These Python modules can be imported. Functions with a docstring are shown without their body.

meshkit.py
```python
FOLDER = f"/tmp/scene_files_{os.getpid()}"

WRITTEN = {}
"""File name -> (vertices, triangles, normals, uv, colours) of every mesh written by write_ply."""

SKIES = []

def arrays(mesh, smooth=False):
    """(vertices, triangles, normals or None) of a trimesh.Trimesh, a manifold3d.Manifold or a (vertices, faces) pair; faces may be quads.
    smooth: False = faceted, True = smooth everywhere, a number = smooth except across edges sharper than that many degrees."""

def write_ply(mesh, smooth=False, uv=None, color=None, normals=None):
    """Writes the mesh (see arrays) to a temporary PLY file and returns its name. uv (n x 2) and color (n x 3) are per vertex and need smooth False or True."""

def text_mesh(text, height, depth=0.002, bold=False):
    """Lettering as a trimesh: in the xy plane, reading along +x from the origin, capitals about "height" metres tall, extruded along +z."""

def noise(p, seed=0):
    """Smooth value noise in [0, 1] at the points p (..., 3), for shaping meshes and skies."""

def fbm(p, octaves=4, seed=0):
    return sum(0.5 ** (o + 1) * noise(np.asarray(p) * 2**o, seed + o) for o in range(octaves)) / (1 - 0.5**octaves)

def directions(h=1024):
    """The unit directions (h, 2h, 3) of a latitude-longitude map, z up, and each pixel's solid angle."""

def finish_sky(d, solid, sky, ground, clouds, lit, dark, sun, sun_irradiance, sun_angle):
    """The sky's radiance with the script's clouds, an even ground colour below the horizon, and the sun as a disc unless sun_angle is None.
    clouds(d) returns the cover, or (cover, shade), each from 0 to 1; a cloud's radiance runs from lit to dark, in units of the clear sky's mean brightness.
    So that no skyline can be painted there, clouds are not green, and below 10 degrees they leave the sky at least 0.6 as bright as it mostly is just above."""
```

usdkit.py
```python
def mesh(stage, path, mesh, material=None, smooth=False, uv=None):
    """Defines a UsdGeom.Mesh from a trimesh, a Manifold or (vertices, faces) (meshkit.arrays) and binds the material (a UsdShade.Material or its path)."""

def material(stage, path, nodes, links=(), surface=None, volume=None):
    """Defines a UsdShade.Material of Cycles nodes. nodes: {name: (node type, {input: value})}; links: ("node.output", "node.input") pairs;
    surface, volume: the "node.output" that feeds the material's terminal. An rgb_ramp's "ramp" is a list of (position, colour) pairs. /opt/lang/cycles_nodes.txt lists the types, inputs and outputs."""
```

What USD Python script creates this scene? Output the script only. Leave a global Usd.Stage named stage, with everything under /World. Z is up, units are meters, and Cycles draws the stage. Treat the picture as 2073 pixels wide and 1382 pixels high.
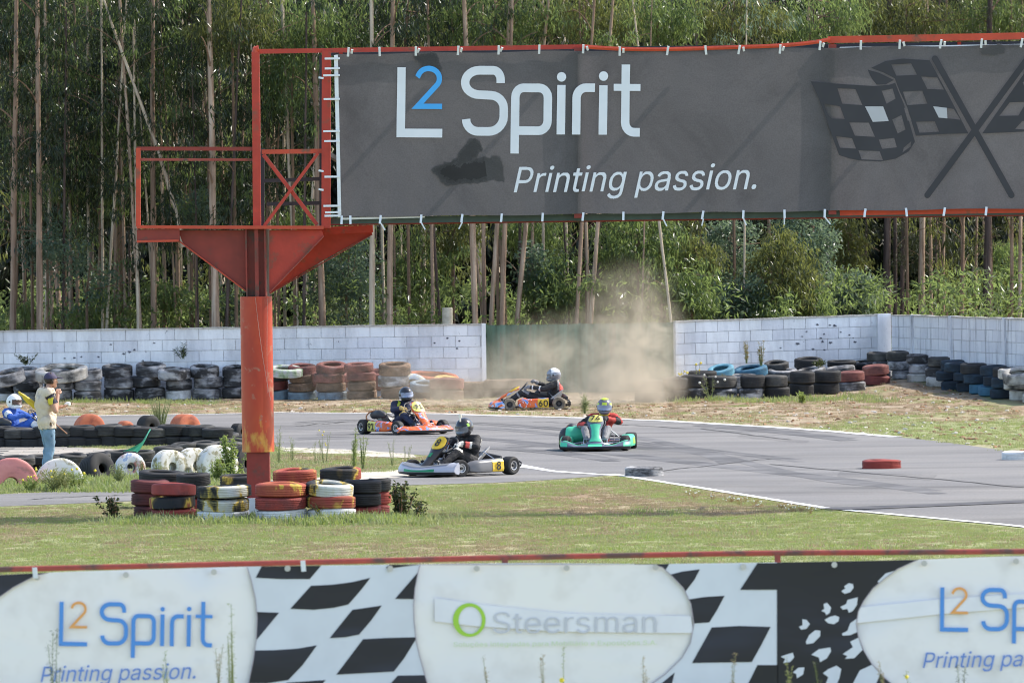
import math, random
import numpy as np, trimesh, shapely
from shapely.geometry import Polygon, LineString, Point, box as sbox
from shapely.ops import unary_union
from shapely import affinity
import manifold3d as m3
import usdkit, meshkit
from pxr import Usd, UsdGeom, UsdLux, UsdShade, Sdf, Gf, Vt

random.seed(7)
RNG = np.random.default_rng(11)
stage = Usd.Stage.CreateInMemory()
UsdGeom.SetStageUpAxis(stage, UsdGeom.Tokens.z)
UsdGeom.SetStageMetersPerUnit(stage, 1.0)
UsdGeom.Xform.Define(stage, '/World')
UsdGeom.Scope.Define(stage, '/World/Looks')

# ---------------------------------------------------------------- camera, sky, sun, exposure
F = 13000.0                      # focal length in pixels of the 2073 px wide photograph
CAM_H = 3.6
PITCH = math.atan((691 - 490) / F)
ROLL = 0.0140
_f = np.array([0, math.cos(PITCH), -math.sin(PITCH)])
_r0 = np.array([1.0, 0, 0]); _u0 = np.cross(_r0, _f)
_r = _r0 * math.cos(ROLL) - _u0 * math.sin(ROLL)
_u = _u0 * math.cos(ROLL) + _r0 * math.sin(ROLL)
EYE = np.array([0, 0, CAM_H])
cam = UsdGeom.Camera.Define(stage, '/World/camera')
cam.CreateHorizontalApertureAttr(22.3); cam.CreateVerticalApertureAttr(22.3 * 682 / 1024)
cam.CreateFocalLengthAttr(F / 2073 * 22.3)
cam.CreateFStopAttr(5.0); cam.CreateFocusDistanceAttr(100.0)
cam.CreateClippingRangeAttr((0.5, 5000.0))
cam.CreateExposureAttr(0.78)
cam.AddTransformOp().Set(Gf.Matrix4d(*_r, 0, *_u, 0, *(-_f), 0, *EYE, 1))

SUN = np.array([0.92, 0.38, 1.0]); SUN /= np.linalg.norm(SUN)
sun = UsdLux.DistantLight.Define(stage, '/World/sun_light')
sun.CreateIntensityAttr(0.92); sun.CreateAngleAttr(0.53); sun.CreateNormalizeAttr(True)
sun.CreateColorAttr(Gf.Vec3f(1.0, 0.95, 0.87))
_z = SUN; _x = np.cross([0, 0, 1.0], _z); _x /= np.linalg.norm(_x); _y = np.cross(_z, _x)
sun.AddTransformOp().Set(Gf.Matrix4d(*_x, 0, *_y, 0, *_z, 0, 0, 0, 60, 1))
dome = UsdLux.DomeLight.Define(stage, '/World/sky')
dome.CreateIntensityAttr(1.0)
_sky = usdkit.material(stage, '/World/Looks/sky', {
    's': ('sky_texture', {'sky_type': 'single_scattering', 'sun_disc': False, 'sun_elevation': math.asin(SUN[2]), 'sun_rotation': math.atan2(SUN[0], SUN[1]), 'air_density': 1.0, 'aerosol_density': 1.8}),
    'b': ('background_shader', {'strength': 0.15})}, [('s.color', 'b.color')], surface='b.background')
UsdShade.MaterialBindingAPI.Apply(dome.GetPrim()).Bind(_sky)
dome.GetPrim().SetCustomDataByKey('kind', 'structure')
dome.GetPrim().SetCustomDataByKey('label', 'clear daytime sky over the kart track')

# ---------------------------------------------------------------- from the photograph to the place
def ray(X, Y):
    d = _f * F + _r * (X - 1036.5) + _u * (691 - Y)
    return d
def ground(X, Y, z=0.0):
    d = ray(X, Y); t = (z - CAM_H) / d[2]
    return EYE + d * t
def at(X, Y, D):
    d = ray(X, Y)
    return EYE + d * (D / d[1])
def pix(D):                      # metres covered by one photograph pixel at distance D
    return D / F

# ---------------------------------------------------------------- scene helpers
_used = {}
def numbered(parent, name):
    k = (parent, name); n = _used.get(k, 0); _used[k] = n + 1
    return f'{parent}/{name}' if n == 0 else f'{parent}/{name}_{n:03d}'
def tag(prim, label=None, category=None, group=None, kind=None):
    p = prim.GetPrim() if hasattr(prim, 'GetPrim') else prim
    for k, v in (('label', label), ('category', category), ('group', group), ('kind', kind)):
        if v: p.SetCustomDataByKey(k, v)
    return prim
def pathof(parent):
    return '/World' if parent is None else str(parent.GetPath())
def obj(name, mesh, mat, parent=None, smooth=False, **tags):
    m = usdkit.mesh(stage, numbered(pathof(parent), name), mesh, mat, smooth)
    if tags: tag(m, **tags)
    return m
def thing(name, label, category, loc=(0, 0, 0), rotz=0.0, group=None, scale=None, mat4=None):
    x = UsdGeom.Xform.Define(stage, numbered('/World', name))
    if mat4 is not None:
        x.AddTransformOp().Set(Gf.Matrix4d(*np.asarray(mat4, float).T.ravel().tolist()))
    else:
        x.AddTranslateOp().Set(Gf.Vec3d(*map(float, loc)))
        if rotz: x.AddRotateZOp().Set(math.degrees(rotz))
        if scale is not None: x.AddScaleOp().Set(Gf.Vec3f(*([scale] * 3 if np.ndim(scale) == 0 else scale)))
    return tag(x, label, category, group)
ORD = ['', 'first', 'second', 'third', 'fourth', 'fifth', 'sixth', 'seventh', 'eighth', 'ninth', 'tenth', 'eleventh', 'twelfth', 'thirteenth', 'fourteenth', 'fifteenth', 'sixteenth', 'seventeenth', 'eighteenth', 'nineteenth', 'twentieth']
def nth(n):
    if n <= 20: return ORD[n]
    t, u = divmod(n, 10)
    T = {2: 'twenty', 3: 'thirty', 4: 'forty', 5: 'fifty', 6: 'sixty'}[t]
    return T + '-' + ORD[u] if u else {2: 'twentieth', 3: 'thirtieth', 4: 'fortieth', 5: 'fiftieth', 6: 'sixtieth'}[t]

# ---------------------------------------------------------------- mesh helpers
cat = trimesh.util.concatenate
def box(size, c=(0, 0, 0), R=None):
    m = trimesh.creation.box(size)
    if R is not None: m.apply_transform(R)
    m.apply_translation(c); return m
def rotm(a, ax, p=None): return trimesh.transformations.rotation_matrix(a, ax, p)
def bar(a, b, w, h=None, up=(0, 0, 1)):
    """a rectangular bar from a to b, w wide and h high"""
    a, b = np.asarray(a, float), np.asarray(b, float); h = h or w
    d = b - a; L = np.linalg.norm(d); d /= L
    up = np.asarray(up, float)
    if abs(d @ up) > .97: up = np.array([1., 0, 0]) if abs(d[0]) < .9 else np.array([0, 1., 0])
    s = np.cross(d, up); s /= np.linalg.norm(s); u = np.cross(s, d)
    m = trimesh.creation.box([L, w, h]); T = np.eye(4); T[:3, 0], T[:3, 1], T[:3, 2], T[:3, 3] = d, s, u, (a + b) / 2
    m.apply_transform(T); 
    if np.linalg.det(T[:3, :3]) < 0: m.invert()
    return m
def tube(pts, rad, sides=8, cap=True):
    p = np.asarray(pts, float); n = len(p); rad = np.broadcast_to(np.asarray(rad, float), (n,))
    t = np.gradient(p, axis=0); t /= np.linalg.norm(t, axis=1, keepdims=True) + 1e-12
    ref = np.array([0, 0, 1.]) if abs(t[:, 2]).mean() < .8 else np.array([1., 0, 0])
    a = np.cross(t, ref); a /= np.linalg.norm(a, axis=1, keepdims=True) + 1e-12
    b = np.cross(t, a); g = np.arange(sides) * 2 * np.pi / sides
    v = p[:, None] + rad[:, None, None] * (np.cos(g)[None, :, None] * a[:, None] + np.sin(g)[None, :, None] * b[:, None])
    return skin(v, cap)
def skin(v, cap=True, closed=True):
    """lofts rings v (k, n, 3)"""
    k, n = v.shape[:2]
    i, j = np.meshgrid(np.arange(k - 1), np.arange(n if closed else n - 1), indexing='ij')
    j2 = (j + 1) % n
    A, B, C, D = i * n + j, i * n + j2, (i + 1) * n + j2, (i + 1) * n + j
    f = [np.stack([A, B, C], -1).reshape(-1, 3), np.stack([A, C, D], -1).reshape(-1, 3)]
    V = v.reshape(-1, 3)
    if cap and closed:
        c0, c1 = len(V), len(V) + 1
        V = np.vstack([V, v[0].mean(0), v[-1].mean(0)])
        q = np.arange(n); q2 = (q + 1) % n
        f += [np.stack([np.full(n, c0), q2, q], -1), np.stack([np.full(n, c1), (k - 1) * n + q, (k - 1) * n + q2], -1)]
    m = trimesh.Trimesh(V, np.vstack(f), process=False)
    if cap and closed and m.volume < 0: m.invert()
    return m
def resample(pts, n):
    p = np.asarray(pts, float); L = np.r_[0, np.cumsum(np.linalg.norm(np.diff(p, axis=0), axis=1))]
    s = np.linspace(0, L[-1], n)
    return np.stack([np.interp(s, L, p[:, k]) for k in range(p.shape[1])], 1)
def smoothpath(pts, n=12):
    from scipy.interpolate import CubicSpline
    p = np.asarray(pts, float); L = np.r_[0, np.cumsum(np.linalg.norm(np.diff(p, axis=0), axis=1))]
    return CubicSpline(L, p)(np.linspace(0, L[-1], n))
def revolve(profile, n=32):
    """closed profile [(r, z)] about z"""
    p = np.asarray(profile, float); g = np.arange(n) * 2 * np.pi / n
    v = np.stack([p[None, :, 0] * np.cos(g)[:, None], p[None, :, 0] * np.sin(g)[:, None], np.broadcast_to(p[None, :, 1], (n, len(p)))], -1)
    v = np.concatenate([v, v[:1]], 0)
    m = skin(v, cap=False)
    m.merge_vertices()
    if m.volume < 0: m.invert()
    return m
def tri2d(poly):
    """(vertices, faces) of a shapely polygon or multipolygon"""
    V, Fc, n = [], [], 0
    for g in getattr(poly, 'geoms', [poly]):
        if g.is_empty or g.geom_type != 'Polygon' or g.area <= 0: continue
        v, f = trimesh.creation.triangulate_polygon(shapely.geometry.polygon.orient(g), engine='earcut')
        V.append(v); Fc.append(f + n); n += len(v)
    return np.vstack(V), np.vstack(Fc)
def sheet(poly, to3d):
    """a flat print: a polygon in photograph pixels laid on a surface by to3d(x, y)"""
    v, f = tri2d(poly)
    return trimesh.Trimesh(np.array([to3d(x, y) for x, y in v]), f, process=False)
def prism(poly, h, z=0):
    m = cat([trimesh.creation.extrude_polygon(g, h, engine='earcut') for g in getattr(poly, 'geoms', [poly])]); m.apply_translation((0, 0, z)); return m
def capsules(bones, edge=0.03, it=6):
    """bones: (p0, r0, p1, r1): one smooth continuous skin"""
    def hull(b):
        p0, r0, p1, r1 = b
        return m3.Manifold.batch_hull([m3.Manifold.sphere(r0, 14).translate(tuple(map(float, p0))), m3.Manifold.sphere(r1, 14).translate(tuple(map(float, p1)))])
    M = m3.Manifold.batch_boolean([hull(b) for b in bones], m3.OpType.Add)
    M = M.refine_to_length(edge); q = M.to_mesh()
    t = trimesh.Trimesh(q.vert_properties[:, :3], q.tri_verts, process=True)
    if it: trimesh.smoothing.filter_taubin(t, iterations=it)
    return t

# ---------------------------------------------------------------- materials
def LK(n): return f'/World/Looks/{n}'
def mat(name, col, rough=.6, var=.18, scale=6.0, bump=0.0, bscale=None, metallic=0.0, spec=.5, coat=0.0, detail=4, dirt=None, dirt_at=(.55, .75), dscale=3.0, island=False):
    """painted or plain surface: colour that wavers with noise, optional second colour in worn patches"""
    c = np.array(col, float)
    N = {'g': ('geometry', {}), 'n': ('noise_texture', {'scale': scale, 'detail': detail, 'roughness': .6}),
         'r': ('rgb_ramp', {'ramp': [(.3, tuple(c * (1 - var))), (.7, tuple(np.minimum(c * (1 + var), 1)))]}),
         'p': ('principled_bsdf', {'roughness': rough, 'metallic': metallic, 'specular_ior_level': spec, 'coat_weight': coat})}
    L = [('g.position', 'n.vector'), ('n.fac', 'r.fac')]
    out = 'r.color'
    if dirt is not None:
        N['dn'] = ('noise_texture', {'scale': dscale, 'detail': 6, 'roughness': .65})
        N['dr'] = ('rgb_ramp', {'ramp': [(dirt_at[0], (0, 0, 0)), (dirt_at[1], (1, 1, 1))]})
        N['dm'] = ('mix_color', {'b': tuple(dirt)})
        L += [('g.position', 'dn.vector'), ('dn.fac', 'dr.fac'), ('dr.color', 'dm.fac'), (out, 'dm.a')]
        out = 'dm.result'
    L.append((out, 'p.base_color'))
    if bump:
        N['bn'] = ('noise_texture', {'scale': bscale or scale * 4, 'detail': 5}); N['b'] = ('bump', {'strength': 1.0, 'distance': bump})
        L += [('g.position', 'bn.vector'), ('bn.fac', 'b.height'), ('b.normal', 'p.normal')]
    return usdkit.material(stage, LK(name), N, L, surface='p.BSDF')
def ramp_mat(name, stops, scale=4.0, rough=.75, bump=.004, bscale=60, detail=3, stretch=(1, 1, 1), spec=.4, interpolate=True, distort=0.0):
    N = {'g': ('geometry', {}), 'm': ('mapping', {'scale': stretch}), 'n': ('noise_texture', {'scale': scale, 'detail': detail, 'roughness': .6, 'distortion': distort}),
         'r': ('rgb_ramp', {'ramp': stops, 'interpolate': interpolate}), 'p': ('principled_bsdf', {'roughness': rough, 'specular_ior_level': spec})}
    L = [('g.position', 'm.vector'), ('m.vector', 'n.vector'), ('n.fac', 'r.fac'), ('r.color', 'p.base_color')]
    if bump:
        N['bn'] = ('noise_texture', {'scale': bscale, 'detail': 4}); N['b'] = ('bump', {'strength': 1.0, 'distance': bump})
        L += [('g.position', 'bn.vector'), ('bn.fac', 'b.height'), ('b.normal', 'p.normal')]
    return usdkit.material(stage, LK(name), N, L, surface='p.BSDF')
def leaf_mat(name, stops, rough=.42, trans=.35, tcol=(.16, .22, .03), spec=.5):
    N = {'g': ('geometry', {}), 'r': ('rgb_ramp', {'ramp': stops}), 'p': ('principled_bsdf', {'roughness': rough, 'specular_ior_level': spec}),
         't': ('translucent_bsdf', {'color': tcol}), 'x': ('mix_closure', {'fac': trans})}
    return usdkit.material(stage, LK(name), N, [('g.random_per_island', 'r.fac'), ('r.color', 'p.base_color'), ('p.BSDF', 'x.closure1'), ('t.BSDF', 'x.closure2')], surface='x.closure')
# ================================================================ the ground, the track, the walls
def gpoly(px, z=0.0):
    return Polygon([tuple(ground(X, Y)[:2]) for X, Y in px]).buffer(0)
FAR_EDGE = [(-400, 856), (-150, 849), (132, 842), (486, 836.5), (560, 834.5), (900, 837), (970, 840), (1183, 845.5), (1340, 851), (1580, 865), (1690, 873), (1815, 884), (1900, 893), (2000, 907), (2073, 917), (2350, 950)]
NEAR_EDGE = [(2500, 1118), (2040, 1064), (1673, 1030), (1248, 961), (1100, 972), (1000, 977), (789, 983), (560, 996), (270, 1014), (0, 1025), (-400, 1046)]
ISLAND = [(-400, 868), (0, 864), (300, 868), (430, 874), (500, 884), (565, 905), (700, 911), (840, 920), (960, 929), (1062, 941), (960, 948), (802, 953), (620, 969), (270, 989), (0, 1000), (-400, 1020)]
P_ISLAND = gpoly(ISLAND)
P_TRACK = gpoly(FAR_EDGE + NEAR_EDGE).difference(P_ISLAND)
P_PAVE = gpoly([(-420, 903), (0, 904), (180, 908), (300, 913), (330, 925), (300, 950), (100, 958), (-420, 966)])
P_NOBUMP = unary_union([P_TRACK, P_PAVE])
EDGE_BAND = P_TRACK.buffer(.6)

def lines_x(a, b, s): return np.arange(a, b, s)
gx = np.r_[-900, -400, -150, -60, -30, lines_x(-16, 18, .25), 30, 60, 150, 400, 900]
gy = np.r_[-300, -60, -10, 20, 40, lines_x(46, 166, .25), 180, 210, 260, 400, 900]
GX, GY = np.meshgrid(gx, gy, indexing='ij')
flat = np.stack([GX.ravel(), GY.ravel()], 1)
pts = shapely.points(flat)
dist = shapely.distance(pts, P_NOBUMP)
p3 = np.c_[flat, np.zeros(len(flat))]
amp = np.clip((dist - .15) / 2.0, 0, 1)
inner = (np.abs(flat[:, 0]) < 20) & (flat[:, 1] > 44) & (flat[:, 1] < 168)
h = (meshkit.fbm(p3 * [.9, .35, 1], 4, 3) - .5) * .11 + (meshkit.fbm(p3 * [3.1, 2.2, 1], 2, 9) - .5) * .05
GZ = np.where(inner, h * amp, 0) + .006 * np.clip(dist / .25, 0, 1) * np.clip(2.5 - dist, 0, 1) * inner - .003 * (dist <= 0)
# the verge rises a little towards the tyre wall on the right
bank = np.clip((flat[:, 1] - 141) / 9, 0, 1) * np.clip((flat[:, 0] - 6) / 3, 0, 1) * .26
GZ = GZ + bank * inner
def ground_z(x, y):
    i = np.clip(np.searchsorted(gx, x) - 1, 0, len(gx) - 2); j = np.clip(np.searchsorted(gy, y) - 1, 0, len(gy) - 2)
    Z = GZ.reshape(GX.shape); a = (x - gx[i]) / (gx[i + 1] - gx[i]); b = (y - gy[j]) / (gy[j + 1] - gy[j])
    return Z[i, j] * (1 - a) * (1 - b) + Z[i + 1, j] * a * (1 - b) + Z[i, j + 1] * (1 - a) * b + Z[i + 1, j + 1] * a * b
nx, ny = GX.shape
I, J = np.meshgrid(np.arange(nx - 1), np.arange(ny - 1), indexing='ij'); k = (I * ny + J).ravel()
gf = np.vstack([np.stack([k, k + ny, k + ny + 1], 1), np.stack([k, k + ny + 1, k + 1], 1)])
gv = np.c_[flat, GZ]
# how dry and how sandy the turf is
dn = meshkit.fbm(p3 * [.55, .16, 1], 4, 21)
dn2 = meshkit.fbm(p3 * [1.8, .5, 1], 3, 33)
far = np.clip((flat[:, 1] - 120) / 12, 0, 1)
def blob(px, soft):
    return np.clip(1 - shapely.distance(pts, gpoly(px)) / soft, 0, 1)
dry = np.clip((dn - .47) * 3.2, 0, 1) * .55 + far * np.clip((dn2 - .20) * 3.2, 0, 1) * .95
dry = np.maximum(dry, blob([(1150, 985), (1400, 990), (1580, 1020), (1500, 1040), (1050, 1040), (1000, 1010)], 1.2) * np.clip((dn2 - .3) * 2.6, .25, .9))
dry = np.maximum(dry, blob([(0, 1035), (250, 1028), (260, 1048), (0, 1050)], 1.0) * .45)
dry = np.maximum(dry, blob([(560, 925), (1000, 932), (800, 948), (600, 960)], 1.5) * np.clip((dn2 - .2) * 1.6, .2, .75))
dry = dry * (1 - .85 * blob([(1600, 870), (1850, 890), (2073, 905), (2073, 885), (1800, 868)], .8))
dry = dry * (1 - .7 * blob([(620, 1000), (1000, 985), (1000, 1000), (800, 1030)], .8))
sand = blob([(960, 832), (1190, 836), (1190, 843), (960, 838)], 1.2) * .9
sand = np.maximum(sand, blob([(1425, 848), (1600, 846), (1570, 860), (1480, 857)], .8) * .9)
sand = np.maximum(sand, blob([(1330, 822), (1700, 826), (1700, 828), (1330, 826)], .6) * .5)
sand = np.maximum(sand, np.clip(1 - np.abs(dist - .25) / .35, 0, 1) * np.clip((dn2 - .42) * 4, 0, .8) * (flat[:, 1] > 90))
sand = np.maximum(sand, far * np.clip((dn2 - .56) * 5, 0, .7))
wood = np.clip((flat[:, 1] - 152) / 2, 0, 1)

M_turf = usdkit.material(stage, LK('turf'), {
    'g': ('geometry', {}), 'm': ('mapping', {'scale': (1, .35, 1)}),
    'n1': ('noise_texture', {'scale': 2.2, 'detail': 6, 'roughness': .65}), 'n2': ('noise_texture', {'scale': 22, 'detail': 3}),
    'green': ('rgb_ramp', {'ramp': [(.28, (.215, .235, .105)), (.52, (.285, .30, .145)), (.76, (.37, .365, .205))]}),
    'drier': ('rgb_ramp', {'ramp': [(.28, (.13, .085, .055)), (.45, (.26, .185, .12)), (.62, (.39, .31, .20)), (.8, (.50, .43, .31))]}),
    'sandy': ('rgb_ramp', {'ramp': [(.3, (.30, .23, .16)), (.7, (.50, .42, .32))]}),
    'ad': ('attribute', {'attribute': 'dry'}), 'as': ('attribute', {'attribute': 'sand'}),
    'mix': ('mix_color', {}), 'mix2': ('mix_color', {}), 'add': ('math', {'math_type': 'multiply_add', 'value2': 1.5, 'value3': -.25, 'use_clamp': True}),
    'v': ('math', {'math_type': 'multiply_add', 'value2': .7, 'value3': .65}), 'hs': ('mix_color', {'blend_type': 'multiply', 'fac': 1.0}),
    'b': ('bump', {'distance': .03}), 'p': ('principled_bsdf', {'roughness': .9, 'specular_ior_level': .2})},
    [('g.position', 'm.vector'), ('m.vector', 'n1.vector'), ('g.position', 'n2.vector'), ('n1.fac', 'green.fac'), ('n1.fac', 'drier.fac'), ('n1.fac', 'sandy.fac'),
     ('ad.fac', 'add.value1'), ('add.value', 'mix.fac'), ('green.color', 'mix.a'), ('drier.color', 'mix.b'),
     ('as.fac', 'mix2.fac'), ('mix.result', 'mix2.a'), ('sandy.color', 'mix2.b'), ('n2.fac', 'v.value1'), ('v.value', 'hs.b'), ('mix2.result', 'hs.a'),
     ('hs.result', 'p.base_color'), ('n2.fac', 'b.height'), ('b.normal', 'p.normal')], surface='p.BSDF')
gm = obj('ground', (gv, gf), M_turf, smooth=True, label='grass and bare earth around the kart track', kind='structure')
def primvar(m, name, val):
    UsdGeom.PrimvarsAPI(m).CreatePrimvar(name, Sdf.ValueTypeNames.FloatArray, 'vertex').Set(Vt.FloatArray.FromNumpy(np.asarray(val, np.float32)))
primvar(gm, 'dry', np.clip(dry + wood * .8, 0, 1)); primvar(gm, 'sand', np.clip(sand * (1 - wood), 0, 1))

# asphalt: pale worn grey with darker racing lines drawn out along the way the karts go
def asphalt(name, base):
    c = np.array(base)
    return usdkit.material(stage, LK(name), {
        'g': ('geometry', {}), 'm': ('mapping', {'scale': (.10, .55, 1), 'rotation': (0, 0, -.16)}), 'n1': ('noise_texture', {'scale': 1.0, 'detail': 5, 'roughness': .62, 'distortion': .6}),
        'n2': ('noise_texture', {'scale': 34, 'detail': 3, 'roughness': .7}), 'n3': ('noise_texture', {'scale': .35, 'detail': 3}),
        'r1': ('rgb_ramp', {'ramp': [(.30, tuple(c * .58)), (.42, tuple(c * .84)), (.56, tuple(c)), (.75, tuple(c * 1.10))]}),
        'r2': ('rgb_ramp', {'ramp': [(.30, (.72, .72, .72)), (.7, (1.22, 1.22, 1.22))]}), 'r3': ('rgb_ramp', {'ramp': [(.3, (.88, .88, .9)), (.7, (1.08, 1.06, 1.04))]}),
        'x': ('mix_color', {'blend_type': 'multiply', 'fac': 1.0}), 'y': ('mix_color', {'blend_type': 'multiply', 'fac': 1.0}),
        'b': ('bump', {'distance': .006}), 'p': ('principled_bsdf', {'roughness': .82, 'specular_ior_level': .35})},
        [('g.position', 'm.vector'), ('m.vector', 'n1.vector'), ('g.position', 'n2.vector'), ('g.position', 'n3.vector'), ('n1.fac', 'r1.fac'), ('n2.fac', 'r2.fac'), ('n3.fac', 'r3.fac'),
         ('r1.color', 'x.a'), ('r2.color', 'x.b'), ('x.result', 'y.a'), ('r3.color', 'y.b'), ('y.result', 'p.base_color'), ('n2.fac', 'b.height'), ('b.normal', 'p.normal')], surface='p.BSDF')
M_asphalt = asphalt('asphalt', (.218, .212, .206))
M_line = mat('track_paint', (.74, .74, .72), .7, .1, 9, dirt=(.26, .25, .245), dirt_at=(.50, .62), dscale=4)
M_sand = mat('pale_sand', (.50, .45, .38), .95, .14, 3, bump=.01, dirt=(.42, .36, .28), dscale=1.2)
M_joint = mat('tar_joint', (.075, .073, .078), .85, .2, 3)
def flatsheet(poly, z):
    v, f = tri2d(poly); return np.c_[v, np.full(len(v), z)], f
obj('race_track', flatsheet(P_TRACK, .004), M_asphalt, label='worn grey asphalt kart track bending round the infield', kind='structure')
def edgeline(px, w0, w1=None, z=.0095, clip=None):
    p = np.array([ground(X, Y)[:2] for X, Y in px]); w1 = w1 or w0
    L = LineString(p).buffer(w0, cap_style='flat', join_style='round')
    return flatsheet(L if clip is None else L.intersection(clip), z)
wav = RNG.normal(0, .7, 60)
pf = resample(FAR_EDGE[2:12], 40); pf[:, 1] += .8
obj('track_line', edgeline(pf, .15), M_line, label='white line along the far edge of the kart track', kind='structure')
pn = resample([(1236, 959.5), (1248, 961.5), (1400, 985), (1673, 1029), (2040, 1063), (2500, 1116)], 50)
obj('track_line', edgeline(pn, .075), M_line, label='white line between the near grass and the asphalt', kind='structure')
obj('track_line', flatsheet(gpoly([(1036, 934), (1066, 942), (1125, 953), (1250, 962), (1250, 963.4), (1120, 955.5), (1060, 947), (1020, 946)]), .008), M_line, label='white painted tip of the infield behind the silver kart', kind='structure')
def ragged(px, n, j, seed):
    r = np.random.default_rng(seed); p = resample(px + [px[0]], n)[:-1]; p[:, 1] += r.normal(0, j, len(p)); p[:, 0] += r.normal(0, j * 6, len(p)); return [tuple(q) for q in p]
obj('sand_strip', flatsheet(gpoly(ragged([(566, 906), (640, 908), (740, 912), (842, 921.5), (842, 927), (740, 925), (640, 918), (570, 913)], 90, .5, 3)), .009), M_sand, label='pale washed sand along the far side of the infield', kind='structure')
obj('sand_strip', flatsheet(gpoly(ragged([(600, 972), (640, 964), (720, 957), (810, 951), (960, 946), (1000, 948), (960, 958), (800, 968), (700, 972), (620, 975)], 110, .5, 5)), .009), M_sand, label='pale sand strip between infield grass and near asphalt', kind='structure')
jl = LineString([tuple(ground(X, Y)[:2]) for X, Y in [(1676, 1031.5), (1850, 1025), (2073, 1015.5), (2400, 1002)]]).buffer(.34, cap_style='flat')
obj('asphalt_joint', flatsheet(jl, .012), M_joint, label='dark tar joint crossing the asphalt on the right', kind='structure')
# skid marks: thin dark rubber bands that follow the bend
M_skid = ramp_mat('rubber_marks', [(.40, (.085, .083, .085)), (.64, (.175, .17, .17))], scale=.7, rough=.8, bump=.004, bscale=34)
SK = [[(560, 872), (760, 868), (1000, 870), (1150, 884), (1350, 905), (1620, 935)], [(600, 890), (800, 886), (1000, 892), (1200, 915), (1500, 950), (1900, 1000)], [(1040, 905), (1200, 903), (1360, 912), (1450, 925), (1480, 938)],
      [(1180, 880), (1320, 893), (1420, 915), (1560, 950), (1800, 985)], [(880, 905), (1000, 909), (1110, 917), (1240, 934)], [(1420, 862), (1560, 874), (1720, 892)], [(600, 858), (760, 853), (900, 856), (1080, 866), (1240, 880)]]
for q, s in enumerate(SK):
    c = smoothpath(s, 40); w = .09 + .05 * (q % 3)
    g2 = np.array([ground(X, Y)[:2] for X, Y in c])
    pol = unary_union([LineString(g2).buffer(w, cap_style='flat'), LineString(g2 + [0, 1.1]).buffer(w, cap_style='flat')]).intersection(P_TRACK)
    obj('skid_mark', flatsheet(pol, .0056 + .0004 * q), M_skid, label='dark rubber streaks left on the asphalt', kind='structure', group='rubber streaks on the track')
M_patch = asphalt('asphalt_patch', (.178, .173, .169))
for q, px in enumerate([[(1250, 905), (1400, 915), (1470, 926), (1440, 934), (1300, 922), (1235, 912)], [(1500, 880), (1640, 892), (1630, 897), (1490, 885)], [(640, 875), (730, 873), (735, 880), (640, 883)], [(1700, 955), (1900, 962), (1890, 972), (1690, 965)]]):
    obj('asphalt_patch', flatsheet(gpoly(ragged(px, 40, .35, 70 + q)).intersection(P_TRACK), .0048 + .0002 * q), M_patch, label='darker patch in the worn asphalt', kind='structure', group='darker patches in the asphalt')
M_crack = mat('asphalt_crack', (.05, .048, .048), .9, .1)
rc = np.random.default_rng(19)
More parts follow.
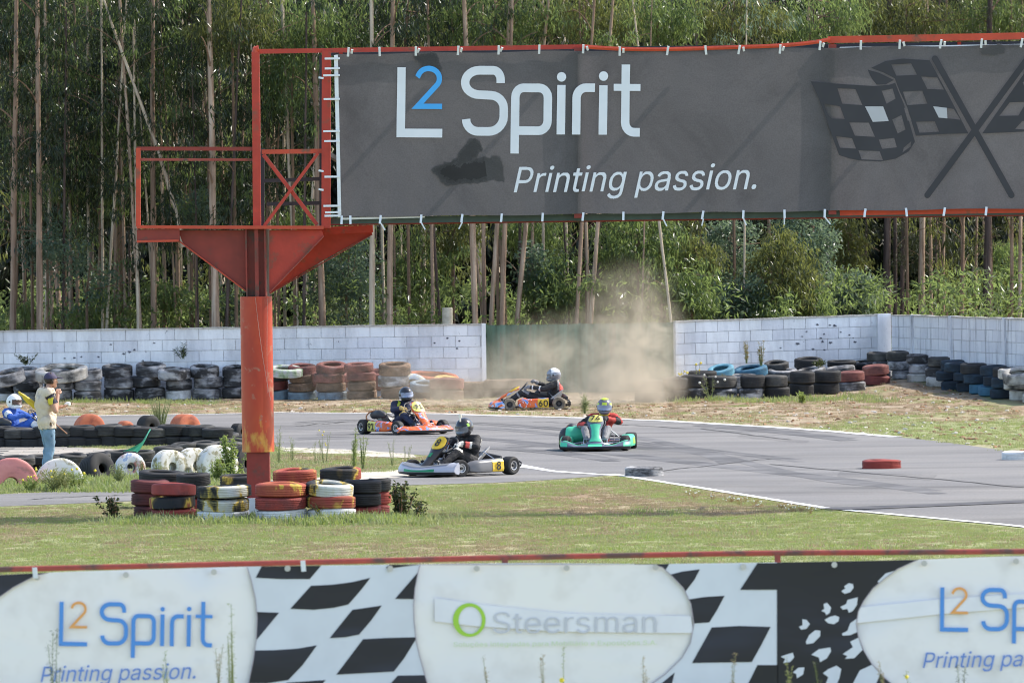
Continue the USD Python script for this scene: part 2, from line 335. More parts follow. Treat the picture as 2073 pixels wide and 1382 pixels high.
for q, (a_, b_) in enumerate([((1420, 868), (1600, 890)), ((1080, 855), (1400, 870)), ((1560, 940), (2073, 985)), ((600, 862), (720, 852)), ((1330, 955), (1560, 930)), ((60, 1012), (260, 1003))]):
    p_ = resample([a_, b_], 26); p_[:, 1] += np.cumsum(rc.normal(0, .35, 26)); L_ = LineString([tuple(ground(X, Y)[:2]) for X, Y in p_]).buffer(.03).intersection(P_TRACK)
    obj('asphalt_crack', flatsheet(L_, .0088 + .0002 * q), M_crack, label='thin crack running across the asphalt', kind='structure', group='cracks in the asphalt')
# paving where the marshal stands: long courses of pale stones
M_pave = [mat(f'paving_{i}', c, .85, .12, 5, dirt=(.30, .27, .23), dscale=2.0) for i, c in enumerate([(.34, .31, .265), (.30, .275, .24), (.38, .34, .295)])]
pv = obj('pavement', flatsheet(P_PAVE, .003), mat('paving_bed', (.26, .23, .19), .95), label='pale paving under the marshal on the infield', kind='structure')
rp = np.random.default_rng(5); npav = 0
for j in range(24):
    y0 = 102.0 + j * .62
    for i in range(14):
        x0 = -9.9 + i * .62 + .31 * (j % 2)
        q = sbox(x0, y0, x0 + .595, y0 + .595)
        if P_PAVE.contains(q.centroid) and -9.4 < x0 < -5.0:
            obj('paving_stone', prism(q, .012 + rp.uniform(0, .004), .004), M_pave[rp.integers(3)], pv); npav += 1

# ---------------------------------------------------------------- walls of concrete blocks
M_block = [usdkit.material(stage, LK(f'painted_block_{i}'), {
    'g': ('geometry', {}), 'm': ('mapping', {'scale': (1.0, 1.0, .22)}), 'n': ('noise_texture', {'scale': 1.7, 'detail': 6, 'roughness': .7}), 'n2': ('noise_texture', {'scale': 9, 'detail': 5, 'roughness': .7}),
    'r': ('rgb_ramp', {'ramp': [(.30, (.30 * st, .30 * st, .31 * st)), (.40, tuple(np.array(c) * .82)), (.56, c), (.8, tuple(np.minimum(np.array(c) * 1.08, .86)))]}),
    'r2': ('rgb_ramp', {'ramp': [(.28, (.25, .25, .27)), (.345, (1, 1, 1))]}), 'x': ('mix_color', {'blend_type': 'multiply', 'fac': 1.0}),
    'b': ('bump', {'distance': .006}), 'p': ('principled_bsdf', {'roughness': .85, 'specular_ior_level': .25})},
    [('g.position', 'm.vector'), ('m.vector', 'n.vector'), ('g.position', 'n2.vector'), ('n.fac', 'r.fac'), ('n2.fac', 'r2.fac'), ('r.color', 'x.a'), ('r2.color', 'x.b'), ('x.result', 'p.base_color'), ('n2.fac', 'b.height'), ('b.normal', 'p.normal')], surface='p.BSDF')
    for i, (c, st) in enumerate([((.80, .80, .80), 1.9), ((.77, .77, .78), 1.9), ((.82, .82, .82), 2.1), ((.72, .72, .74), 1.7)])]
M_side = [usdkit.material(stage, LK(f'streaked_block_{i}'), {
    'g': ('geometry', {}), 'm': ('mapping', {'scale': (1.6, 1.6, .10)}), 'n': ('noise_texture', {'scale': 3.4, 'detail': 7, 'roughness': .75}),
    'r': ('rgb_ramp', {'ramp': [(.32, (.16, .16, .17)), (.40, (.48, .48, .50)), (.47, c), (.8, c)]}), 'p': ('principled_bsdf', {'roughness': .88, 'specular_ior_level': .2})},
    [('g.position', 'm.vector'), ('m.vector', 'n.vector'), ('n.fac', 'r.fac'), ('r.color', 'p.base_color')], surface='p.BSDF') for i, c in enumerate([(.78, .78, .80), (.72, .72, .75)])]
M_mortar = mat('grey_mortar', (.60, .595, .59), .95, .2, 5, bump=.004)
M_coping = mat('rough_coping', (.50, .47, .42), .95, .3, 6, bump=.02, dirt=(.25, .22, .19))
def block_wall(name, P0, P1, top, label, mats, bw, bh, seed, start=0.0, pillars=(), end_cap=None, rise=0.0):
    """blocks stand on the side that faces the camera"""
    r = np.random.default_rng(seed)
    P0, P1 = np.array(P0[:2]), np.array(P1[:2]); L = np.linalg.norm(P1 - P0); d = (P1 - P0) / L
    n = np.array([d[1], -d[0]])
    if n @ (np.array([0, 0]) - P0) < 0: n = -n
    T = np.eye(4); T[:2, 0] = d; T[:2, 1] = -n; T[:2, 3] = P0; T[2, 0] = rise          # local: x along the wall, y into it, z up
    if np.linalg.det(T[:3, :3]) < 0: pass
    w = thing(name, label, 'wall', mat4=None, loc=(0, 0, 0))
    def put(m):
        m.apply_transform(T)
        if np.linalg.det(T[:3, :3]) < 0: m.invert()
        return m
    obj('mortar', put(box((L, .13, top - .02), (L / 2, .082, (top - .02) / 2))), M_mortar, w)
    rows = int(top / bh) + 1; J = .011
    for row in range(rows):
        z1 = top - row * bh; z0 = max(z1 - bh, -.05)
        if z1 <= .02: break
        x = -bw * (((row % 2) * .5 + start) % 1.0)
        while x < L:
            a, b = max(x, 0), min(x + bw, L)
            if b - a > .08:
                pr = r.uniform(0, .007)
                obj('block', put(box((b - a - J, .075, z1 - z0 - J), ((a + b) / 2, .0365 - pr, (z0 + z1) / 2))), mats[r.integers(len(mats))], w)
            x += bw
    # crumbling mortar cap along the top
    xs = np.arange(0, L, .18); hh = .022 + .02 * meshkit.noise(np.c_[xs * 2.1, xs * 0, xs * 0], seed)
    top_m = [box((.185, .17 + .01 * (k % 2), q), (min(xx + .09, L - .09), .062, top + q / 2 - .004)) for k, (xx, q) in enumerate(zip(xs, hh))]
    obj('coping', put(cat(top_m)), M_coping, w)
    for px_, pw in pillars:
        obj('pillar', put(box((pw, .22, top + .05), (px_, .055, (top + .05) / 2 - .01))), mats[-1], w)
    if end_cap is not None:
        obj('end_pier', put(box((.10, .25, top + .03), (L + .047 if end_cap > 0 else -.047, .06, (top + .03) / 2))), M_block[2], w)
    return w
DW = 151.5
TOPW = 1.66
pL0, pL1 = at(-420, 800, DW), at(977, 800, DW); pL0[1] = pL1[1] = DW
wall_left = block_wall('block_wall', pL0, pL1, TOPW, 'white painted concrete block wall left of the green gate', M_block, .577, .257, 1, .35, end_cap=1)
pR0, pC = at(1369, 800, DW), at(1803, 790, 153.3)
wall_right = block_wall('block_wall', pR0, pC, TOPW, 'white painted block wall between the green gate and the corner', M_block, .560, .257, 2, .1, end_cap=None, pillars=[(np.linalg.norm((pC - pR0)[:2]) - .16, .34)], rise=.013)
pE = at(2073, 800, 142.4); sd = (pE - pC) / np.linalg.norm((pE - pC)[:2])
block_wall('block_wall', pC + sd * .16, pC + sd * 20, TOPW + .06, 'dirt-streaked block wall coming forward from the corner at the right', M_side, .60, .257, 3, .2, pillars=[(1.9, .16), (5.2, .16), (9.6, .16), (14.2, .16)])
# dark scuffs where tyres and boots have struck the paint
M_scuff = mat('wall_scuff', (.10, .10, .12), .9, .3, 8)
def on_plane(X, Y, P0, P1, off):
    d_ = (P1 - P0)[:2]; d_ = d_ / np.linalg.norm(d_); n_ = np.array([d_[1], -d_[0]]); n_ = n_ if n_ @ (-P0[:2]) > 0 else -n_
    q = ray(X, Y); t = ((P0[:2] + n_ * off - EYE[:2]) @ n_) / (q[:2] @ n_); return EYE + q * t
rs = np.random.default_rng(14)
SCUFF = [(1655, 657, 7), (1690, 659, 8), (1680, 658, 5), (1668, 676, 7), (1661, 684, 6), (1665, 691, 8), (1615, 695, 9), (1681, 693, 8), (1731, 692, 7), (1624, 681, 4), (1633, 671, 4), (1719, 678, 5), (1727, 684, 4), (1646, 706, 6), (1669, 708, 5), (1580, 704, 4), (1702, 672, 4)]
for i, (X, Y, r_) in enumerate(SCUFF):
    a_ = rs.uniform(0, 6.28, 9); q = Polygon([(X + r_ * .55 * rs.uniform(.3, 1) * math.cos(t_), Y + r_ * .38 * rs.uniform(.3, 1) * math.sin(t_)) for t_ in np.linspace(0, 6.28, 10)[:-1]]).buffer(.3)
    obj('scuff_mark', sheet(q, lambda x, y: on_plane(x, y, pR0, pC, .012)), M_scuff, wall_right)
for i, (X, Y, r_) in enumerate([(224, 697, 6), (262, 712, 8), (272, 708, 7), (250, 716, 6), (199, 722, 5), (312, 694, 5), (150, 724, 6), (131, 725, 5), (289, 730, 5), (165, 722, 5), (930, 690, 5), (905, 684, 6), (880, 694, 5), (925, 705, 5)]):
    q = Polygon([(X + r_ * .55 * rs.uniform(.3, 1) * math.cos(t_), Y + r_ * .35 * rs.uniform(.3, 1) * math.sin(t_)) for t_ in np.linspace(0, 6.28, 10)[:-1]]).buffer(.3)
    obj('scuff_mark', sheet(q, lambda x, y: on_plane(x, y, pL0, pL1, .012)), M_scuff, wall_left)
# ---------------------------------------------------------------- the green gate
def sheet_mat(name, c):
    c = np.array(c)
    return ramp_mat(name, [(.30, tuple(c * .6)), (.5, tuple(c)), (.62, tuple(c * 1.3 + .02)), (.72, (.20, .13, .10))], scale=1.3, rough=.6, bump=0, stretch=(1.5, 1, .16), detail=5)
M_gate = [sheet_mat('green_sheet_0', (.07, .13, .09)), sheet_mat('green_sheet_1', (.07, .13, .085)), sheet_mat('green_sheet_2', (.065, .14, .095))]
M_gatepost = mat('green_post', (.06, .13, .09), .6, .2, 4, dirt=(.18, .10, .06))
gA, gB = at(985, 800, DW + .12), at(1366, 800, DW + .12); x0, x1 = gA[0] + .03, gB[0] - .03
gate = thing('sheet_gate', 'green corrugated sheet metal gate between the two white walls', 'gate', (0, 0, 0))
nS = 6; wS = (x1 - x0) / nS
for s in range(nS):
    q = np.arange(0, 13) / 12
    xs = x0 + wS * (s + q) + (.012 if s % 2 else 0); yo = DW + .12 + (.012 if s % 2 else 0)
    pr = np.array([0, 0, .028, .028] * 4)[:13]
    xx = np.repeat(xs, 1); v = []
    for zz in (.03, TOPW - .01):
        v.append(np.c_[xx, yo - pr, np.full(13, zz)])
    v = np.array(v); back = v + [0, .003, 0]
    ring = np.concatenate([v, back[:, ::-1]], 1)
    obj('corrugated_sheet', skin(ring), M_gate[s % 3], gate)
for zz in (.25, 1.45): obj('rail', box((x1 - x0, .04, .05), ((x0 + x1) / 2, DW + .17, zz)), M_gatepost, gate)
for xx in (x0 - .02, (x0 + x1) / 2, x1 + .02): obj('gate_post', box((.06, .06, TOPW + .02), (xx, DW + .20, TOPW / 2)), M_gatepost, gate)
# ================================================================ the red gantry with its banner
def red(name, c, rough=.5, rust=(.16, .07, .04), at_=(.56, .68), ds=3.0):
    return mat(name, c, rough, .14, 5, bump=.003, bscale=25, dirt=rust, dirt_at=at_, dscale=ds)
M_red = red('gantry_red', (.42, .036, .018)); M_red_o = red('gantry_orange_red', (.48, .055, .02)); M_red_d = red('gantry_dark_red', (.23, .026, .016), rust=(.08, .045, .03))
M_rail = red('rail_red', (.30, .05, .035), rust=(.10, .05, .04), at_=(.48, .6))
M_steel = mat('dark_green_steel', (.035, .06, .055), .5, .2, 6)
M_black_steel = mat('black_steel', (.025, .026, .03), .5, .2, 6)
M_zip = mat('cable_tie_white', (.66, .68, .70), .4, .06, 4)
GD = 86.2
def g(X, Y, D=GD): return at(X, Y, D)
def gz(Y, X=520): return g(X, Y)[2]
gantry = thing('gantry', 'red steel gantry on one thick post with railed platform holding the big banner', 'gantry', (0, 0, 0))
cx = g(520.5, 750)[0]
# the thick painted sleeve, with yellow worn paint near its foot
z_t, z_b = gz(600), gz(914)
sl_r = 32.5 * pix(GD)
prof = [(sl_r - .012, z_b), (sl_r, z_b), (sl_r, z_t), (sl_r - .012, z_t)]
M_sleeve = usdkit.material(stage, LK('sleeve_paint'), {
    'g': ('geometry', {}), 's': ('separate_xyz', {}), 'n': ('noise_texture', {'scale': 3.2, 'detail': 5, 'roughness': .6}), 'n2': ('noise_texture', {'scale': 7, 'detail': 6}), 'm': ('mapping', {'scale': (1, 1, .45)}),
    'h': ('map_range', {'from_min': z_b + .95, 'from_max': z_b + .2, 'to_min': 0.0, 'to_max': .15, 'clamp': True}), 'a': ('math', {'math_type': 'add'}),
    'r': ('rgb_ramp', {'ramp': [(.30, (.30, .024, .011)), (.50, (.42, .038, .012)), (.68, (.45, .055, .015)), (.76, (.58, .26, .04)), (.86, (.55, .40, .09))]}),
    'r2': ('rgb_ramp', {'ramp': [(.60, (0, 0, 0)), (.70, (1, 1, 1))]}), 'x': ('mix_color', {'b': (.36, .16, .10)}),
    'p': ('principled_bsdf', {'roughness': .42})},
    [('g.position', 's.vector'), ('g.position', 'm.vector'), ('m.vector', 'n.vector'), ('g.position', 'n2.vector'), ('s.z', 'h.value'), ('n.fac', 'a.value1'), ('h.result', 'a.value2'), ('a.value', 'r.fac'),
     ('n2.fac', 'r2.fac'), ('r2.color', 'x.fac'), ('r.color', 'x.a'), ('x.result', 'p.base_color')], surface='p.BSDF')
m = revolve(prof, 40); m.apply_translation((cx, GD, 0)); obj('pole_sleeve', m, M_sleeve, gantry, smooth=40)
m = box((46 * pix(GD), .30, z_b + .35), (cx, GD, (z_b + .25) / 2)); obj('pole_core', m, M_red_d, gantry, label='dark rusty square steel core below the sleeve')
obj('pole_foot', box((.62, .62, .22), (cx, GD, .11)), mat('foot_concrete', (.50, .52, .55), .9, .1), gantry)
# H section between sleeve and platform
zp = gz(463)
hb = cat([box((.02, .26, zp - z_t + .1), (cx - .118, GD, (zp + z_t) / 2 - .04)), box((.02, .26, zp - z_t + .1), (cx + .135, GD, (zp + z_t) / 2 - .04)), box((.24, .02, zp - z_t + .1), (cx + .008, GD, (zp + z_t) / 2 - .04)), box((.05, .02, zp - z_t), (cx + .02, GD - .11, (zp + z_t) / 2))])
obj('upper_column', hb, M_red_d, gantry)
M_cab = mat('cable_grey', (.42, .24, .20), .5, .1)
obj('cable', tube(smoothpath([g(517, 602, GD - .235), g(526, 680, GD - .235), g(540, 770, GD - .235), g(548, 810, GD - .235)], 24), .003, 5), M_cab, gantry)
obj('cable', tube(np.array([g(541, 604, GD - .215), g(540.5, 700, GD - .215), g(541, 795, GD - .215)]), .0025, 5), M_cab, gantry)
# fins: triangular plates spreading the load
def plate(px, D, t=.018):
    f_ = np.array([at(x, y, D) for x, y in px]); b_ = f_ + [0, t, 0]
    n = len(px); q = Polygon(px); v, fc = tri2d(q)
    F3 = np.array([at(x, y, D) for x, y in v]); B3 = F3 + [0, t, 0]
    side = skin(np.stack([f_, b_]), cap=False)
    mm = cat([trimesh.Trimesh(np.vstack([F3, B3]), np.vstack([fc, fc[:, ::-1] + len(v)]), process=False), side]); mm.merge_vertices(); mm.fix_normals(); return mm
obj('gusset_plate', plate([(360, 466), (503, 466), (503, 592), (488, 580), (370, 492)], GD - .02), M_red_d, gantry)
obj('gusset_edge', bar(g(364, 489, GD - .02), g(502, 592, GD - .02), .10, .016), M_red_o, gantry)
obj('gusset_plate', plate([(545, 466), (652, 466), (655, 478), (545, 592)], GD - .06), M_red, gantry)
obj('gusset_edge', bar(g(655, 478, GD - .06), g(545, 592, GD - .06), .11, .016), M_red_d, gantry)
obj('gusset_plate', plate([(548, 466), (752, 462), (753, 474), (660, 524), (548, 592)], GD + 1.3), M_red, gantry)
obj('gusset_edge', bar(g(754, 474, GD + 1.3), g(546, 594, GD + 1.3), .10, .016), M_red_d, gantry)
# platform
PX0, PX1 = g(277, 461)[0], g(752, 461)[0]
zf = gz(461, 277); zf1 = g(655, 461)[2]
obj('platform_deck', bar((PX0 + .02, GD + .55, zf + .005), (g(655, 458)[0], GD + .55, zf1 + .01), 1.4, .03), M_red, gantry)
obj('platform_edge', bar(g(277, 459.5, GD - .17), g(655, 460.5, GD - .17), .05, .045), M_red_o, gantry)
obj('edge_channel', bar(g(277, 478, GD - .12), g(364, 476, GD - .12), .06, .17), M_red_d, gantry)
obj('edge_channel', bar(g(277, 489, GD - .15), g(362, 487, GD - .15), .06, .03), M_red_o, gantry)
obj('edge_channel', bar(g(655, 467, GD + 1.25), g(755, 463, GD + 1.25), .06, .10), M_red, gantry)
# rails and posts
P = gantry
obj('corner_post', bar(g(280, 300), g(280, 459), .062, .062), M_red_o, P)
obj('tall_post', bar(g(517.5, 106), g(520.5, 461), .105, .105), M_red, P)
obj('tall_post_cap', tube([g(517.5, 108), g(518.5, 101), g(524, 100)], .055, 8), M_red_o, P)
obj('hand_rail', bar(g(277, 301), g(512, 301.5), .05, .05), M_red_d, P)
obj('hand_rail', bar(g(283, 323), g(512, 323.5, GD + .1), .035, .035), M_rail, P)
obj('hand_rail', bar(g(530, 307.5), g(655, 306), .055, .06), M_red_o, P)
obj('hand_rail', bar(g(535, 366, GD + .5), g(655, 362, GD + .5), .05, .05), M_black_steel, P)
obj('hand_rail', bar(g(540, 413, GD + .5), g(655, 411, GD + .5), .05, .05), M_black_steel, P)
obj('cross_brace', bar(g(533, 313), g(642, 455), .055, .05), M_red, P)
obj('cross_brace', bar(g(644, 310, GD - .06), g(535, 457, GD - .06), .055, .04), M_red, P)
obj('frame_post', bar(g(661, 103), g(660, 462), .11, .12), M_red, P)
obj('frame_post', bar(g(651, 112, GD + .7), g(651, 462, GD + .7), .06, .06), M_black_steel, P)
obj('frame_post', bar(g(531, 465, GD + 1.2), g(531, 300, GD + 1.2), .06, .06), M_black_steel, P)
# the truss that carries the banner, two chords front and back
EX = 2330
def ty(X, y0): return y0 - .0137 * (X - 685)
chord = [('top_chord', 104, GD + .02, M_red, .075), ('top_chord', 108, GD + .95, M_black_steel, .07), ('bottom_chord', 447, GD + .10, M_steel, .085), ('bottom_chord', 450, GD + .95, M_red_d, .085)]
for nme, y0, D, mt, w in chord:
    if nme == 'top_chord' and mt is M_red:
        obj(nme, bar(g(524, 104.5, D), g(1178, 95, D), w, w * .8), mt, P)
        bent = smoothpath([g(1178, 94, D - .1), g(1240, 98.5, D - .12), g(1500, 95.5, D - .12), g(1600, 91, D - .12), g(1680, 80, D - .08)], 30)
        obj('bent_chord', tube(bent, .030, 6), M_red_o, P)
        obj(nme, bar(g(1676, 81, D), g(EX, 68, D), .11, .09), M_red_o, P)
    else:
        obj(nme, bar(g(660, ty(660, y0), D), g(EX, ty(EX, y0), D), w, w), mt, P)
obj('bottom_chord', bar(g(1700, ty(1700, 443), GD + .08), g(EX, ty(EX, 442), GD + .08), .06, .1), M_red_o, P)
for X in (1170, 1685, 2200):
    obj('truss_post', bar(g(X, ty(X, 104)), g(X, ty(X, 448)), .14, .1), M_red_d, P)
    obj('truss_post', bar(g(X - 22, ty(X, 104), GD + .95), g(X - 22, ty(X, 450), GD + .95), .08, .08), M_black_steel, P)
Xs = [690, 930, 1170, 1427, 1685, 1942, 2200]
for i in range(6):
    a, b = Xs[i], Xs[i + 1]; up = i % 2 == 0
    obj('truss_brace', bar(g(a, ty(a, 445 if up else 108), GD + .95), g(b, ty(b, 108 if up else 445), GD + .95), .05, .05), M_steel, P)
    obj('truss_brace', bar(g(a, ty(a, 446), GD + (.1 if up else .95)), g(b, ty(b, 446), GD + (.95 if up else .1)), .045, .045), M_steel, P)
    obj('truss_strut', bar(g(a, ty(a, 446), GD + .1), g(a, ty(a, 446), GD + .95), .05, .05), M_red_o, P)
    obj('truss_strut', bar(g(a, ty(a, 106), GD + .1), g(a, ty(a, 106), GD + .95), .05, .05), M_red, P)
obj('diagonal_strut', bar(g(664, 312, GD + .3), g(720, 345, GD + .9), .06, .06), M_black_steel, P)

# ---------------------------------------------------------------- banner: printed mesh cloth, letters, cable ties
BD = GD - .10
def cloth_mat(name, base, trans):
    c = np.array(base)
    return usdkit.material(stage, LK(name), {
        'g': ('geometry', {}), 'm': ('mapping', {'scale': (.9, 1, .9)}), 'n': ('noise_texture', {'scale': .8, 'detail': 7, 'roughness': .62, 'distortion': .8}), 'n2': ('noise_texture', {'scale': 55, 'detail': 2}),
        'r': ('rgb_ramp', {'ramp': [(.30, tuple(c * .72)), (.45, tuple(c * .95)), (.6, tuple(c * 1.08)), (.75, tuple(c * 1.25))]}), 'r2': ('rgb_ramp', {'ramp': [(.3, (.9, .9, .9)), (.7, (1.1, 1.1, 1.1))]}),
        'x': ('mix_color', {'blend_type': 'multiply', 'fac': 1.0}), 'p': ('principled_bsdf', {'roughness': .7, 'specular_ior_level': .3}), 't': ('translucent_bsdf', {}), 'mx': ('mix_closure', {'fac': trans})},
        [('g.position', 'm.vector'), ('m.vector', 'n.vector'), ('g.position', 'n2.vector'), ('n.fac', 'r.fac'), ('n2.fac', 'r2.fac'), ('r.color', 'x.a'), ('r2.color', 'x.b'), ('x.result', 'p.base_color'), ('x.result', 't.color'), ('p.BSDF', 'mx.closure1'), ('t.BSDF', 'mx.closure2')], surface='mx.closure')
M_cloth = cloth_mat('banner_cloth', (.128, .122, .127), .28)
M_hem = mat('white_hem', (.72, .72, .72), .6, .06)
def print_mat(name, c, rough=.6, var=.05): return mat(name, c, rough, var, 3)
M_pwhite = print_mat('print_white', (.70, .71, .73)); M_pblue = print_mat('print_sky_blue', (.055, .36, .76)); M_pblack = mat('print_black', (.028, .026, .030), .6, .15, 2)
M_pgrey = cloth_mat('print_grey', (.175, .17, .178), .18); M_psmudge = cloth_mat('print_smudge', (.058, .055, .058), .2); M_pshade = cloth_mat('print_shade', (.116, .111, .116), .27); M_pshade2 = cloth_mat('print_shade_2', (.096, .092, .096), .26); M_plight = print_mat('print_pale', (.42, .42, .43))
banner = thing('banner', 'large dark grey banner with white lettering and chequered flags on the gantry', 'banner', (0, 0, 0))
bx = np.linspace(684, EX, 260); byt = [110 - .0137 * (x - 684) + 1.2 * math.sin(x / 37) for x in bx]; byb = [440 - .0130 * (x - 684) + 1.0 * math.sin(x / 41 + 1) for x in bx]
rings = []
tt = np.linspace(0, 1, 9)
def sag(x, t): return .016 * math.sin(x / 60.) * math.sin(math.pi * t) + .010 * math.sin(x / 13. + 4 * t) * (1 - t) ** 3 + .008 * math.sin(x / 11. + 2) * t ** 4
V = np.array([[at(x, a + (b - a) * t, BD + sag(x, t)) for t in tt] for x, a, b in zip(bx, byt, byb)])
cl = skin(V, cap=False, closed=False)
if cl.face_normals[:, 1].mean() > 0: cl.invert()
obj('cloth', cl, M_cloth, banner, smooth=True)
PD = BD - .018
def bsheet(poly, k=0): return sheet(poly, lambda x, y: at(x, y, PD - .003 * k))
obj('hem', bsheet(Polygon([(676, 112), (684, 111), (691, 440), (684, 440)])), M_hem, banner)
obj('hem', bsheet(Polygon([(1700, 95.5), (EX, 85), (EX, 93.5), (1700, 100.5)]), -14), M_hem, banner)
obj('hem', bsheet(Polygon([(690, 441), (860, 436.5), (860, 440.5), (690, 445)]), -14), M_hem, banner)
# faded picture behind the print
def poly_noise(px, n=60, j=2.0, seed=0):
    r = np.random.default_rng(seed); p = resample(list(px) + [px[0]], n)[:-1] + r.normal(0, j, (n - 1, 2)); q = Polygon(p).buffer(0); return q
for k_, (px, mm_) in enumerate([([(880, 345), (930, 322), (962, 325), (1010, 320), (1018, 360), (905, 370)], M_psmudge), ([(935, 310), (950, 290), (962, 282), (972, 300), (958, 320), (925, 335)], M_psmudge), ([(840, 115), (880, 110), (890, 140), (860, 132)], M_pshade2), ([(1540, 118), (1562, 105), (1580, 136), (1555, 137)], M_pshade2), ([(1990, 98), (2030, 96), (2028, 104), (1992, 105)], M_pshade2)]):
    core = poly_noise(px, 90, 1.7, 40 + k_)
    for q_, (bf, m2) in enumerate([(4, M_pshade), (1, M_pshade2), (-4, mm_)]):
        if m2 is M_pshade2 and mm_ is M_pshade: continue
        if core.buffer(bf).geom_type != 'Polygon' or core.buffer(bf).area < 30: continue
        sh_ = poly_noise(list(core.buffer(bf).exterior.coords) if core.buffer(bf).geom_type == 'Polygon' else px, 110, 1.5, 60 + k_ + q_)
        if sh_.geom_type == 'Polygon': obj('faded_picture', bsheet(sh_, -3.4 + .25 * k_ + 1.0 * q_ * .1), m2, banner)
# lettering
def stroke(pts, w, cap='flat', join='round'): return LineString(pts).buffer(w / 2, cap_style=cap, join_style=join, quad_segs=8)
def arc(cx_, cy_, rx, ry, a0, a1, n=14): return [(cx_ + rx * math.cos(math.radians(a)), cy_ - ry * math.sin(math.radians(a))) for a in np.linspace(a0, a1, n)]
def spirit(T, w):
    """the word as strokes in a frame 492 wide, T maps to the photograph's pixels"""
    L = {}
    L['L'] = stroke([(9, 0), (9, 129), (93, 129)], w, join='mitre')
    L['2'] = stroke([(41, 19)] + arc(64, 22, 22, 20, 165, -35) + [(42, 76.5), (92, 76.5)], w * .62, join='mitre')
    L['S'] = stroke([(210, 30)] + arc(195, 25, 15, 20, 0, 90, 8) + arc(167, 29, 29, 24, 90, 270, 14) + arc(190, 80, 27, 26, 90, 0, 7) + arc(187, 95, 30, 30, 0, -90, 8) + arc(165, 101, 24, 24, 270, 180, 8) , w)
    L['p'] = stroke([(240, 168), (240, 58)] + arc(256, 58, 16, 19, 180, 90, 6) + arc(288, 58, 18, 19, 90, 0, 6) + arc(288, 103, 18, 20, 0, -90, 6) + [(240, 123)], w)
    L['i'] = unary_union([stroke([(333, 33), (333, 130)], w), Point(333, 17).buffer(w * .55)])
    L['r'] = stroke([(364, 130), (364, 58)] + arc(383, 58, 19, 20, 180, 90, 7) + [(401, 38)], w)
    L['i2'] = unary_union([stroke([(418, 33), (418, 130)], w), Point(418, 15).buffer(w * .55)])
    L['t'] = unary_union([stroke([(463, -8), (463, 105)] + arc(481, 105, 18, 20, 180, 270, 7) + [(493, 125)], w), stroke([(439, 37), (493, 37)], w * .8)])
    return {k_: affinity.affine_transform(v, T) for k_, v in L.items()}
for k_, v in spirit((1, -.0137, .006, 1.03, 804, 136.5), 17).items():
    obj('letter', bsheet(v), M_pblue if k_ == '2' else M_pwhite, banner, **({'label': 'sky blue raised figure 2'} if k_ == '2' else {}))
_text_cache = {}
def text_polys(text, bold=False):
    """outlines of the letters, capitals 1 high, baseline at 0, y down"""
    if (text, bold) in _text_cache: return _text_cache[text, bold]
    out = []; m = meshkit.text_mesh(text, 1.0, .01, bold)
    for c in m.split(only_watertight=False):
        top = c.faces[np.isclose(c.face_normals[:, 2], 1, atol=1e-3)]
        if len(top): out.append(unary_union([Polygon(c.vertices[t][:, :2]) for t in top]).buffer(.004).buffer(-.002))
    _text_cache[text, bold] = out; return out
def text2d(text, a, bold=False):
    """a: affine (xx, xy, yx, yy, x0, y0) onto picture pixels, y flipped"""
    return [affinity.affine_transform(q, (a[0], -a[1], a[2], -a[3], a[4], a[5])) for q in text_polys(text, bold)]
def fit_text(text, x0, x1, base0, base1, cap, slant=0, bold=False):
    q = text_polys(text, bold); b0 = min(p.bounds[0] for p in q); b1 = max(p.bounds[2] for p in q)
    sx = (x1 - x0 - slant * cap) / (b1 - b0); sl = (base1 - base0) / (x1 - x0)
    return [affinity.affine_transform(p, (sx, slant * cap, sx * sl, -cap + slant * cap * sl, x0 - b0 * sx, base0 - b0 * sx * sl)) for p in q]
for q in fit_text('Printing passion.', 1040, 1541, 389.5, 382, 51, .22):
    obj('letter', bsheet(q), M_pwhite, banner)
# crossed chequered flags
def c2(p): return [(1350 + x / 2.867, 50 + y / 2.867) for x, y in p]
flag = Polygon(c2([(835, 330), (1000, 345), (1200, 357), (1290, 350), (1325, 338), (1345, 390), (1375, 460), (1405, 560), (1440, 680), (1405, 735), (1330, 778), (1240, 795), (1130, 790), (1060, 778), (1000, 758), (965, 665), (925, 545), (880, 425)]))
fold = Polygon(c2([(1185, 252), (1270, 212), (1370, 198), (1525, 208), (1640, 420), (1750, 632), (1620, 635), (1445, 646), (1395, 480), (1350, 385), (1322, 312), (1260, 280)]))
curl = Polygon(c2([(1165, 262), (1230, 280), (1318, 322), (1270, 348), (1218, 350), (1190, 315)]))
gaps = [[(990, 370), (1095, 375), (1135, 468), (1018, 460)], [(910, 460), (1005, 475), (1032, 548), (960, 545), (935, 525)], [(1150, 475), (1255, 475), (1288, 560), (1195, 565)], [(1058, 568), (1172, 570), (1208, 652), (1092, 645)], [(982, 648), (1075, 660), (1098, 720), (1005, 715)], [(1230, 668), (1320, 658), (1335, 712), (1250, 722)], [(1112, 730), (1235, 735), (1255, 788), (1130, 782)], [(1247, 385), (1310, 372), (1328, 430), (1275, 460)], [(1308, 552), (1362, 525), (1385, 610), (1340, 632)], [(1368, 742), (1375, 715), (1418, 678), (1415, 708)],
        [(1302, 232), (1418, 226), (1452, 292), (1332, 298)], [(1475, 302), (1570, 308), (1608, 378), (1512, 374)], [(1370, 390), (1482, 384), (1512, 460), (1396, 468)], [(1545, 474), (1665, 490), (1704, 552), (1578, 540)], [(1446, 565), (1555, 562), (1580, 622), (1466, 628)], [(1376, 484), (1392, 482), (1420, 556), (1398, 558)]]
GA = unary_union([Polygon(c2(q)) for q in gaps])
obj('printed_flag', bsheet(unary_union([flag, fold]).difference(GA)), M_pblack, banner); obj('printed_flag', bsheet(curl), M_pblack, banner)
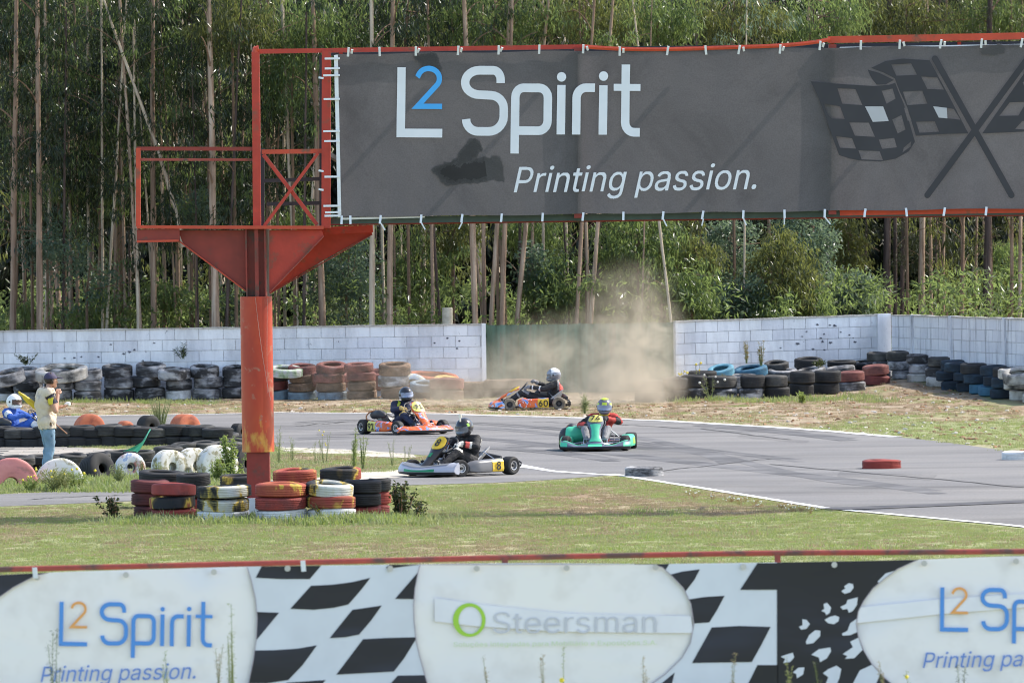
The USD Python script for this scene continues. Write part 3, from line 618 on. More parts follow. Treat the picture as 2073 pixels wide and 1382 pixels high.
obj('flag_square', bsheet(Polygon(c2(gaps[2])), .4), M_plight, banner); obj('flag_square', bsheet(Polygon(c2([(1545, 474), (1625, 484), (1628, 545), (1578, 540)])), .4), M_plight, banner)
pole1 = LineString(c2([(1556, 198), (2000, 990)])).buffer(6.2); pole2 = LineString(c2([(2250, -15), (1512, 990)])).buffer(6.2)
obj('printed_flag_pole', bsheet(unary_union([pole1, pole2])), M_pblack, banner)
f2 = Polygon(c2([(2090, 260), (2200, 130), (2700, 150), (2800, 580), (2500, 640), (2300, 610), (2000, 625), (1830, 632)]))
g2_ = [Polygon(c2(q)) for q in [[(1990, 452), (2090, 448), (2040, 528), (1930, 530)], [(2063, 560), (2180, 560), (2140, 612), (2022, 606)], [(2065, 335), (2150, 300), (2200, 360), (2080, 372)], [(2200, 460), (2320, 460), (2280, 540), (2170, 540)], [(2250, 260), (2360, 250), (2340, 330), (2230, 340)]]]
obj('printed_flag', bsheet(f2.difference(unary_union(g2_)).difference(pole2.buffer(2))), M_pblack, banner)
# cable ties: top, bottom and left edge
rz = np.random.default_rng(4)
def tie(a, b, w=.030): return bar(a, b, w, .012, up=(0, 1, 0))
for X in [706, 768, 842, 928, 1010, 1092, 1181, 1255, 1353, 1428, 1498, 1580, 1661, 1743, 1822, 1906, 1988, 2070, 2150, 2240]:
    y = ty(X, 97) + (6 if 1190 < X < 1650 else 0); obj('cable_tie', tie(at(X, y, PD - .05), at(X - 1 + rz.normal(0, 1.2), y + 18, PD - .01)), M_zip, banner)
    if X % 3: obj('cable_tie', tie(at(X + 7, y + 4, PD - .05), at(X + 6 + rz.normal(0, 2), y + 12, PD - .01)), M_zip, banner)
for X in [692, 709, 771, 853, 936, 1016, 1099, 1181, 1262, 1343, 1424, 1505, 1588, 1670, 1752, 1834, 1913, 1997, 2080, 2160, 2240]:
    y = ty(X, 437); obj('cable_tie', tie(at(X, y, PD - .01), at(X - 1 + rz.normal(0, 1.5), y + 17, PD - .04)), M_zip, banner)
    if rz.random() < .45: obj('cable_tie', tie(at(X, y + 16, PD - .04), at(X + rz.normal(0, 9), y + 30, PD - .03), .018), M_zip, banner)
for Y in [119, 139, 153, 201, 266, 286, 358, 417, 430, 437]:
    obj('cable_tie', tie(at(656 + rz.uniform(-2, 4), Y, PD - .05), at(688, Y - .5, PD - .01), .026), M_zip, banner)
for Y in (157, 345, 383): obj('cable_tie', tie(at(645, Y, PD - .05), at(655, Y + 2, PD - .05), .026), M_zip, banner)

# ================================================================ the printed fence in the foreground
FD0, FD1 = 47.6, 48.3
fa, fb = at(0, 1160, FD0), at(2073, 1122, FD1)
fdir = (fb - fa)[:2] / np.linalg.norm((fb - fa)[:2]); fn = np.array([fdir[1], -fdir[0]])
def fp(X, Y, off=0.0):
    """the point of the fence face seen at X, Y, moved off metres towards the camera"""
    d = ray(X, Y); p0 = fa[:2] + fn * off
    t = ((p0 - EYE[:2]) @ fn) / (d[:2] @ fn); return EYE + d * t
fence = thing('fence', 'low red steel fence in the foreground carrying the printed boards', 'fence', (0, 0, 0))
top_line = [(-250, 1158), (0, 1152), (500, 1140.5), (1000, 1128.5), (1300, 1123), (1572, 1118.5), (1800, 1117.5), (2073, 1115.5), (2330, 1113)]
rp_ = np.array([fp(x, y, -.06) for x, y in top_line])
obj('top_rail', tube(resample(rp_, 20), .021, 8), M_rail, fence)
lo = np.array([fp(x, y + 160, -.06) for x, y in top_line]); obj('lower_rail', tube(resample(lo, 12), .02, 6), M_rail, fence)
for X in (-140, 470, 1022, 1574, 2126):
    a = fp(X, np.interp(X, [p[0] for p in top_line], [p[1] for p in top_line]), -.06); obj('fence_post', bar((a[0], a[1], 0), a, .045, .045), M_rail, fence)
    f_ = fp(X, 1300, -.06)
M_board = usdkit.material(stage, LK('board_white'), {
    'g': ('geometry', {}), 'm': ('mapping', {'scale': (.35, 1, 1.0)}), 'n': ('noise_texture', {'scale': 1.6, 'detail': 3, 'roughness': .45, 'distortion': .4}), 'n2': ('noise_texture', {'scale': 4, 'detail': 6}),
    'r': ('rgb_ramp', {'ramp': [(.35, (.70, .70, .76)), (.48, (.76, .73, .73)), (.62, (.79, .75, .72)), (.75, (.73, .72, .76))]}), 'r2': ('rgb_ramp', {'ramp': [(.3, (.90, .89, .88)), (.5, (1, 1, 1))]}), 'x': ('mix_color', {'blend_type': 'multiply', 'fac': 1.0}),
    'p': ('principled_bsdf', {'roughness': .45, 'specular_ior_level': .4})},
    [('g.position', 'm.vector'), ('m.vector', 'n.vector'), ('g.position', 'n2.vector'), ('n.fac', 'r.fac'), ('n2.fac', 'r2.fac'), ('r.color', 'x.a'), ('r2.color', 'x.b'), ('x.result', 'p.base_color')], surface='p.BSDF')
M_bcheck = mat('board_pale_blue', (.60, .62, .67), .45, .06, 2); M_bblack = ramp_mat('board_black', [(.3, (.012, .012, .014)), (.5, (.016, .016, .022)), (.65, (.025, .028, .045))], scale=1.4, rough=.4, bump=0, stretch=(.3, 1, 1.6))
M_bblue = print_mat('board_blue', (.075, .25, .62)); M_bblue2 = print_mat('board_deep_blue', (.14, .24, .55)); M_borange = print_mat('board_orange', (.72, .33, .10)); M_bgreen = print_mat('board_green', (.32, .55, .05)); M_bgrey = print_mat('board_grey', (.52, .52, .56)); M_bpale = print_mat('board_pale_green', (.60, .68, .44)); M_bedge = print_mat('board_edge_shade', (.33, .29, .33)); M_bband = print_mat('board_band', (.715, .705, .735))
fprint = thing('printed_board', 'row of printed advertising boards, white ovals between chequered fields, on the foreground fence', 'advertising board', (0, 0, 0))
def fsheet(poly, k=0): return sheet(poly, lambda x, y: fp(x, y, .012 + .0022 * k))
board_top = [(-260, 1172), (0, 1163), (150, 1156), (500, 1146), (850, 1141.5), (1050, 1139), (1330, 1141), (1620, 1137), (1850, 1132.5), (2073, 1124), (2340, 1118)]
BB = 1455
board = Polygon(board_top + [(2340, BB - 40), (-260, BB + 12)])
front = resample(board_top, 50); bt = np.array([fp(x, y, 0) for x, y in front]); bb_ = bt.copy(); bb_[:, 2] = .10
ring = np.stack([bt, bb_, bb_ + [0, .006, 0], bt + [0, .006, 0]], 1); pm = skin(ring)
obj('panel', pm, M_board, fprint)
def dev(c, s=3.702, ox=0, oy=1120): return [(ox + x / s, oy + y / s) for x, y in c]
def clipb(p): return p.intersection(board)
ell1 = Polygon([(-180, 1300)] + [(x, y) for x, y in dev([(0, 325), (100, 255), (260, 170), (420, 130), (900, 118), (1400, 106), (1845, 92)])] + dev([(1880, 200), (1912, 340), (1925, 480), (1918, 640), (1895, 800), (1860, 970), (1780, 1240)]) + [(-120, 1460)])
ell2 = Polygon([(1320, 1142)] + dev([(0, 0)], 1, 1340, 1148) + [(1360, 1166), (1383, 1190), (1398, 1222), (1404, 1262), (1397, 1300), (1380, 1330), (1345, 1364), (1300, 1395), (1200, 1470), (900, 1470)] + dev([(1400, 1120), (1345, 940), (1300, 780), (1270, 650), (1255, 500), (1252, 380), (1262, 260), (1285, 140), (1300, 85)], 3.702, 500, 1120))
ell3 = Polygon(dev([(1320, 72), (1150, 150), (1060, 215), (970, 290), (900, 385), (862, 460), (848, 550), (862, 640), (900, 740), (960, 840), (1040, 930), (1110, 990), (1300, 1150), (1500, 1250)], 3.618, 1500, 1110) + [(2340, 1470), (2340, 1118)])
fields = clipb(Polygon([(-260, 1100), (2340, 1100), (2340, 1470), (-260, 1470)])).difference(unary_union([ell1, ell2, ell3]))
obj('chequered_field', fsheet(fields.intersection(sbox(480, 1100, 1590, 1480)), 0), M_bcheck, fprint)
for q in getattr(fields.difference(sbox(480, 1100, 1573, 1480)), 'geoms', []): obj('chequered_field', fsheet(q, 1), M_bblack, fprint, label='black field of the board')
chk = [dev(c, 3.702, 500, 1120) for c in [[(110, 95), (560, 85), (470, 190), (250, 190), (65, 180)], [(480, 240), (640, 232), (790, 212), (925, 180), (860, 265), (760, 380), (650, 405), (500, 420), (325, 412)], [(1110, 338), (1290, 130), (1290, 340)], [(1040, 105), (1070, 82), (1300, 82), (1210, 92), (1060, 112)], [(60, 435), (240, 442), (60, 660)], [(790, 420), (1010, 388), (930, 500), (840, 605), (740, 625), (620, 632)], [(-20, 725), (200, 722), (380, 710), (525, 685), (420, 830), (310, 945), (150, 970), (-40, 970)], [(870, 640), (1050, 630), (1275, 625), (1180, 780), (1100, 882), (860, 895), (670, 905)], [(1130, 912), (1400, 908), (1400, 1060), (1000, 1060)], [(300, 965), (590, 945), (450, 1100), (150, 1100)]]]
chk += [dev(c, 2.0, 1036, 1080) for c in [[(490, 118), (640, 118), (620, 150), (560, 158)], [(640, 165), (690, 152), (762, 143), (740, 185), (690, 250), (600, 260)], [(715, 265), (780, 255), (862, 250), (830, 310), (800, 358), (680, 366)], [(810, 378), (920, 372), (1048, 376), (1010, 450), (972, 518), (730, 522)], [(995, 118), (1080, 118), (1080, 226), (925, 226)], [(995, 530), (1080, 530), (1080, 610), (990, 700), (900, 720)], [(600, 610), (660, 560), (640, 640), (560, 720)]]]
allc = unary_union([Polygon(c).buffer(0) for c in chk])
for k_, c in enumerate(chk):
    q = Polygon(c).buffer(0).intersection(fields)
    for gq in getattr(q, 'geoms', [q]):
        if gq.geom_type == 'Polygon' and gq.area > 4: obj('black_square', fsheet(gq, 1 + .2 * (k_ % 3)), M_bblack, fprint)
# torn white flecks on the black field
def dv(c): return [(1500 + x / 3.618, 1110 + y / 3.618) for x, y in c]
flk = [[(735, 310), (765, 290), (755, 275), (790, 252), (820, 258), (825, 285), (800, 318), (760, 330)], [(728, 425), (770, 405), (780, 375), (855, 355), (850, 410), (820, 455), (790, 468), (780, 440), (745, 445)], [(588, 455), (610, 440), (605, 405), (630, 395), (660, 430), (650, 470), (625, 485), (615, 465)], [(612, 520), (650, 498), (690, 488), (720, 500), (715, 530), (680, 552), (640, 545)], [(425, 570), (450, 560), (450, 515), (480, 520), (505, 550), (480, 585), (440, 592)], [(475, 680), (500, 630), (545, 595), (582, 600), (580, 640), (530, 690), (480, 698)], [(740, 620), (780, 600), (800, 545), (850, 510), (850, 610), (800, 632), (745, 635)], [(290, 790), (330, 775), (380, 760), (390, 795), (360, 828), (310, 835), (325, 805)], [(515, 775), (570, 735), (655, 722), (660, 750), (630, 800), (580, 830), (570, 795)], [(745, 770), (820, 720), (800, 680), (860, 650), (890, 740), (830, 800), (760, 805), (780, 785)], [(380, 905), (420, 870), (465, 868), (455, 920), (410, 948), (405, 915)], [(600, 910), (640, 880), (700, 855), (735, 880), (720, 950), (680, 1040), (600, 1040), (640, 940)], [(820, 985), (870, 890), (960, 848), (1020, 915), (960, 1060), (820, 1060)], [(1000, 240), (1060, 180), (1130, 160), (1180, 160), (1040, 280)]]
for c in flk:
    q = Polygon(dv(c)).buffer(1.2).buffer(-1.2).intersection(fields)
    for gq in getattr(q, 'geoms', [q]):
        if gq.geom_type == 'Polygon' and gq.area > 2: obj('white_fleck', fsheet(gq, 2), M_bcheck, fprint)
# pale bands and dark outlines of the ovals
for ell in (ell1, ell2, ell3):
    rim = ell.buffer(1.6).difference(ell).intersection(board.buffer(-1))
    for q in getattr(rim, 'geoms', [rim]): obj('oval_edge', fsheet(q, 2.6), M_bedge, fprint)
obj('pale_band', fsheet(Polygon(dev([(0, 110), (400, 165), (1000, 225), (1600, 240), (1920, 245), (1938, 372), (1600, 372), (900, 360), (300, 320), (0, 285)], 3.702, 880, 1180)).intersection(ell2), .5), M_bband, fprint)
obj('pale_band', fsheet(Polygon(dv([(855, 430), (1450, 370), (2200, 320), (2200, 420), (1450, 480), (850, 545)])).intersection(ell3), .5), M_bband, fprint)
# words
for k_, v in spirit((.632, -.018 * .632, .012, .66, 119, 1217), 13).items():
    obj('letter', fsheet(v, 3), M_borange if k_ == '2' else M_bblue, fprint, **({'label': 'orange raised figure 2'} if k_ == '2' else {}))
for k_, v in spirit((.632, -.010 * .632, .012, .66, 1902, 1188), 13).items():
    obj('letter', fsheet(v, 3), M_borange if k_ == '2' else M_bblue, fprint)
for q in fit_text('Printing passion.', 82, 402, 1379.5, 1372, 31, .22): obj('letter', fsheet(q, 3), M_bblue2, fprint)
for q in fit_text('Printing passion.', 1868, 2188, 1351, 1345, 31, .22): obj('letter', fsheet(q, 3), M_bblue2, fprint)
for q in fit_text('Steersman', 998, 1330, 1281.5, 1279, 44, 0): obj('letter', fsheet(q.buffer(-.7), 3), M_bgrey, fprint)
for q in fit_text('Soluções integradas para Mobiliário e Exposições S.A.', 918, 1330, 1308, 1304, 9.0, 0): obj('letter', fsheet(q, 3), M_bpale, fprint)
ro = Point(0, 0).buffer(1, 32)
obj('green_ring', fsheet(affinity.translate(affinity.scale(ro, 33, 34), 950, 1254).difference(affinity.translate(affinity.scale(ro, 23.5, 27.5), 952, 1254.5)), 3), M_bgreen, fprint)
M_bolt = mat('bolt_grey', (.5, .48, .46), .4, .1, metallic=.4)
for X, Y in [(255, 1163), (433, 1157), (965, 1150), (1147, 1149), (1505, 1146), (1327, 1147.5), (1689, 1142.5), (1871, 1139.5), (2057, 1135.5), (582, 1150), (75, 1168), (790, 1150)]:
    c = fp(X, Y, .02); mm = trimesh.creation.cylinder(.022, .012, sections=14); mm.apply_transform(rotm(math.pi / 2, (1, 0, 0))); mm.apply_translation(c); obj('bolt', mm, M_bolt, fprint)
for X, Y in [(70, 1148), (613, 1134)]:
    obj('cable_tie', tie(fp(X, Y, .03), fp(X + 2, Y + 22, .03), .035), M_zip, fprint)
# ================================================================ tyres
def tyre_mesh(R=.30, w=.19, rb=None, style=0, n=36, seed=0, squash=0.0):
    """a used tyre lying flat, base at z = 0: tread with grooves, shoulders, side walls and an open bead"""
    rb = rb or R * .62; h = w / 2; sh = min(.035, w * .18)
    t = [(rb + .004, -h * .62), (rb, -h * .50), (rb - .004, -h * .80), (rb + .010, -h * .90), (rb + (R - rb) * .45, -h * 1.0), (R - sh * 1.05, -h * .93), (R - sh * .25, -h * .80)]
    tread = []
    ng = {0: 4, 1: 3, 2: 5, 3: 0}[style]; a, b = -h * .74, h * .74
    if ng == 0: tread = [(R, a), (R + .003, 0), (R, b)]
    else:
        gw = .010
        cuts = np.linspace(a, b, ng + 2)[1:-1]; tread = [(R, a)]
        for c in cuts: tread += [(R + .002, c - gw / 2), (R - .009, c - gw / 2 + .001), (R - .009, c + gw / 2 - .001), (R + .002, c + gw / 2)]
        tread += [(R, b)]
    up = [(x, -z) for x, z in t[::-1]]
    inner = [(rb + .016, h * .40), (R - .035, h * .62), (R - .02, 0), (R - .035, -h * .62), (rb + .016, -h * .40)]
    prof = np.array(t + tread + up + inner)
    g = np.arange(n) * 2 * np.pi / n
    r = np.random.default_rng(seed)
    v = np.stack([prof[None, :, 0] * np.cos(g)[:, None], prof[None, :, 0] * np.sin(g)[:, None], np.broadcast_to(prof[None, :, 1], (n, len(prof)))], -1)
    out = prof[:, 0] > R - .001
    if style == 2:                                   # lugs across the tread
        v[::2, out, :2] *= .985; 
    if style in (0, 1): v[::3, out, :2] *= .9965
    wob = 1 + .012 * np.sin(2 * g + r.uniform(0, 6)) + .006 * np.sin(3 * g + r.uniform(0, 6))
    v[..., :2] *= wob[:, None, None]; v[..., 2] += (.006 + squash) * np.sin(2 * g + r.uniform(0, 6))[:, None] * (v[..., 2] > 0)
    v = np.concatenate([v, v[:1]], 0)
    m = skin(v, cap=False); m.merge_vertices()
    if m.volume < 0: m.invert()
    m.apply_translation((0, 0, h)); return m
K = (.022, .022, .024); K2 = (.045, .045, .047); GREY = (.20, .20, .205); WH = (.46, .46, .465); RD = (.30, .052, .042); RD2 = (.20, .048, .042); YE = (.60, .42, .07); BL = (.07, .20, .31); LB = (.16, .42, .55); OR = (.45, .13, .06); PK = (.56, .21, .20); DB = (.025, .06, .10); BR = (.25, .15, .10)
def tyre_paint(name, stops, scale=2.2, stretch=(1, 1, 1.6), rough=.75):
    return ramp_mat('tyre_' + name, stops, scale=scale, rough=rough, bump=.0035, bscale=70, detail=5, stretch=stretch, spec=.35, distort=.2)
TM = {
    'black': tyre_paint('black', [(.3, (.016, .016, .017)), (.55, (.026, .026, .027)), (.75, (.05, .05, .05))]),
    'dusty black': tyre_paint('dusty_black', [(.3, (.025, .025, .026)), (.5, (.05, .049, .047)), (.72, (.12, .115, .105))], 3),
    'grey and white': tyre_paint('grey_white', [(.36, K2), (.46, (.12, .12, .125)), (.53, (.27, .27, .28)), (.64, WH), (.8, (.42, .42, .42))], 2.4, (1, 1, 2.2)),
    'black and white': tyre_paint('black_white', [(.3, K), (.47, K2), (.54, (.25, .25, .26)), (.62, WH), (.8, (.48, .48, .48))], 2.0, (1, 1, 2.0)),
    'scuffed black': tyre_paint('scuffed', [(.3, K), (.50, K2), (.58, GREY), (.70, (.38, .38, .39))], 2.6, (1, 1, 2.4)),
    'white': tyre_paint('white', [(.30, (.10, .10, .10)), (.385, (.50, .50, .49)), (.5, (.70, .70, .69)), (.8, (.66, .66, .66))], 3.0),
    'worn white': tyre_paint('worn_white', [(.34, K2), (.44, (.25, .24, .22)), (.52, (.46, .44, .40)), (.66, (.60, .59, .56)), (.8, (.5, .48, .44))], 2.2, (1, 1, 1)),
    'flaking white': tyre_paint('flaking_white', [(.28, (.16, .14, .08)), (.42, (.42, .39, .27)), (.48, (.68, .67, .62)), (.8, (.74, .74, .72))], 9.0, (1, 1, 1)),
    'red': tyre_paint('red', [(.3, (.10, .03, .028)), (.42, RD2), (.52, RD), (.8, (.36, .065, .05))], 2.2),
    'dark red': tyre_paint('dark_red', [(.3, (.05, .022, .022)), (.45, (.13, .038, .036)), (.7, RD2)], 2.0),
    'faded red': tyre_paint('faded_red', [(.3, (.05, .035, .033)), (.44, (.15, .060, .052)), (.58, (.23, .085, .072)), (.75, (.28, .17, .145))], 2.6),
    'red and black': tyre_paint('red_black', [(.40, RD), (.455, (.28, .07, .04)), (.475, YE), (.495, (.1, .07, .03)), (.53, K), (.8, K2)], .9, (1, 1, .5)),
    'white, yellow and black': tyre_paint('white_yellow_black', [(.40, (.58, .58, .56)), (.455, (.52, .50, .40)), (.468, YE), (.482, (.18, .15, .06)), (.505, K), (.8, K2)], 1.1, (1, 1, .5)),
    'red, yellow and black': tyre_paint('red_yellow_black', [(.36, RD), (.485, (.38, .10, .05)), (.505, YE), (.53, (.06, .05, .03)), (.60, (.10, .10, .10)), (.75, K)], 1.4, (1, 1, .4)),
    'brown': tyre_paint('brown', [(.3, (.04, .032, .028)), (.45, (.12, .078, .055)), (.58, (.21, .13, .085)), (.72, (.30, .24, .19))], 3.0),
    'blue grey': tyre_paint('blue_grey', [(.3, (.06, .07, .08)), (.45, (.16, .20, .24)), (.6, (.22, .30, .36)), (.8, (.33, .38, .42))], 2.6),
    'light blue': tyre_paint('light_blue', [(.3, (.07, .17, .23)), (.5, (.13, .31, .40)), (.8, (.21, .41, .50))], 3),
    'blue': tyre_paint('blue', [(.3, (.03, .07, .11)), (.5, (.05, .15, .235)), (.8, (.09, .21, .30))], 3),
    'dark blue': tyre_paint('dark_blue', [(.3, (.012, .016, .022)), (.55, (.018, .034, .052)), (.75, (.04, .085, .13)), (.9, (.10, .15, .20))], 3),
    'yellow': tyre_paint('yellow', [(.3, (.28, .17, .06)), (.5, (.52, .35, .12)), (.8, (.58, .42, .2))], 3),
    'white and green': tyre_paint('white_green', [(.34, (.12, .20, .10)), (.47, (.40, .47, .34)), (.55, WH), (.8, (.62, .62, .58))], 5, (1, 1, .5)),
    'pink': tyre_paint('pink', [(.3, (.35, .16, .14)), (.42, PK), (.6, (.62, .25, .23)), (.75, (.66, .42, .38))], 4),
    'orange red': tyre_paint('orange_red', [(.3, (.22, .06, .04)), (.45, (.42, .12, .06)), (.7, (.50, .17, .09))], 3),
    'white, blue and pink': tyre_paint('white_blue_pink', [(.36, (.45, .20, .18)), (.42, (.66, .62, .6)), (.50, (.70, .70, .70)), (.54, (.25, .35, .58)), (.60, (.62, .64, .68)), (.7, (.6, .58, .55))], 4, (1, 1, 1)),
    'pale yellow and blue': tyre_paint('yellow_blue', [(.36, (.55, .50, .32)), (.47, (.60, .58, .48)), (.52, (.35, .45, .56)), (.8, (.42, .52, .62))], 3),
}
_tseed = [100]
def place_tyre(name, p, wpx_m, col, label, h=None, style=None, tilt=(0, 0), group=None, rotz=None, n=36, upright=None, hole=None):
    """p: centre of the tyre's base (world)"""
    _tseed[0] += 1; r = np.random.default_rng(_tseed[0])
    R = wpx_m / 2; h = h or R * .62
    style = int(r.integers(0, 3)) if style is None else style
    m = tyre_mesh(R, h, hole and R * hole, style, n, _tseed[0])
    T = np.eye(4)
    if upright is not None:
        m.apply_translation((0, 0, -h / 2)); m.apply_transform(rotm(math.pi / 2, (1, 0, 0)))
        T = rotm(upright[0], (0, 0, 1)) @ rotm(upright[1], (1, 0, 0)); m.apply_transform(T); m.apply_translation(p)
    else:
        m.apply_translation((0, 0, -h / 2)); m.apply_transform(rotm(r.uniform(0, 6) if rotz is None else rotz, (0, 0, 1)))
        m.apply_transform(rotm(tilt[0], (1, 0, 0)) @ rotm(tilt[1], (0, 1, 0))); m.apply_translation(np.asarray(p) + [0, 0, h / 2])
    return obj(name, m, TM[col], None, smooth=50, label=label, category='tyre', group=group)
LAYER = {1: ['the only one of'], 2: ['bottom of', 'top of'], 3: ['bottom of', 'middle of', 'top of'], 4: ['bottom of', 'lower middle of', 'upper middle of', 'top of']}
def stack(X, base, wpx, cols, where, hl=None, tilt_top=(0, 0), D=None, z0=None, lean=0.0, style=None, jit=.012, total=None, name='tyre', group=None):
    """a pile of tyres; cols run from the ground up"""
    c = ground(X, base) if D is None else at(X, base, D)
    s = pix(c[1]); R = wpx * s / 2; c = c + [0, R * .9, 0]; z = ground_z(c[0], c[1]) - .01 if z0 is None else z0
    r = np.random.default_rng(int(X * 7 + base)); n = len(cols)
    for i, col in enumerate(cols):
        h = (hl * s if hl else R * .66) * r.uniform(.94, 1.05)
        tl = tilt_top if i == n - 1 else (r.normal(0, .030), r.normal(0, .030))
        place_tyre(name, (c[0] + r.normal(0, jit) + lean * i, c[1] + r.normal(0, jit), z), R * 2 * r.uniform(.97, 1.02), col, f'{col} tyre, {LAYER[n][i]} {where}' if n > 1 else f'{col} tyre, {where}', h=h, tilt=tl, style=style, group=group)
        z += h * .985
    return z
GW, BW, SB, W_ = 'grey and white', 'black and white', 'scuffed black', 'white'
# along the white wall, left of the gate: the front row, from the left edge of the photograph
FT = 'tyres piled along the white block wall'
row = [(6, 815, 44, [W_, SB, GW]), (54, 815, 60, [GW, SB, GW]), (118, 815, 62, [GW, BW, GW]), (176, 814, 58, [SB, GW, GW]), (238, 812, 62, [SB, GW, SB]), (300, 811, 62, [SB, BW, GW]), (361, 810, 54, [W_, SB, GW]), (419, 809, 58, [GW, GW, BW]), (477, 808, 52, [SB, SB, SB]),
       (563, 808, 50, ['blue grey', 'dark red', 'black']), (611, 808, 58, ['blue grey', 'brown', 'brown', 'faded red']), (672, 809, 62, ['blue grey', 'brown', 'faded red', 'faded red']), (731, 809, 60, ['brown', 'brown', 'faded red', 'faded red']), (800, 809, 64, ['brown', GW, 'brown']), (862, 809, 56, ['brown', 'blue grey'])]
for i, (X, b, w, cols) in enumerate(row):
    stack(X, b, w, cols, f'{nth(i + 1)} stack from left at white wall', hl=(w * .40 if len(cols) == 3 else w * .315), tilt_top=(.10 + .05 * ((i * 7) % 3), .03 * ((i % 3) - 1)), jit=.03, group=FT)
# big truck tyres and loose ones leaning on the pile
def loose(X, Y, D, wpx, col, label, h=None, tilt=(.18, 0), style=1, hole=None):
    """centre of the tyre seen at X, Y"""
    c = at(X, Y, D); s = pix(D); hh = (h or wpx * .3) * s
    return place_tyre('truck_tyre' if wpx > 75 else 'tyre', c - [0, 0, hh / 2], wpx * s, col, label, h=hh, tilt=tilt, style=style, group=FT, hole=hole, n=44)
loose(125, 756, 149.6, 106, 'worn white', 'large white truck tyre with zigzag tread resting on the pile behind the marshal', 24, (.17, -.06), 2, .66)
loose(18, 764, 149.4, 66, GW, 'white painted tyre with slanted tread lugs tilted on the pile at the left edge', 26, (.2, -.2), 2)
loose(349, 757, 150.3, 58, BW, 'tyre lying behind the seventh stack against the white wall', 22, (.15, 0))
loose(578, 752, 150.0, 72, 'white and green', 'white and green tyre behind the red post on top of the pile', 18, (.16, .04))
loose(672, 762, 150.4, 104, 'faded red', 'large faded red truck tyre behind the red stacks', 30, (.2, .02), 0, .72)
loose(780, 768, 150.6, 110, 'faded red', 'large dusty red tyre lying flat at the wall, left of the leaning one', 36, (.10, .03), 0, .7)
loose(872, 773, 150.6, 112, 'orange red', 'large dusty orange tyre at the wall nearest the green gate', 34, (.10, .08), 0, .7)
place_tyre('tyre', at(836, 788, 148.6), 66 * pix(148.6), 'pale yellow and blue', 'pale yellow and blue tyre standing upright against the dusty pile', h=.22, upright=(.25, -.45), group=FT)
stack(905, 810, 70, ['brown', 'faded red'], 'dusty stack nearest the green gate', hl=24, group=FT)
loose(908, 776, 148.0, 62, 'yellow', 'dusty yellow tyre tilted on the stack nearest the green gate', 17, (.30, .22), 3)
for i, X in enumerate((960, 1010, 1060)):
    stack(X, 806, 62, ['brown', 'brown'], f'{nth(i + 1)} dust-veiled stack before green gate', hl=19, group=FT)
# right of the gate: low front row of black tyres with painted ones heaped behind
RT = 'tyres heaped in front of the right-hand wall'
row = [(1316, 812, 60, ['black', 'black']), (1368, 811, 56, ['black', 'black']), (1408, 810, 52, [SB, 'black']), (1462, 809, 64, [BW, 'dusty black']), (1523, 808, 50, [BW, 'black']), (1573, 807, 52, ['black', 'dusty black']), (1624, 805, 52, ['black', 'black']), (1675, 803, 54, ['black', 'black']), (1722, 800, 59, [GW, 'faded red']), (1775, 796, 56, ['dark red', 'faded red'])]
for i, (X, b, w, cols) in enumerate(row):
    stack(X, b, w, cols, f'{nth(i + 1)} low stack right of gate', hl=25 if i < 8 else 21, tilt_top=(.03, -.06 if i > 7 else 0), jit=.02, group=RT)
back = [(1422, 762, 58, 'black', 'black tyre on the heap nearest the gate', 23, (.04, 0)), (1460, 751, 54, 'light blue', 'light blue tyre tilted on the heap', 17, (.30, -.16)), (1520, 752, 68, 'blue', 'blue tyre with a red rim tilted beside the light blue one', 20, (.16, -.13)), (1572, 742, 50, 'dusty black', 'dusty black tyre behind the grey one on the heap', 20, (.2, -.06)), (1584, 759, 62, GW, 'grey worn tyre lying beside the blue and red one', 24, (.10, 0)),
        (1637, 735, 58, 'black', 'topmost black tyre against the right-hand wall', 21, (.12, 0)), (1643, 757, 58, GW, 'pale worn tyre below the topmost black one', 25, (.14, -.16)), (1704, 736, 58, 'black', 'thin black tyre lying above the grey white one', 13, (.06, 0)), (1702, 755, 60, GW, 'grey white tyre above the red ones on the heap', 28, (.05, -.12)), (1757, 738, 60, SB, 'scuffed tyre at the foot of the corner', 18, (.1, -.12)), (1500, 771, 66, GW, 'worn grey tyre under the blue one', 26, (.1, 0)), (1560, 775, 60, 'black', 'black tyre between the front row and the grey ones', 24, (0, 0))]
for X, Y, w, col, lab, h, tl in back:
    D = 147.6 + (X - 1400) * .012 + (770 - Y) * .03
    c = at(X, Y, D); s = pix(D)
    place_tyre('tyre', c - [0, 0, h * s / 2], w * s, col, lab, h=h * s, tilt=tl, group=RT)
    zz = c[2] - h * s / 2 - .2; k_ = 0
    while zz > -.1:                                          # what the heap rests on
        place_tyre('tyre', (c[0] + .03 * (k_ % 2), c[1] + .12, zz), w * s * 1.0, 'black', 'black tyre buried inside the heap by the right-hand wall', h=.2, group='tyres buried inside the heap'); zz -= .2; k_ += 1
row = [(1786, 783, 46, [GW, SB, 'dusty black']), (1826, 783, 46, [GW, GW, 'dusty black']), (1862, 784, 46, ['worn white', GW, SB]), (1896, 786, 44, ['worn white', SB, 'dusty black']), (1928, 790, 48, ['dark blue', 'dark blue', 'dark blue']), (1956, 795, 50, ['dark blue', 'dark blue', 'dark blue']), (1984, 802, 54, ['blue', 'dark blue', 'black']), (2014, 809, 56, ['blue', 'dark blue', 'dark blue']), (2040, 818, 58, ['dark blue', 'dark blue', 'black']), (2068, 828, 62, ['worn white', 'worn white', 'worn white']), (2112, 840, 64, ['worn white', 'worn white', 'worn white'])]
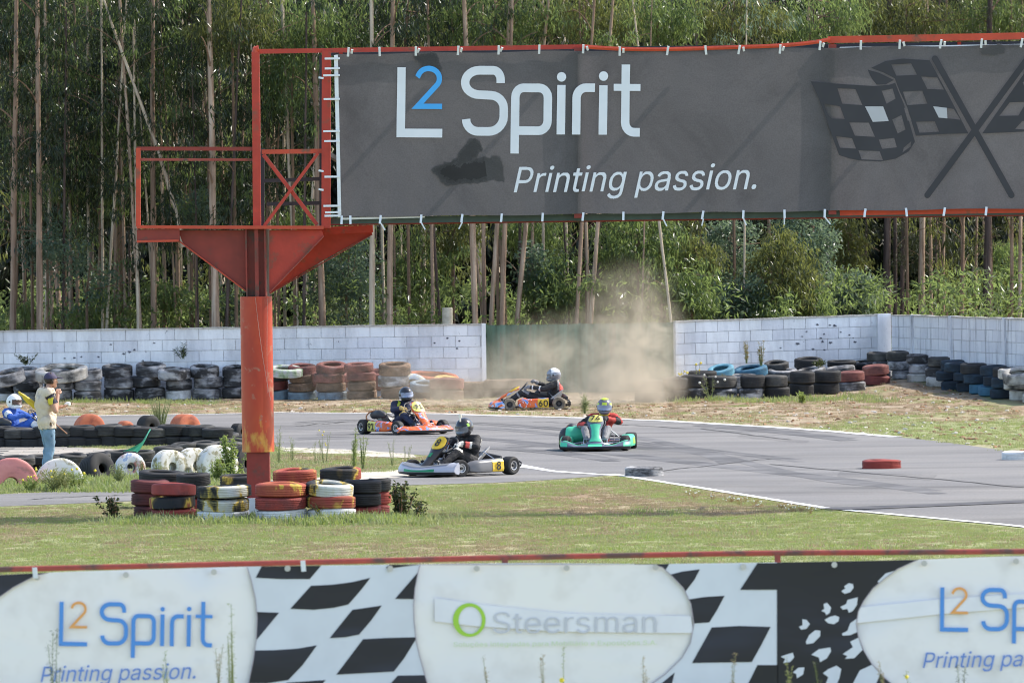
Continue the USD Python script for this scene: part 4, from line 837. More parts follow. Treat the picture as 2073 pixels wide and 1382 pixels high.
for i, (X, b, w, cols) in enumerate(row):
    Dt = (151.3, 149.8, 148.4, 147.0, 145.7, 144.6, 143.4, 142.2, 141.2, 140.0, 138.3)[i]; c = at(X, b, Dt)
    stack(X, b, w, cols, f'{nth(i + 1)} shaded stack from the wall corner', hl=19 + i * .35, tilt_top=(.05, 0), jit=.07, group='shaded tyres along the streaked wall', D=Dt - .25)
place_tyre('tyre', at(2066, 773, 139.5), 74 * pix(139.5), 'worn white', 'white tyre tilted on top of the white stack at the right edge', h=.26, tilt=(.22, -.12), group='shaded tyres along the streaked wall')
# the infield: two rows of black kart-track tyres round the marshal's paving
IT = 'black tyres ringed round the infield paving'
fr = resample([(-60, 906), (0, 906), (100, 906), (200, 905), (290, 904), (350, 903), (400, 902), (440, 903)], 17)
for i, (X, b) in enumerate(fr):
    stack(X, b, 56 + (i * 5) % 9, ['black', 'black' if i % 3 else 'dusty black'], f'{nth(i + 1)} pair from left behind the marshal', hl=20 + (i * 3) % 4, jit=.02, group=IT, tilt_top=(.03, .03 * ((i % 3) - 1)))
k_ = 0
for X, b, w in [(380, 882, 60), (440, 884, 62), (400, 893, 64), (455, 894, 60), (478, 901, 60), (350, 884, 58), (485, 913, 58), (440, 912, 62)]:
    k_ += 1; stack(X, b, w, ['dusty black'], f'{nth(k_)} flat one at the right end of the infield ring', hl=17, group=IT, tilt_top=(.05, 0))
nr = [(-25, 962, 70, ['black', 'dusty black']), (28, 962, 84, ['black', 'dusty black']), (89, 958, 80, ['dusty black', 'dusty black']), (152, 957, 58, ['dusty black', 'dusty black']), (198, 954, 54, ['black', 'dusty black']), (235, 950, 60, ['black', 'dusty black']), (283, 950, 66, ['black', 'dusty black']), (338, 944, 62, ['dusty black', 'dusty black']), (372, 936, 54, ['dusty black', 'dusty black']), (408, 935, 62, ['black', 'dusty black']), (455, 932, 62, ['dusty black', 'dusty black']), (486, 948, 54, ['black', 'dusty black'])]
for i, (X, b, w, cols) in enumerate(nr):
    stack(X, b, w, cols, f'{nth(i + 1)} pair from left in near infield row', hl=20, tilt_top=(.05 if i % 3 else .09, .02 * ((i % 4) - 1.5)), jit=.02, group=IT)
# half-buried painted tyres standing on edge
def half(X, base, wpx, top, col, label, yaw=0.3, thick=.26, tilt=0.0, style=1, hole=.30, name='half_buried_tyre'):
    c = ground(X, base); s = pix(c[1]); H = (base - top) * s
    R = max((wpx * s - thick * abs(math.sin(yaw))) / (2 * math.cos(yaw)), H * .62) * 1.06; H += .03
    place_tyre(name, (c[0], c[1] + .1, H - R), 2 * R, col, label, h=thick, style=style, upright=(yaw, tilt), n=48, hole=hole)
half(20, 986, 112, 931, 'pink', 'large half-buried pink tyre with torn flaps at the left edge', .15, .40, -.05, 0)
half(120, 982, 94, 931, 'flaking white', 'large half-buried flaking white tyre in tall weeds', .12, .34, 0, 0)
half(196, 974, 64, 922, 'black', 'black tractor tyre with deep lugs leaning between painted ones', .75, .34, -.25, 2)
half(263, 966, 62, 921, 'white, blue and pink', 'half-buried tyre painted white, blue and pink', .2, .34, -.1, 0)
half(342, 968, 60, 914, 'flaking white', 'flaking white half-buried tyre, left of three together', .62, .26, 0, 0)
half(390, 966, 52, 910, 'flaking white', 'flaking white half-buried tyre, middle of three together', .8, .24, 0, 1)
half(440, 966, 60, 904, 'flaking white', 'flaking white half-buried tyre, right of three together beside the red post', .5, .28, 0, 2)
half(486, 960, 40, 906, 'black', 'black tyre on edge behind the red post', 1.1, .3, 0, 1)
half(180, 866, 66, 841, 'orange red', 'brick red half-buried tyre beside the marshal on the far side', .5, .30, 0, 1)
half(253, 870, 40, 855, 'orange red', 'low brick red half-buried tyre behind the black row', .5, .30, 0, 1)
half(300, 870, 52, 844, 'black', 'black half-buried tyre under the pale bush', .7, .3, 0, 1)
half(374, 873, 66, 841, 'orange red', 'orange red half-buried tyre with grooved tread beside the pale bush', .75, .34, 0, 0)
half(458, 880, 26, 869, 'orange red', 'small orange half-buried tyre left of the red post', .3, .2, 0, 1)
half(482, 886, 30, 860, 'black', 'black half-buried tyre just left of the red post', 1.0, .2, 0, 1)
# torn flaps of the pink tyre
fl = np.array([at(18, 962, 97.6), at(34, 938, 97.9), at(44, 942, 97.6), at(36, 968, 97.3)])
# the stacks round the foot of the gantry post
ST = 'painted tyre stacks round the gantry post'
row = [(306, 1050, 78, ['dark red', 'dark red', 'dark red'], 'the far left stack round the post'), (351, 1054, 93, ['red', 'red and black', 'red'], 'the front left stack round the post'), (448, 1057, 107, ['white', 'white, yellow and black', 'white, yellow and black'], 'the stack just left of the post'), (566, 1058, 103, ['white', 'red', 'red, yellow and black'], 'the stack just right of the post'), (666, 1056, 99, ['white', 'red and black', 'white, yellow and black'], 'the front right stack round the post'), (734, 1051, 78, ['red', 'black', 'black'], 'the stack at the right end of the ring'), (766, 1042, 50, ['red', 'red and black', 'black'], 'the small stack behind the right end of the ring')]
for i, (X, b, w, cols, where) in enumerate(row):
    stack(X, b, w, cols, where, hl=26.6, tilt_top=((0, .03), (-.01, .03), (0, -.03), (.02, .01), (.10, .08), (.0, .02), (0, 0))[i], jit=.012, group=ST, style=(1, 3, 0, 0, 1, 0, 1)[i])
bk = [(330, 1028, 96, ['black', 'black', 'black'], 'the back stack behind the front left one'), (392, 1030, 70, ['red', 'black', 'red and black'], 'the back stack left of the post'), (488, 1032, 84, ['black', 'red and black', 'red and black'], 'the back stack hidden by the post'), (600, 1026, 92, ['red', 'red', 'red, yellow and black'], 'the back stack right of the post'), (690, 1026, 84, ['black', 'red', 'red and black'], 'the back stack at the right')]
for i, (X, b, w, cols, where) in enumerate(bk):
    c = ground(X, b); stack(X, b, w, cols, where, hl=26.5, jit=.012, group=ST, tilt_top=(.05, .05 if i == 0 else -.02))
# loose tyres on the asphalt
stack(1304, 964.5, 77, [BW], 'lying loose on the asphalt at the tip of the near grass', hl=22)
stack(1786, 949, 79, ['red'], 'lying loose in the middle of the asphalt', hl=20)
stack(2066, 931, 72, ['white'], 'lying loose on the asphalt at the right edge', hl=20)
# ================================================================ karts, drivers and the marshal
# local frame of a kart: x forward, y to its left, z up, origin on the ground between the axles
M_rub = ramp_mat('kart_tyre', [(.3, (.018, .018, .019)), (.6, (.030, .029, .028)), (.8, (.06, .055, .05))], scale=9, rough=.7, bump=.001)
M_rubdust = ramp_mat('kart_tyre_dusty', [(.3, (.10, .085, .065)), (.5, (.20, .17, .13)), (.8, (.28, .24, .18))], scale=9, rough=.9, bump=.001)
M_rim = mat('rim_metal', (.62, .62, .63), .3, .05, metallic=.8); M_rimdark = mat('rim_dark', (.05, .05, .055), .45, .1); M_rimgold = mat('rim_gold', (.35, .24, .10), .35, .1, metallic=.5)
M_chrome = mat('tube_chrome', (.70, .70, .72), .22, .05, metallic=.95); M_tube = mat('tube_dark', (.05, .05, .055), .4, .1, metallic=.3); M_floor = mat('floor_tray', (.12, .12, .12), .5, .15)
M_seat = mat('seat_shell', (.05, .05, .055), .35, .1); M_seat_s = mat('seat_silver', (.45, .44, .42), .4, .1, metallic=.3); M_engine = mat('engine_alloy', (.30, .29, .28), .45, .2, metallic=.6); M_engdark = mat('engine_dark', (.03, .03, .032), .5, .2); M_plastic = mat('black_plastic', (.022, .022, .024), .45, .1)
M_copper = mat('hose_copper', (.40, .16, .06), .4, .1); M_foot = mat('digit_black', (.015, .015, .015), .6, .1)
M_plate = {'y': mat('plate_yellow', (.74, .50, .04), .45, .05), 'p': mat('plate_pale_yellow', (.72, .66, .16), .45, .05)}
def wheel(p, R, w, rimR, rubber, rimm, parent, steer=0.0, name='wheel'):
    h = w / 2; e = .018
    prof = [(rimR, -h * .82), (R - e * 1.6, -h * .97), (R - e * .4, -h * .86), (R, -h * .62), (R + .0015, 0), (R, h * .62), (R - e * .4, h * .86), (R - e * 1.6, h * .97), (rimR, h * .82)]
    T = rotm(steer, (0, 0, 1)); T[:3, 3] = p
    A = rotm(math.pi / 2, (1, 0, 0))
    m = revolve(prof, 32); m.apply_transform(T @ A); W_ = obj(name, m, rubber, parent, smooth=40)
    rp = [(.0, -h * .25), (rimR * .32, -h * .25), (rimR * .36, -h * .55), (rimR * .55, -h * .55), (rimR * .62, -h * .2), (rimR * .84, -h * .3), (rimR * .9, -h * .86), (rimR * 1.03, -h * .88), (rimR * 1.03, h * .88), (rimR * .9, h * .86), (rimR * .84, h * .3), (rimR * .62, h * .2), (rimR * .55, h * .55), (rimR * .36, h * .55), (rimR * .32, h * .25), (0.0, h * .25)]
    rm = revolve([(max(r, .001), z) for r, z in rp], 24); rm.apply_transform(T @ A); obj('rim', rm, rimm, W_, smooth=35)
    hb = trimesh.creation.cylinder(.022, w * .9, sections=10); hb.apply_transform(T @ A); obj('hub', hb, M_engdark, W_)
def flattext(text, h, bold=True):
    m = meshkit.text_mesh(text, h, .003, bold); b = m.bounds; m.apply_translation((-(b[0, 0] + b[1, 0]) / 2, -(b[0, 1] + b[1, 1]) / 2, 0)); return m
def frame4(o, ex, ey):
    ex = np.asarray(ex, float); ex /= np.linalg.norm(ex); ey = np.asarray(ey, float); ey -= ex * (ex @ ey); ey /= np.linalg.norm(ey)
    T = np.eye(4); T[:3, 0], T[:3, 1], T[:3, 2], T[:3, 3] = ex, ey, np.cross(ex, ey), o; return T
def nose_rings(ys, hw, depth, zc, ze, x0, bow, dip=0.0, lowfront=.05):
    R_ = []
    for y in ys:
        t = abs(y) / hw; xf = x0 - bow * t ** 2.2; xb = xf - depth * (1 - .62 * t ** 1.5)
        zt = zc + (ze - zc) * t ** 2 - dip * math.exp(-((t - .5) / .22) ** 2)
        if t > .93: zt -= .02
        R_.append([(xb, y, .06), (max(xf - .10, xb + .02), y, .038), (xf - .02, y, lowfront), (xf, y, lowfront + .035), (xf - .012, y, .55 * zt + .02), (max(xf - .06, xb + .05), y, .90 * zt), (max(xf - .12, xb + .03), y, zt), (xb + .02, y, zt + .008), (xb, y, zt - .02)])
    return np.array(R_)
def kart(name, label, p, fwd, c):
    """c: colours and options"""
    yaw = math.atan2(fwd[1], fwd[0]); k = thing(name, label, 'go-kart', p, yaw, 'racing karts on the track')
    rub = c.get('rubber', M_rub); rimm = c.get('rim', M_rim); st = c.get('steer', 0.0)
    wheel((.53, .505, .130), .130, .130, .066, rub, rimm, k, st, 'front_wheel'); wheel((.53, -.505, .130), .130, .130, .066, rub, rimm, k, st, 'front_wheel')
    wheel((-.52, .575, .140), .140, .205, .068, rub, rimm, k, 0, 'rear_wheel'); wheel((-.52, -.575, .140), .140, .205, .068, rub, rimm, k, 0, 'rear_wheel')
    # chassis tubes
    tb = []
    for s in (1, -1):
        tb += [tube(smoothpath([(.78, .17 * s, .07), (.60, .24 * s, .065), (.35, .31 * s, .065), (0, .31 * s, .065), (-.35, .30 * s, .07), (-.70, .27 * s, .09)], 14), .016, 8), tube([(.53, .24 * s, .075), (.53, .43 * s, .13)], .018, 8), tube([(.58, .20 * s, .07), (.80, .16 * s, .08)], .012, 6)]
    for x in (.60, .30, -.12, -.60): tb.append(tube([(x, -.30, .068), (x, .30, .068)], .015, 8))
    obj('chassis_frame', cat(tb), c.get('frame', M_tube), k, smooth=40)
    obj('floor_tray', box((.92, .56, .008), (.30, 0, .045)), M_floor, k)
    ax = trimesh.creation.cylinder(.02, 1.06, sections=12); ax.apply_transform(rotm(math.pi / 2, (1, 0, 0))); ax.apply_translation((-.52, 0, .14)); obj('rear_axle', ax, M_chrome, k, smooth=40)
    bd = revolve([(.03, -.004), (.09, -.004), (.09, .004), (.03, .004)], 24); bd.apply_transform(rotm(math.pi / 2, (1, 0, 0))); bd.apply_translation((-.52, .28, .14)); obj('brake_disc', bd, M_engine, k)
    tr = [tube([(.46, s * .12, .15), (.46, s * .42, .13)], .008, 6) for s in (1, -1)]
    obj('tie_rod', tr[0], M_chrome, k); obj('tie_rod', tr[1], M_chrome, k)
    # front bumper bars seen under and behind the nose
    obj('front_bumper', cat([tube(smoothpath([(.55, .25, .10), (.72, .22, .12), (.82, .12, .13), (.82, -.12, .13), (.72, -.22, .12), (.55, -.25, .10)], 20), .010, 6), tube([(.75, .2, .12), (.66, .2, .20), (.62, .1, .22), (.62, -.1, .22), (.66, -.2, .20), (.75, -.2, .12)], .008, 6)]), M_chrome, k, smooth=40)
    # nose
    hw = c.get('nose_w', .60); ys = np.linspace(-hw, hw, 31)
    nr = nose_rings(ys, hw, .32, c.get('zc', .165), c.get('ze', .19), .98, .22, c.get('dip', .02))
    nose = obj('nose_cone', skin(nr), c['nose'], k, smooth=45)
    sk = nr[:, 1:4].copy(); sk[:, :, 0] += .004; sk[:, :, 2] -= .006
    obj('splitter', skin(np.concatenate([sk, sk[:, ::-1] - [.012, 0, 0]], 1)), M_plastic, nose)
    def overlay(i0, i1, j0, j1, m_, off=.004, taper=0.0):
        v = nr[i0:i1, j0:j1].copy(); cen = np.array([.75, 0, .08])
        d = v - (nr[i0:i1].mean(1, keepdims=True)); d[..., 1] = 0; d /= np.linalg.norm(d, axis=-1, keepdims=True)
        return obj('nose_decal', skin(np.concatenate([v + d * off, (v + d * (off - .003))[:, ::-1]], 1)), m_, nose, smooth=45)
    for a in c.get('nose_decals', []): overlay(*a)
    # upright front panel with the number plate
    path = np.array(c.get('panel', [(.84, .16), (.70, .27), (.56, .40), (.46, .50), (.38, .60)])); wid = c.get('panel_w', [.10, .085, .10, .145, .125])
    pc = resample(path, 16); pw = np.interp(np.linspace(0, 1, 16), np.linspace(0, 1, len(wid)), wid)
    tg = np.gradient(pc, axis=0); tg /= np.linalg.norm(tg, axis=1, keepdims=True); nrm = np.stack([tg[:, 1], -tg[:, 0]], 1)
    nrm *= np.sign(nrm[:, :1] + 1e-9)
    u = np.linspace(-1, 1, 9); rr = []
    for (x, z), w, n_ in zip(pc, pw, nrm):
        bow = .035 * (1 - u ** 2) - .02
        f_ = np.c_[x + n_[0] * bow, w * u, z + n_[1] * bow]; b_ = np.c_[x + n_[0] * (bow - .022), w * u * .97, z + n_[1] * (bow - .022)]
        rr.append(np.vstack([f_, b_[::-1]]))
    rr = np.array(rr); panel = obj('front_panel', skin(rr), c['panel_c'], k, smooth=45)
    def plate_shape(i0, i1, m_, off=.008):
        vv = np.linspace(i0, i1 - 1, 13); R2 = []
        for q, vq in enumerate(vv):
            e = abs(2 * q / 12 - 1); fr = .90 * (1 - e ** 3.2) ** (1 / 2.6) if e < .999 else .28
            fr = max(fr, .28); i = min(int(vq), 14); t = vq - i; cpt = pc[i] * (1 - t) + pc[i + 1] * t; w = pw[i] * (1 - t) + pw[i + 1] * t; n_ = nrm[i] * (1 - t) + nrm[i + 1] * t
            uu = np.linspace(-fr, fr, 9); bow = .035 * (1 - uu ** 2) - .02
            f_ = np.c_[cpt[0] + n_[0] * (bow + off), w * uu, cpt[1] + n_[1] * (bow + off)]; b_ = np.c_[cpt[0] + n_[0] * (bow + .002), w * uu, cpt[1] + n_[1] * (bow + .002)]
            R2.append(np.vstack([f_, b_[::-1]]))
        return obj('number_plate', skin(np.array(R2)), m_, panel, smooth=45)
    def pdecal(i0, i1, j0, j1, m_, nm='panel_decal', off=.006):
        o_ = nrm[i0:i1, None, :]; v = rr[i0:i1, j0:j1].copy(); q = np.zeros_like(v); q[..., 0], q[..., 2] = o_[..., 0], o_[..., 1]
        return obj(nm, skin(np.concatenate([v + q * off, (v + q * (off - .004))[:, ::-1]], 1)), m_, panel, smooth=45)
    for a in c.get('panel_decals', []): pdecal(*a)
    a0, a1 = c.get('plate_span', (9, 16)); plate_shape(a0, a1, M_plate[c['plate']])
    mid = (a0 + a1 - 1) / 2; im = int(round(mid)); o = np.array([pc[im][0], 0, pc[im][1]]) + np.array([nrm[im][0], 0, nrm[im][1]]) * .031
    upv = np.array([tg[im][0], 0, tg[im][1]])
    dg = flattext(c['num'], c.get('num_h', .12)); dg.apply_transform(frame4(o, (0, 1, 0), upv)); 
    for part in dg.split(only_watertight=False): obj('digit', part, M_foot, panel)
    # side pods
    for s, pm in ((1, c['pod']), (-1, c.get('pod2', c['pod']))):
        xs = np.linspace(-.30, .34, 12); rg = []
        for x in xs:
            t = (x + .30) / .64; yo = .655 - .05 * t + (-.06 * max(0, t - .8) / .2); yi = .40; zt = .262 - .025 * t - .05 * max(0, (t - .85) / .15); zb = .05 + .02 * max(0, (t - .85) / .15)
            rg.append([(x, s * yi, zb + .01), (x, s * (yo - .05), zb), (x, s * (yo - .008), zb + .015), (x, s * yo, zb + .05), (x, s * (yo - .006), zt - .05), (x, s * (yo - .03), zt - .012), (x, s * (yo - .09), zt), (x, s * (yi + .03), zt - .015), (x, s * yi, zt - .06)])
        rg = np.array(rg); pod = obj('side_pod', skin(rg), pm, k, smooth=40)
        def podd(i0, i1, m_, nm, j0=3, j1=5, off=.004):
            v = rg[i0:i1, j0:j1].copy(); o_ = np.array([0, s * off, 0]); return obj(nm, skin(np.concatenate([v + o_, (v + o_ * .1)[:, ::-1]], 1)), m_, pod)
        for a in c.get('pod_decals', []): podd(*a)
        if c.get('pod_num', True):
            podd(0, 5, M_plate[c['plate']], 'number_plate', 2, 6)
            dg = flattext(c['num'], .125); xm = (xs[0] + xs[4]) / 2; dg.apply_transform(frame4((xm, s * .6575, .15), (-s, 0, 0), (0, 0, 1)))
            if s < 0: pass
            for part in dg.split(only_watertight=False): obj('digit', part, M_foot, pod)
        if c.get('pod_word'):
            dg = flattext(c['pod_word'], .05); 
            dg.apply_transform(frame4((.17, s * .632, .12), (-s, .07, 0), (0, 0, 1))); obj('lettering', dg, M_plastic if c.get('word_dark') else c['word'], pod)
    # seat shell
    th = np.linspace(-1, 1, 11); ph = np.linspace(0, 1, 9); S = []
    for q in ph:
        x = .06 - .36 * q - .06 * max(0, q - .6) / .4; zc_ = .07 + .36 * max(0, q - .40) ** 1.2; wdt = .17 + .03 * q; rise = .12 + .05 * q
        S.append(np.c_[x - .05 * np.abs(th) ** 2 * q, th * wdt, zc_ + rise * np.abs(th) ** 3])
    S = np.array(S); S[..., 0] -= c.get('seat_back', .05); So = S.copy(); So[..., 2] -= .012; So[..., 0] -= .01; So[..., 1] *= 1.05
    obj('seat', skin(np.concatenate([S, So[:, ::-1]], 1)), c.get('seat', M_seat), k, smooth=50)
    obj('seat_stay', tube([(-.32, .19, .36), (-.50, .42, .16)], .009, 6), M_chrome, k); obj('seat_stay', tube([(-.32, -.19, .36), (-.50, -.36, .16)], .009, 6), M_chrome, k)
    # engine on the right, air box, exhaust, radiator
    en = obj('engine', cat([box((.22, .17, .16), (-.22, -.36, .17)), box((.13, .13, .13), (-.22, -.36, .31))]), M_engine, k)
    for q in range(5): obj('fin', box((.16, .16, .008), (-.22, -.36, .27 + q * .024)), M_engine, en)
    obj('exhaust', tube(smoothpath([(-.30, -.36, .30), (-.45, -.34, .32), (-.58, -.20, .30), (-.66, .02, .27), (-.70, .22, .25)], 16), np.interp(np.linspace(0, 1, 16), [0, .3, .6, 1], [.025, .05, .055, .03]), 10), M_engdark, k, smooth=50)
    ab = capsules([((-.42, -.42, .36), .085, (-.20, -.44, .38), .075), ((-.20, -.44, .38), .075, (-.08, -.42, .35), .05)], .05, 4); obj('air_box', ab, c.get('airbox', M_engdark), k, smooth=True)
    if c.get('radiator'): obj('radiator', box((.06, .24, .28), (-.02, .40, .24), rotm(-.3, (0, 1, 0))), M_engine, k); 
    if c.get('tank'):
        mm = capsules([((-.10, -.46, .25), .155, (-.14, -.30, .27), .15)], .04, 6); mm.apply_scale((1, 1, 1)); obj('engine_cover', mm, c['tank'], k, smooth=True)
        m2 = capsules([((-.12, -.50, .24), .160, (-.13, -.47, .245), .162)], .04, 6); obj('cover_end', m2, M_plastic, k, smooth=True)
    obj('hose', tube(smoothpath([(-.38, -.52, .24), (-.48, -.56, .34), (-.42, -.50, .42), (-.30, -.42, .40)], 14), .014, 6), M_copper, k, smooth=True)
    # rear bumper
    obj('rear_bumper', cat([tube(smoothpath([(-.52, .30, .10), (-.70, .34, .10), (-.76, .55, .11), (-.755, .60, .16), (-.72, .40, .21), (-.72, -.40, .21), (-.755, -.60, .16), (-.76, -.55, .11), (-.70, -.34, .10), (-.52, -.30, .10)], 40), .014, 8), box((.05, .95, .07), (-.755, 0, .135))]), M_plastic, k, smooth=40)
    # steering
    hc = np.array(c.get('wheel_c', (.235, 0, .47))); tl = c.get('wheel_tilt', .75)
    ringp = np.array([(0, .155 * math.cos(a), .155 * math.sin(a)) for a in np.linspace(0, 2 * math.pi, 25)]); Rm = rotm(-tl, (0, 1, 0))[:3, :3]
    sw = obj('steering_wheel', tube(ringp @ Rm.T + hc, .013, 8, cap=False), M_plastic, k, smooth=True)
    obj('spoke', cat([tube(np.array([(0, .15 * math.cos(a), .15 * math.sin(a)), (0, 0, 0)]) @ Rm.T + hc, .008, 6) for a in (1.57, 3.5, 5.9)]), M_plastic, sw)
    obj('steering_column', tube([hc, (.50, 0, .12)], .011, 8), M_chrome, k); obj('column_brace', tube([(.36, .0, .30), (.42, .20, .08)], .008, 6), M_chrome, k); obj('column_brace', tube([(.36, .0, .30), (.42, -.20, .08)], .008, 6), M_chrome, k)
    for s in (1, -1): obj('pedal', cat([tube([(.66, s * .15, .07), (.70, s * .15, .20)], .007, 6), tube([(.70, s * .11, .20), (.70, s * .19, .20)], .008, 6)]), M_chrome, k)
    return k
def hand(wrist, tip, palm_n, closed=1.0, s=1.0, side=1):
    """bones of a hand: palm, four fingers curled by closed, a thumb off the side"""
    w, t = np.asarray(wrist, float), np.asarray(tip, float); d = t - w; d /= np.linalg.norm(d); n = np.asarray(palm_n, float); n -= d * (n @ d); n /= np.linalg.norm(n); b = np.cross(d, n) * side
    B = [(w, .026 * s, w + d * .045 * s, .030 * s)]
    for q, (off, L) in enumerate(zip((-.030, -.010, .010, .028), (.072, .080, .075, .060))):
        k0 = w + d * .082 * s + b * off * s; B.append((w + d * .03 * s + b * off * .7 * s, .020 * s, k0, .013 * s))
        pos = k0; a = 0
        for f_, rr in zip((.45, .32, .25), (.0105, .0095, .0085)):
            a += closed * 1.15; dr = d * math.cos(a) + n * math.sin(a); nx_ = pos + dr * L * f_ * s; B.append((pos, rr * s * 1.1, nx_, rr * s)); pos = nx_
    th0 = w + d * .03 * s - b * .028 * s; th1 = th0 + (d * .5 - b * .6 + n * .5) * .040 * s; th2 = th1 + (d * .75 + n * .6 * closed + b * .1) * .036 * s
    B += [(w + d * .015 * s, .018 * s, th0, .016 * s), (th0, .015 * s, th1, .0125 * s), (th1, .012 * s, th2, .010 * s)]
    return B
def shell_of(m, sel, off, name, mt, parent):
    """a garment or helmet part: the chosen faces of a mesh moved out along the normals, closed at the back"""
    idx = np.nonzero(sel)[0]
    if len(idx) == 0: return None
    adj = m.face_adjacency; adj = adj[np.isin(adj, idx).all(1)]
    comps = [c for c in trimesh.graph.connected_components(adj, nodes=idx, min_len=8)]
    if len(comps) > 1: 
        for c in comps:
            s2 = np.zeros(len(m.faces), bool); s2[c] = True; shell_of(m, s2, off, name, mt, parent)
        return None
    if len(comps) == 1: sel = comps[0]
    f = m.faces[sel]; n = m.vertex_normals
    u, inv = np.unique(f, return_inverse=True); inv = inv.reshape(f.shape)
    V = m.vertices[u] + n[u] * off; 
    mm = trimesh.Trimesh(np.vstack([V, m.vertices[u] - n[u] * .004]), np.vstack([inv, inv[:, ::-1] + len(u)]), process=False)
    return obj(name, mm, mt, parent, smooth=50)
def helmet_mesh():
    m = trimesh.creation.icosphere(4, 1.0); v = m.vertices.copy()
    x, y, z = v.T
    low = np.clip(-z, 0, 1); fr = np.clip(x, 0, 1)
    X = .140 * x * (1 + .10 * low * (x > 0)) ; Y = .118 * y * (1 - .10 * low); Z = .138 * z * np.where(z < 0, 1 - .10 * (1 - fr) , 1)
    X = X + .034 * fr * np.exp(-((z + .52) / .30) ** 2)                    # chin bar
    Z = np.where(Z < -.105, -.105 + (Z + .105) * .35, Z)
    eye = np.exp(-((z - .05) / .20) ** 2) * np.clip((x - .35) * 2.2, 0, 1); X = X - .010 * eye
    m.vertices = np.c_[X, Y, Z] * [1.12, 1.14, 1.14]; m.fix_normals(); return m, v
HM, HU = helmet_mesh(); HC = HU[HM.faces].mean(1)
def driver(name, label, kp, fwd, o):
    yaw = math.atan2(fwd[1], fwd[0]); d = thing(name, label, 'person', kp, yaw, 'kart drivers')
    dy = o.get('lean', 0.0); fx = o.get('fore', 0.0); S = lambda x, y, z: np.array([x, y, z])
    bk_ = o.get('back', .05); fx = fx - bk_; hip = S(-.16 - bk_, 0, .17); chest = S(-.27 + fx * .7 - bk_ * .3, dy * .6, .43); neck = S(-.25 + fx, dy * .9, .60); 
    shl, shr = S(-.28 + fx * .9, .19 + dy * .8, .545), S(-.28 + fx * .9, -.19 + dy * .8, .545)
    hc = np.array(o.get('wheel_c', (.235, 0, .47))); roll = o.get('wheel_roll', 0.0)
    Rm = rotm(-.75, (0, 1, 0))[:3, :3]
    gl = Rm @ np.array([0, .155 * math.cos(roll), .155 * math.sin(roll)]) + hc; gr = Rm @ np.array([0, -.155 * math.cos(roll), -.155 * math.sin(roll)]) + hc
    wl, wr = gl + S(-.085, .015, .02), gr + S(-.085, -.015, .02)
    if 'hand_r' in o: wr = np.array(o['hand_r'])
    ebl = (shl + wl) / 2 + S(-.02, o.get('elbow', .10), -.07); ebr = (shr + wr) / 2 + S(-.02, -o.get('elbow', .10), -.07)
    kneel, kneer = S(.26, .19, .36), S(.26, -.19, .36); fl_, fr_ = S(.62, .15, .15), S(.62, -.15, .15)
    B = [(hip + S(0, .07, 0), .115, hip + S(0, -.07, 0), .115), (hip, .125, chest, .135), (chest + S(0, .06, 0), .125, chest + S(0, -.06, 0), .125), (chest, .13, neck + S(0, 0, -.06), .085), (shl, .078, shr, .078), (chest + S(0, .08, .02), .10, shl, .075), (chest + S(0, -.08, .02), .10, shr, .075), (neck + S(0, 0, -.05), .062, neck + S(.01, dy * .05, .06), .055),
         (shl, .072, ebl, .056), (ebl, .055, wl, .040), (shr, .072, ebr, .056), (ebr, .055, wr, .040),
         (hip + S(0, .10, 0), .105, kneel, .070), (kneel, .068, fl_ + S(-.05, 0, .02), .046), (hip + S(0, -.10, 0), .105, kneer, .070), (kneer, .068, fr_ + S(-.05, 0, .02), .046), (fl_ + S(-.04, 0, -.02), .040, fl_ + S(.06, 0, .08), .030), (fr_ + S(-.04, 0, -.02), .040, fr_ + S(.06, 0, .08), .030)]
    B += hand(wl, gl + S(0, 0, .0), S(0, -.3, -1), 1.0, 1.08, 1) + hand(wr, gr if 'hand_r' not in o else wr + S(.1, .02, .06), S(0, .3, -1), 1.0, 1.08, -1)
    body = capsules(B, .022, 4)
    # folds of the suit
    n = meshkit.fbm(body.vertices * [26, 26, 34], 3, o.get('seed', 1)) - .5; body.vertices = body.vertices + body.vertex_normals * (n * .024)[:, None]
    bo = obj('body', body, o['suit'], d, smooth=True)
    C = body.triangles_center
    def seg_d(a, b): ab = b - a; t = np.clip(((C - a) @ ab) / (ab @ ab), 0, 1); return np.linalg.norm(C - (a + t[:, None] * ab), axis=1), ((C - a) @ ab) / (ab @ ab)
    for e, w_ in ((ebl, wl), (ebr, wr)):
        ds, t = seg_d(e, w_ + (w_ - e) * .45); shell_of(body, (t > .60) & (np.linalg.norm(C - w_, axis=1) < .17) & (C[:, 2] > .30), .003, 'glove', o['glove'], d)
        if 'cuff' in o: ds, t = seg_d(e, w_); shell_of(body, (t > .45) & (t < .72) & (ds < .075), .005, 'cuff', o['cuff'], d)
    for f_ in (fl_, fr_): shell_of(body, np.linalg.norm(C - f_, axis=1) < .105, .004, 'boot', o.get('boot', M_plastic), d)
    for nm, a, b, t0, t1, mt in o.get('patches', []):
        pts_ = dict(shl=shl, shr=shr, ebl=ebl, ebr=ebr, wl=wl, wr=wr, chest=chest, hip=hip, neck=neck, kneel=kneel, kneer=kneer, fl=fl_, fr=fr_)
        ds, t = seg_d(pts_[a], pts_[b]); shell_of(body, (t > t0) & (t < t1) & (ds < .11), .004, nm, mt, d)
    for nm, fnc, mt in o.get('areas', []): shell_of(body, fnc(C, chest, neck), .004, nm, mt, d)
    # helmet on the neck
    T = np.eye(4); T = rotm(o.get('look', 0.0), (0, 0, 1)) @ rotm(o.get('nod', .08), (0, 1, 0)) @ rotm(o.get('tilt', 0.0), (1, 0, 0)); T[:3, 3] = neck + S(.035, dy * .12, .128)
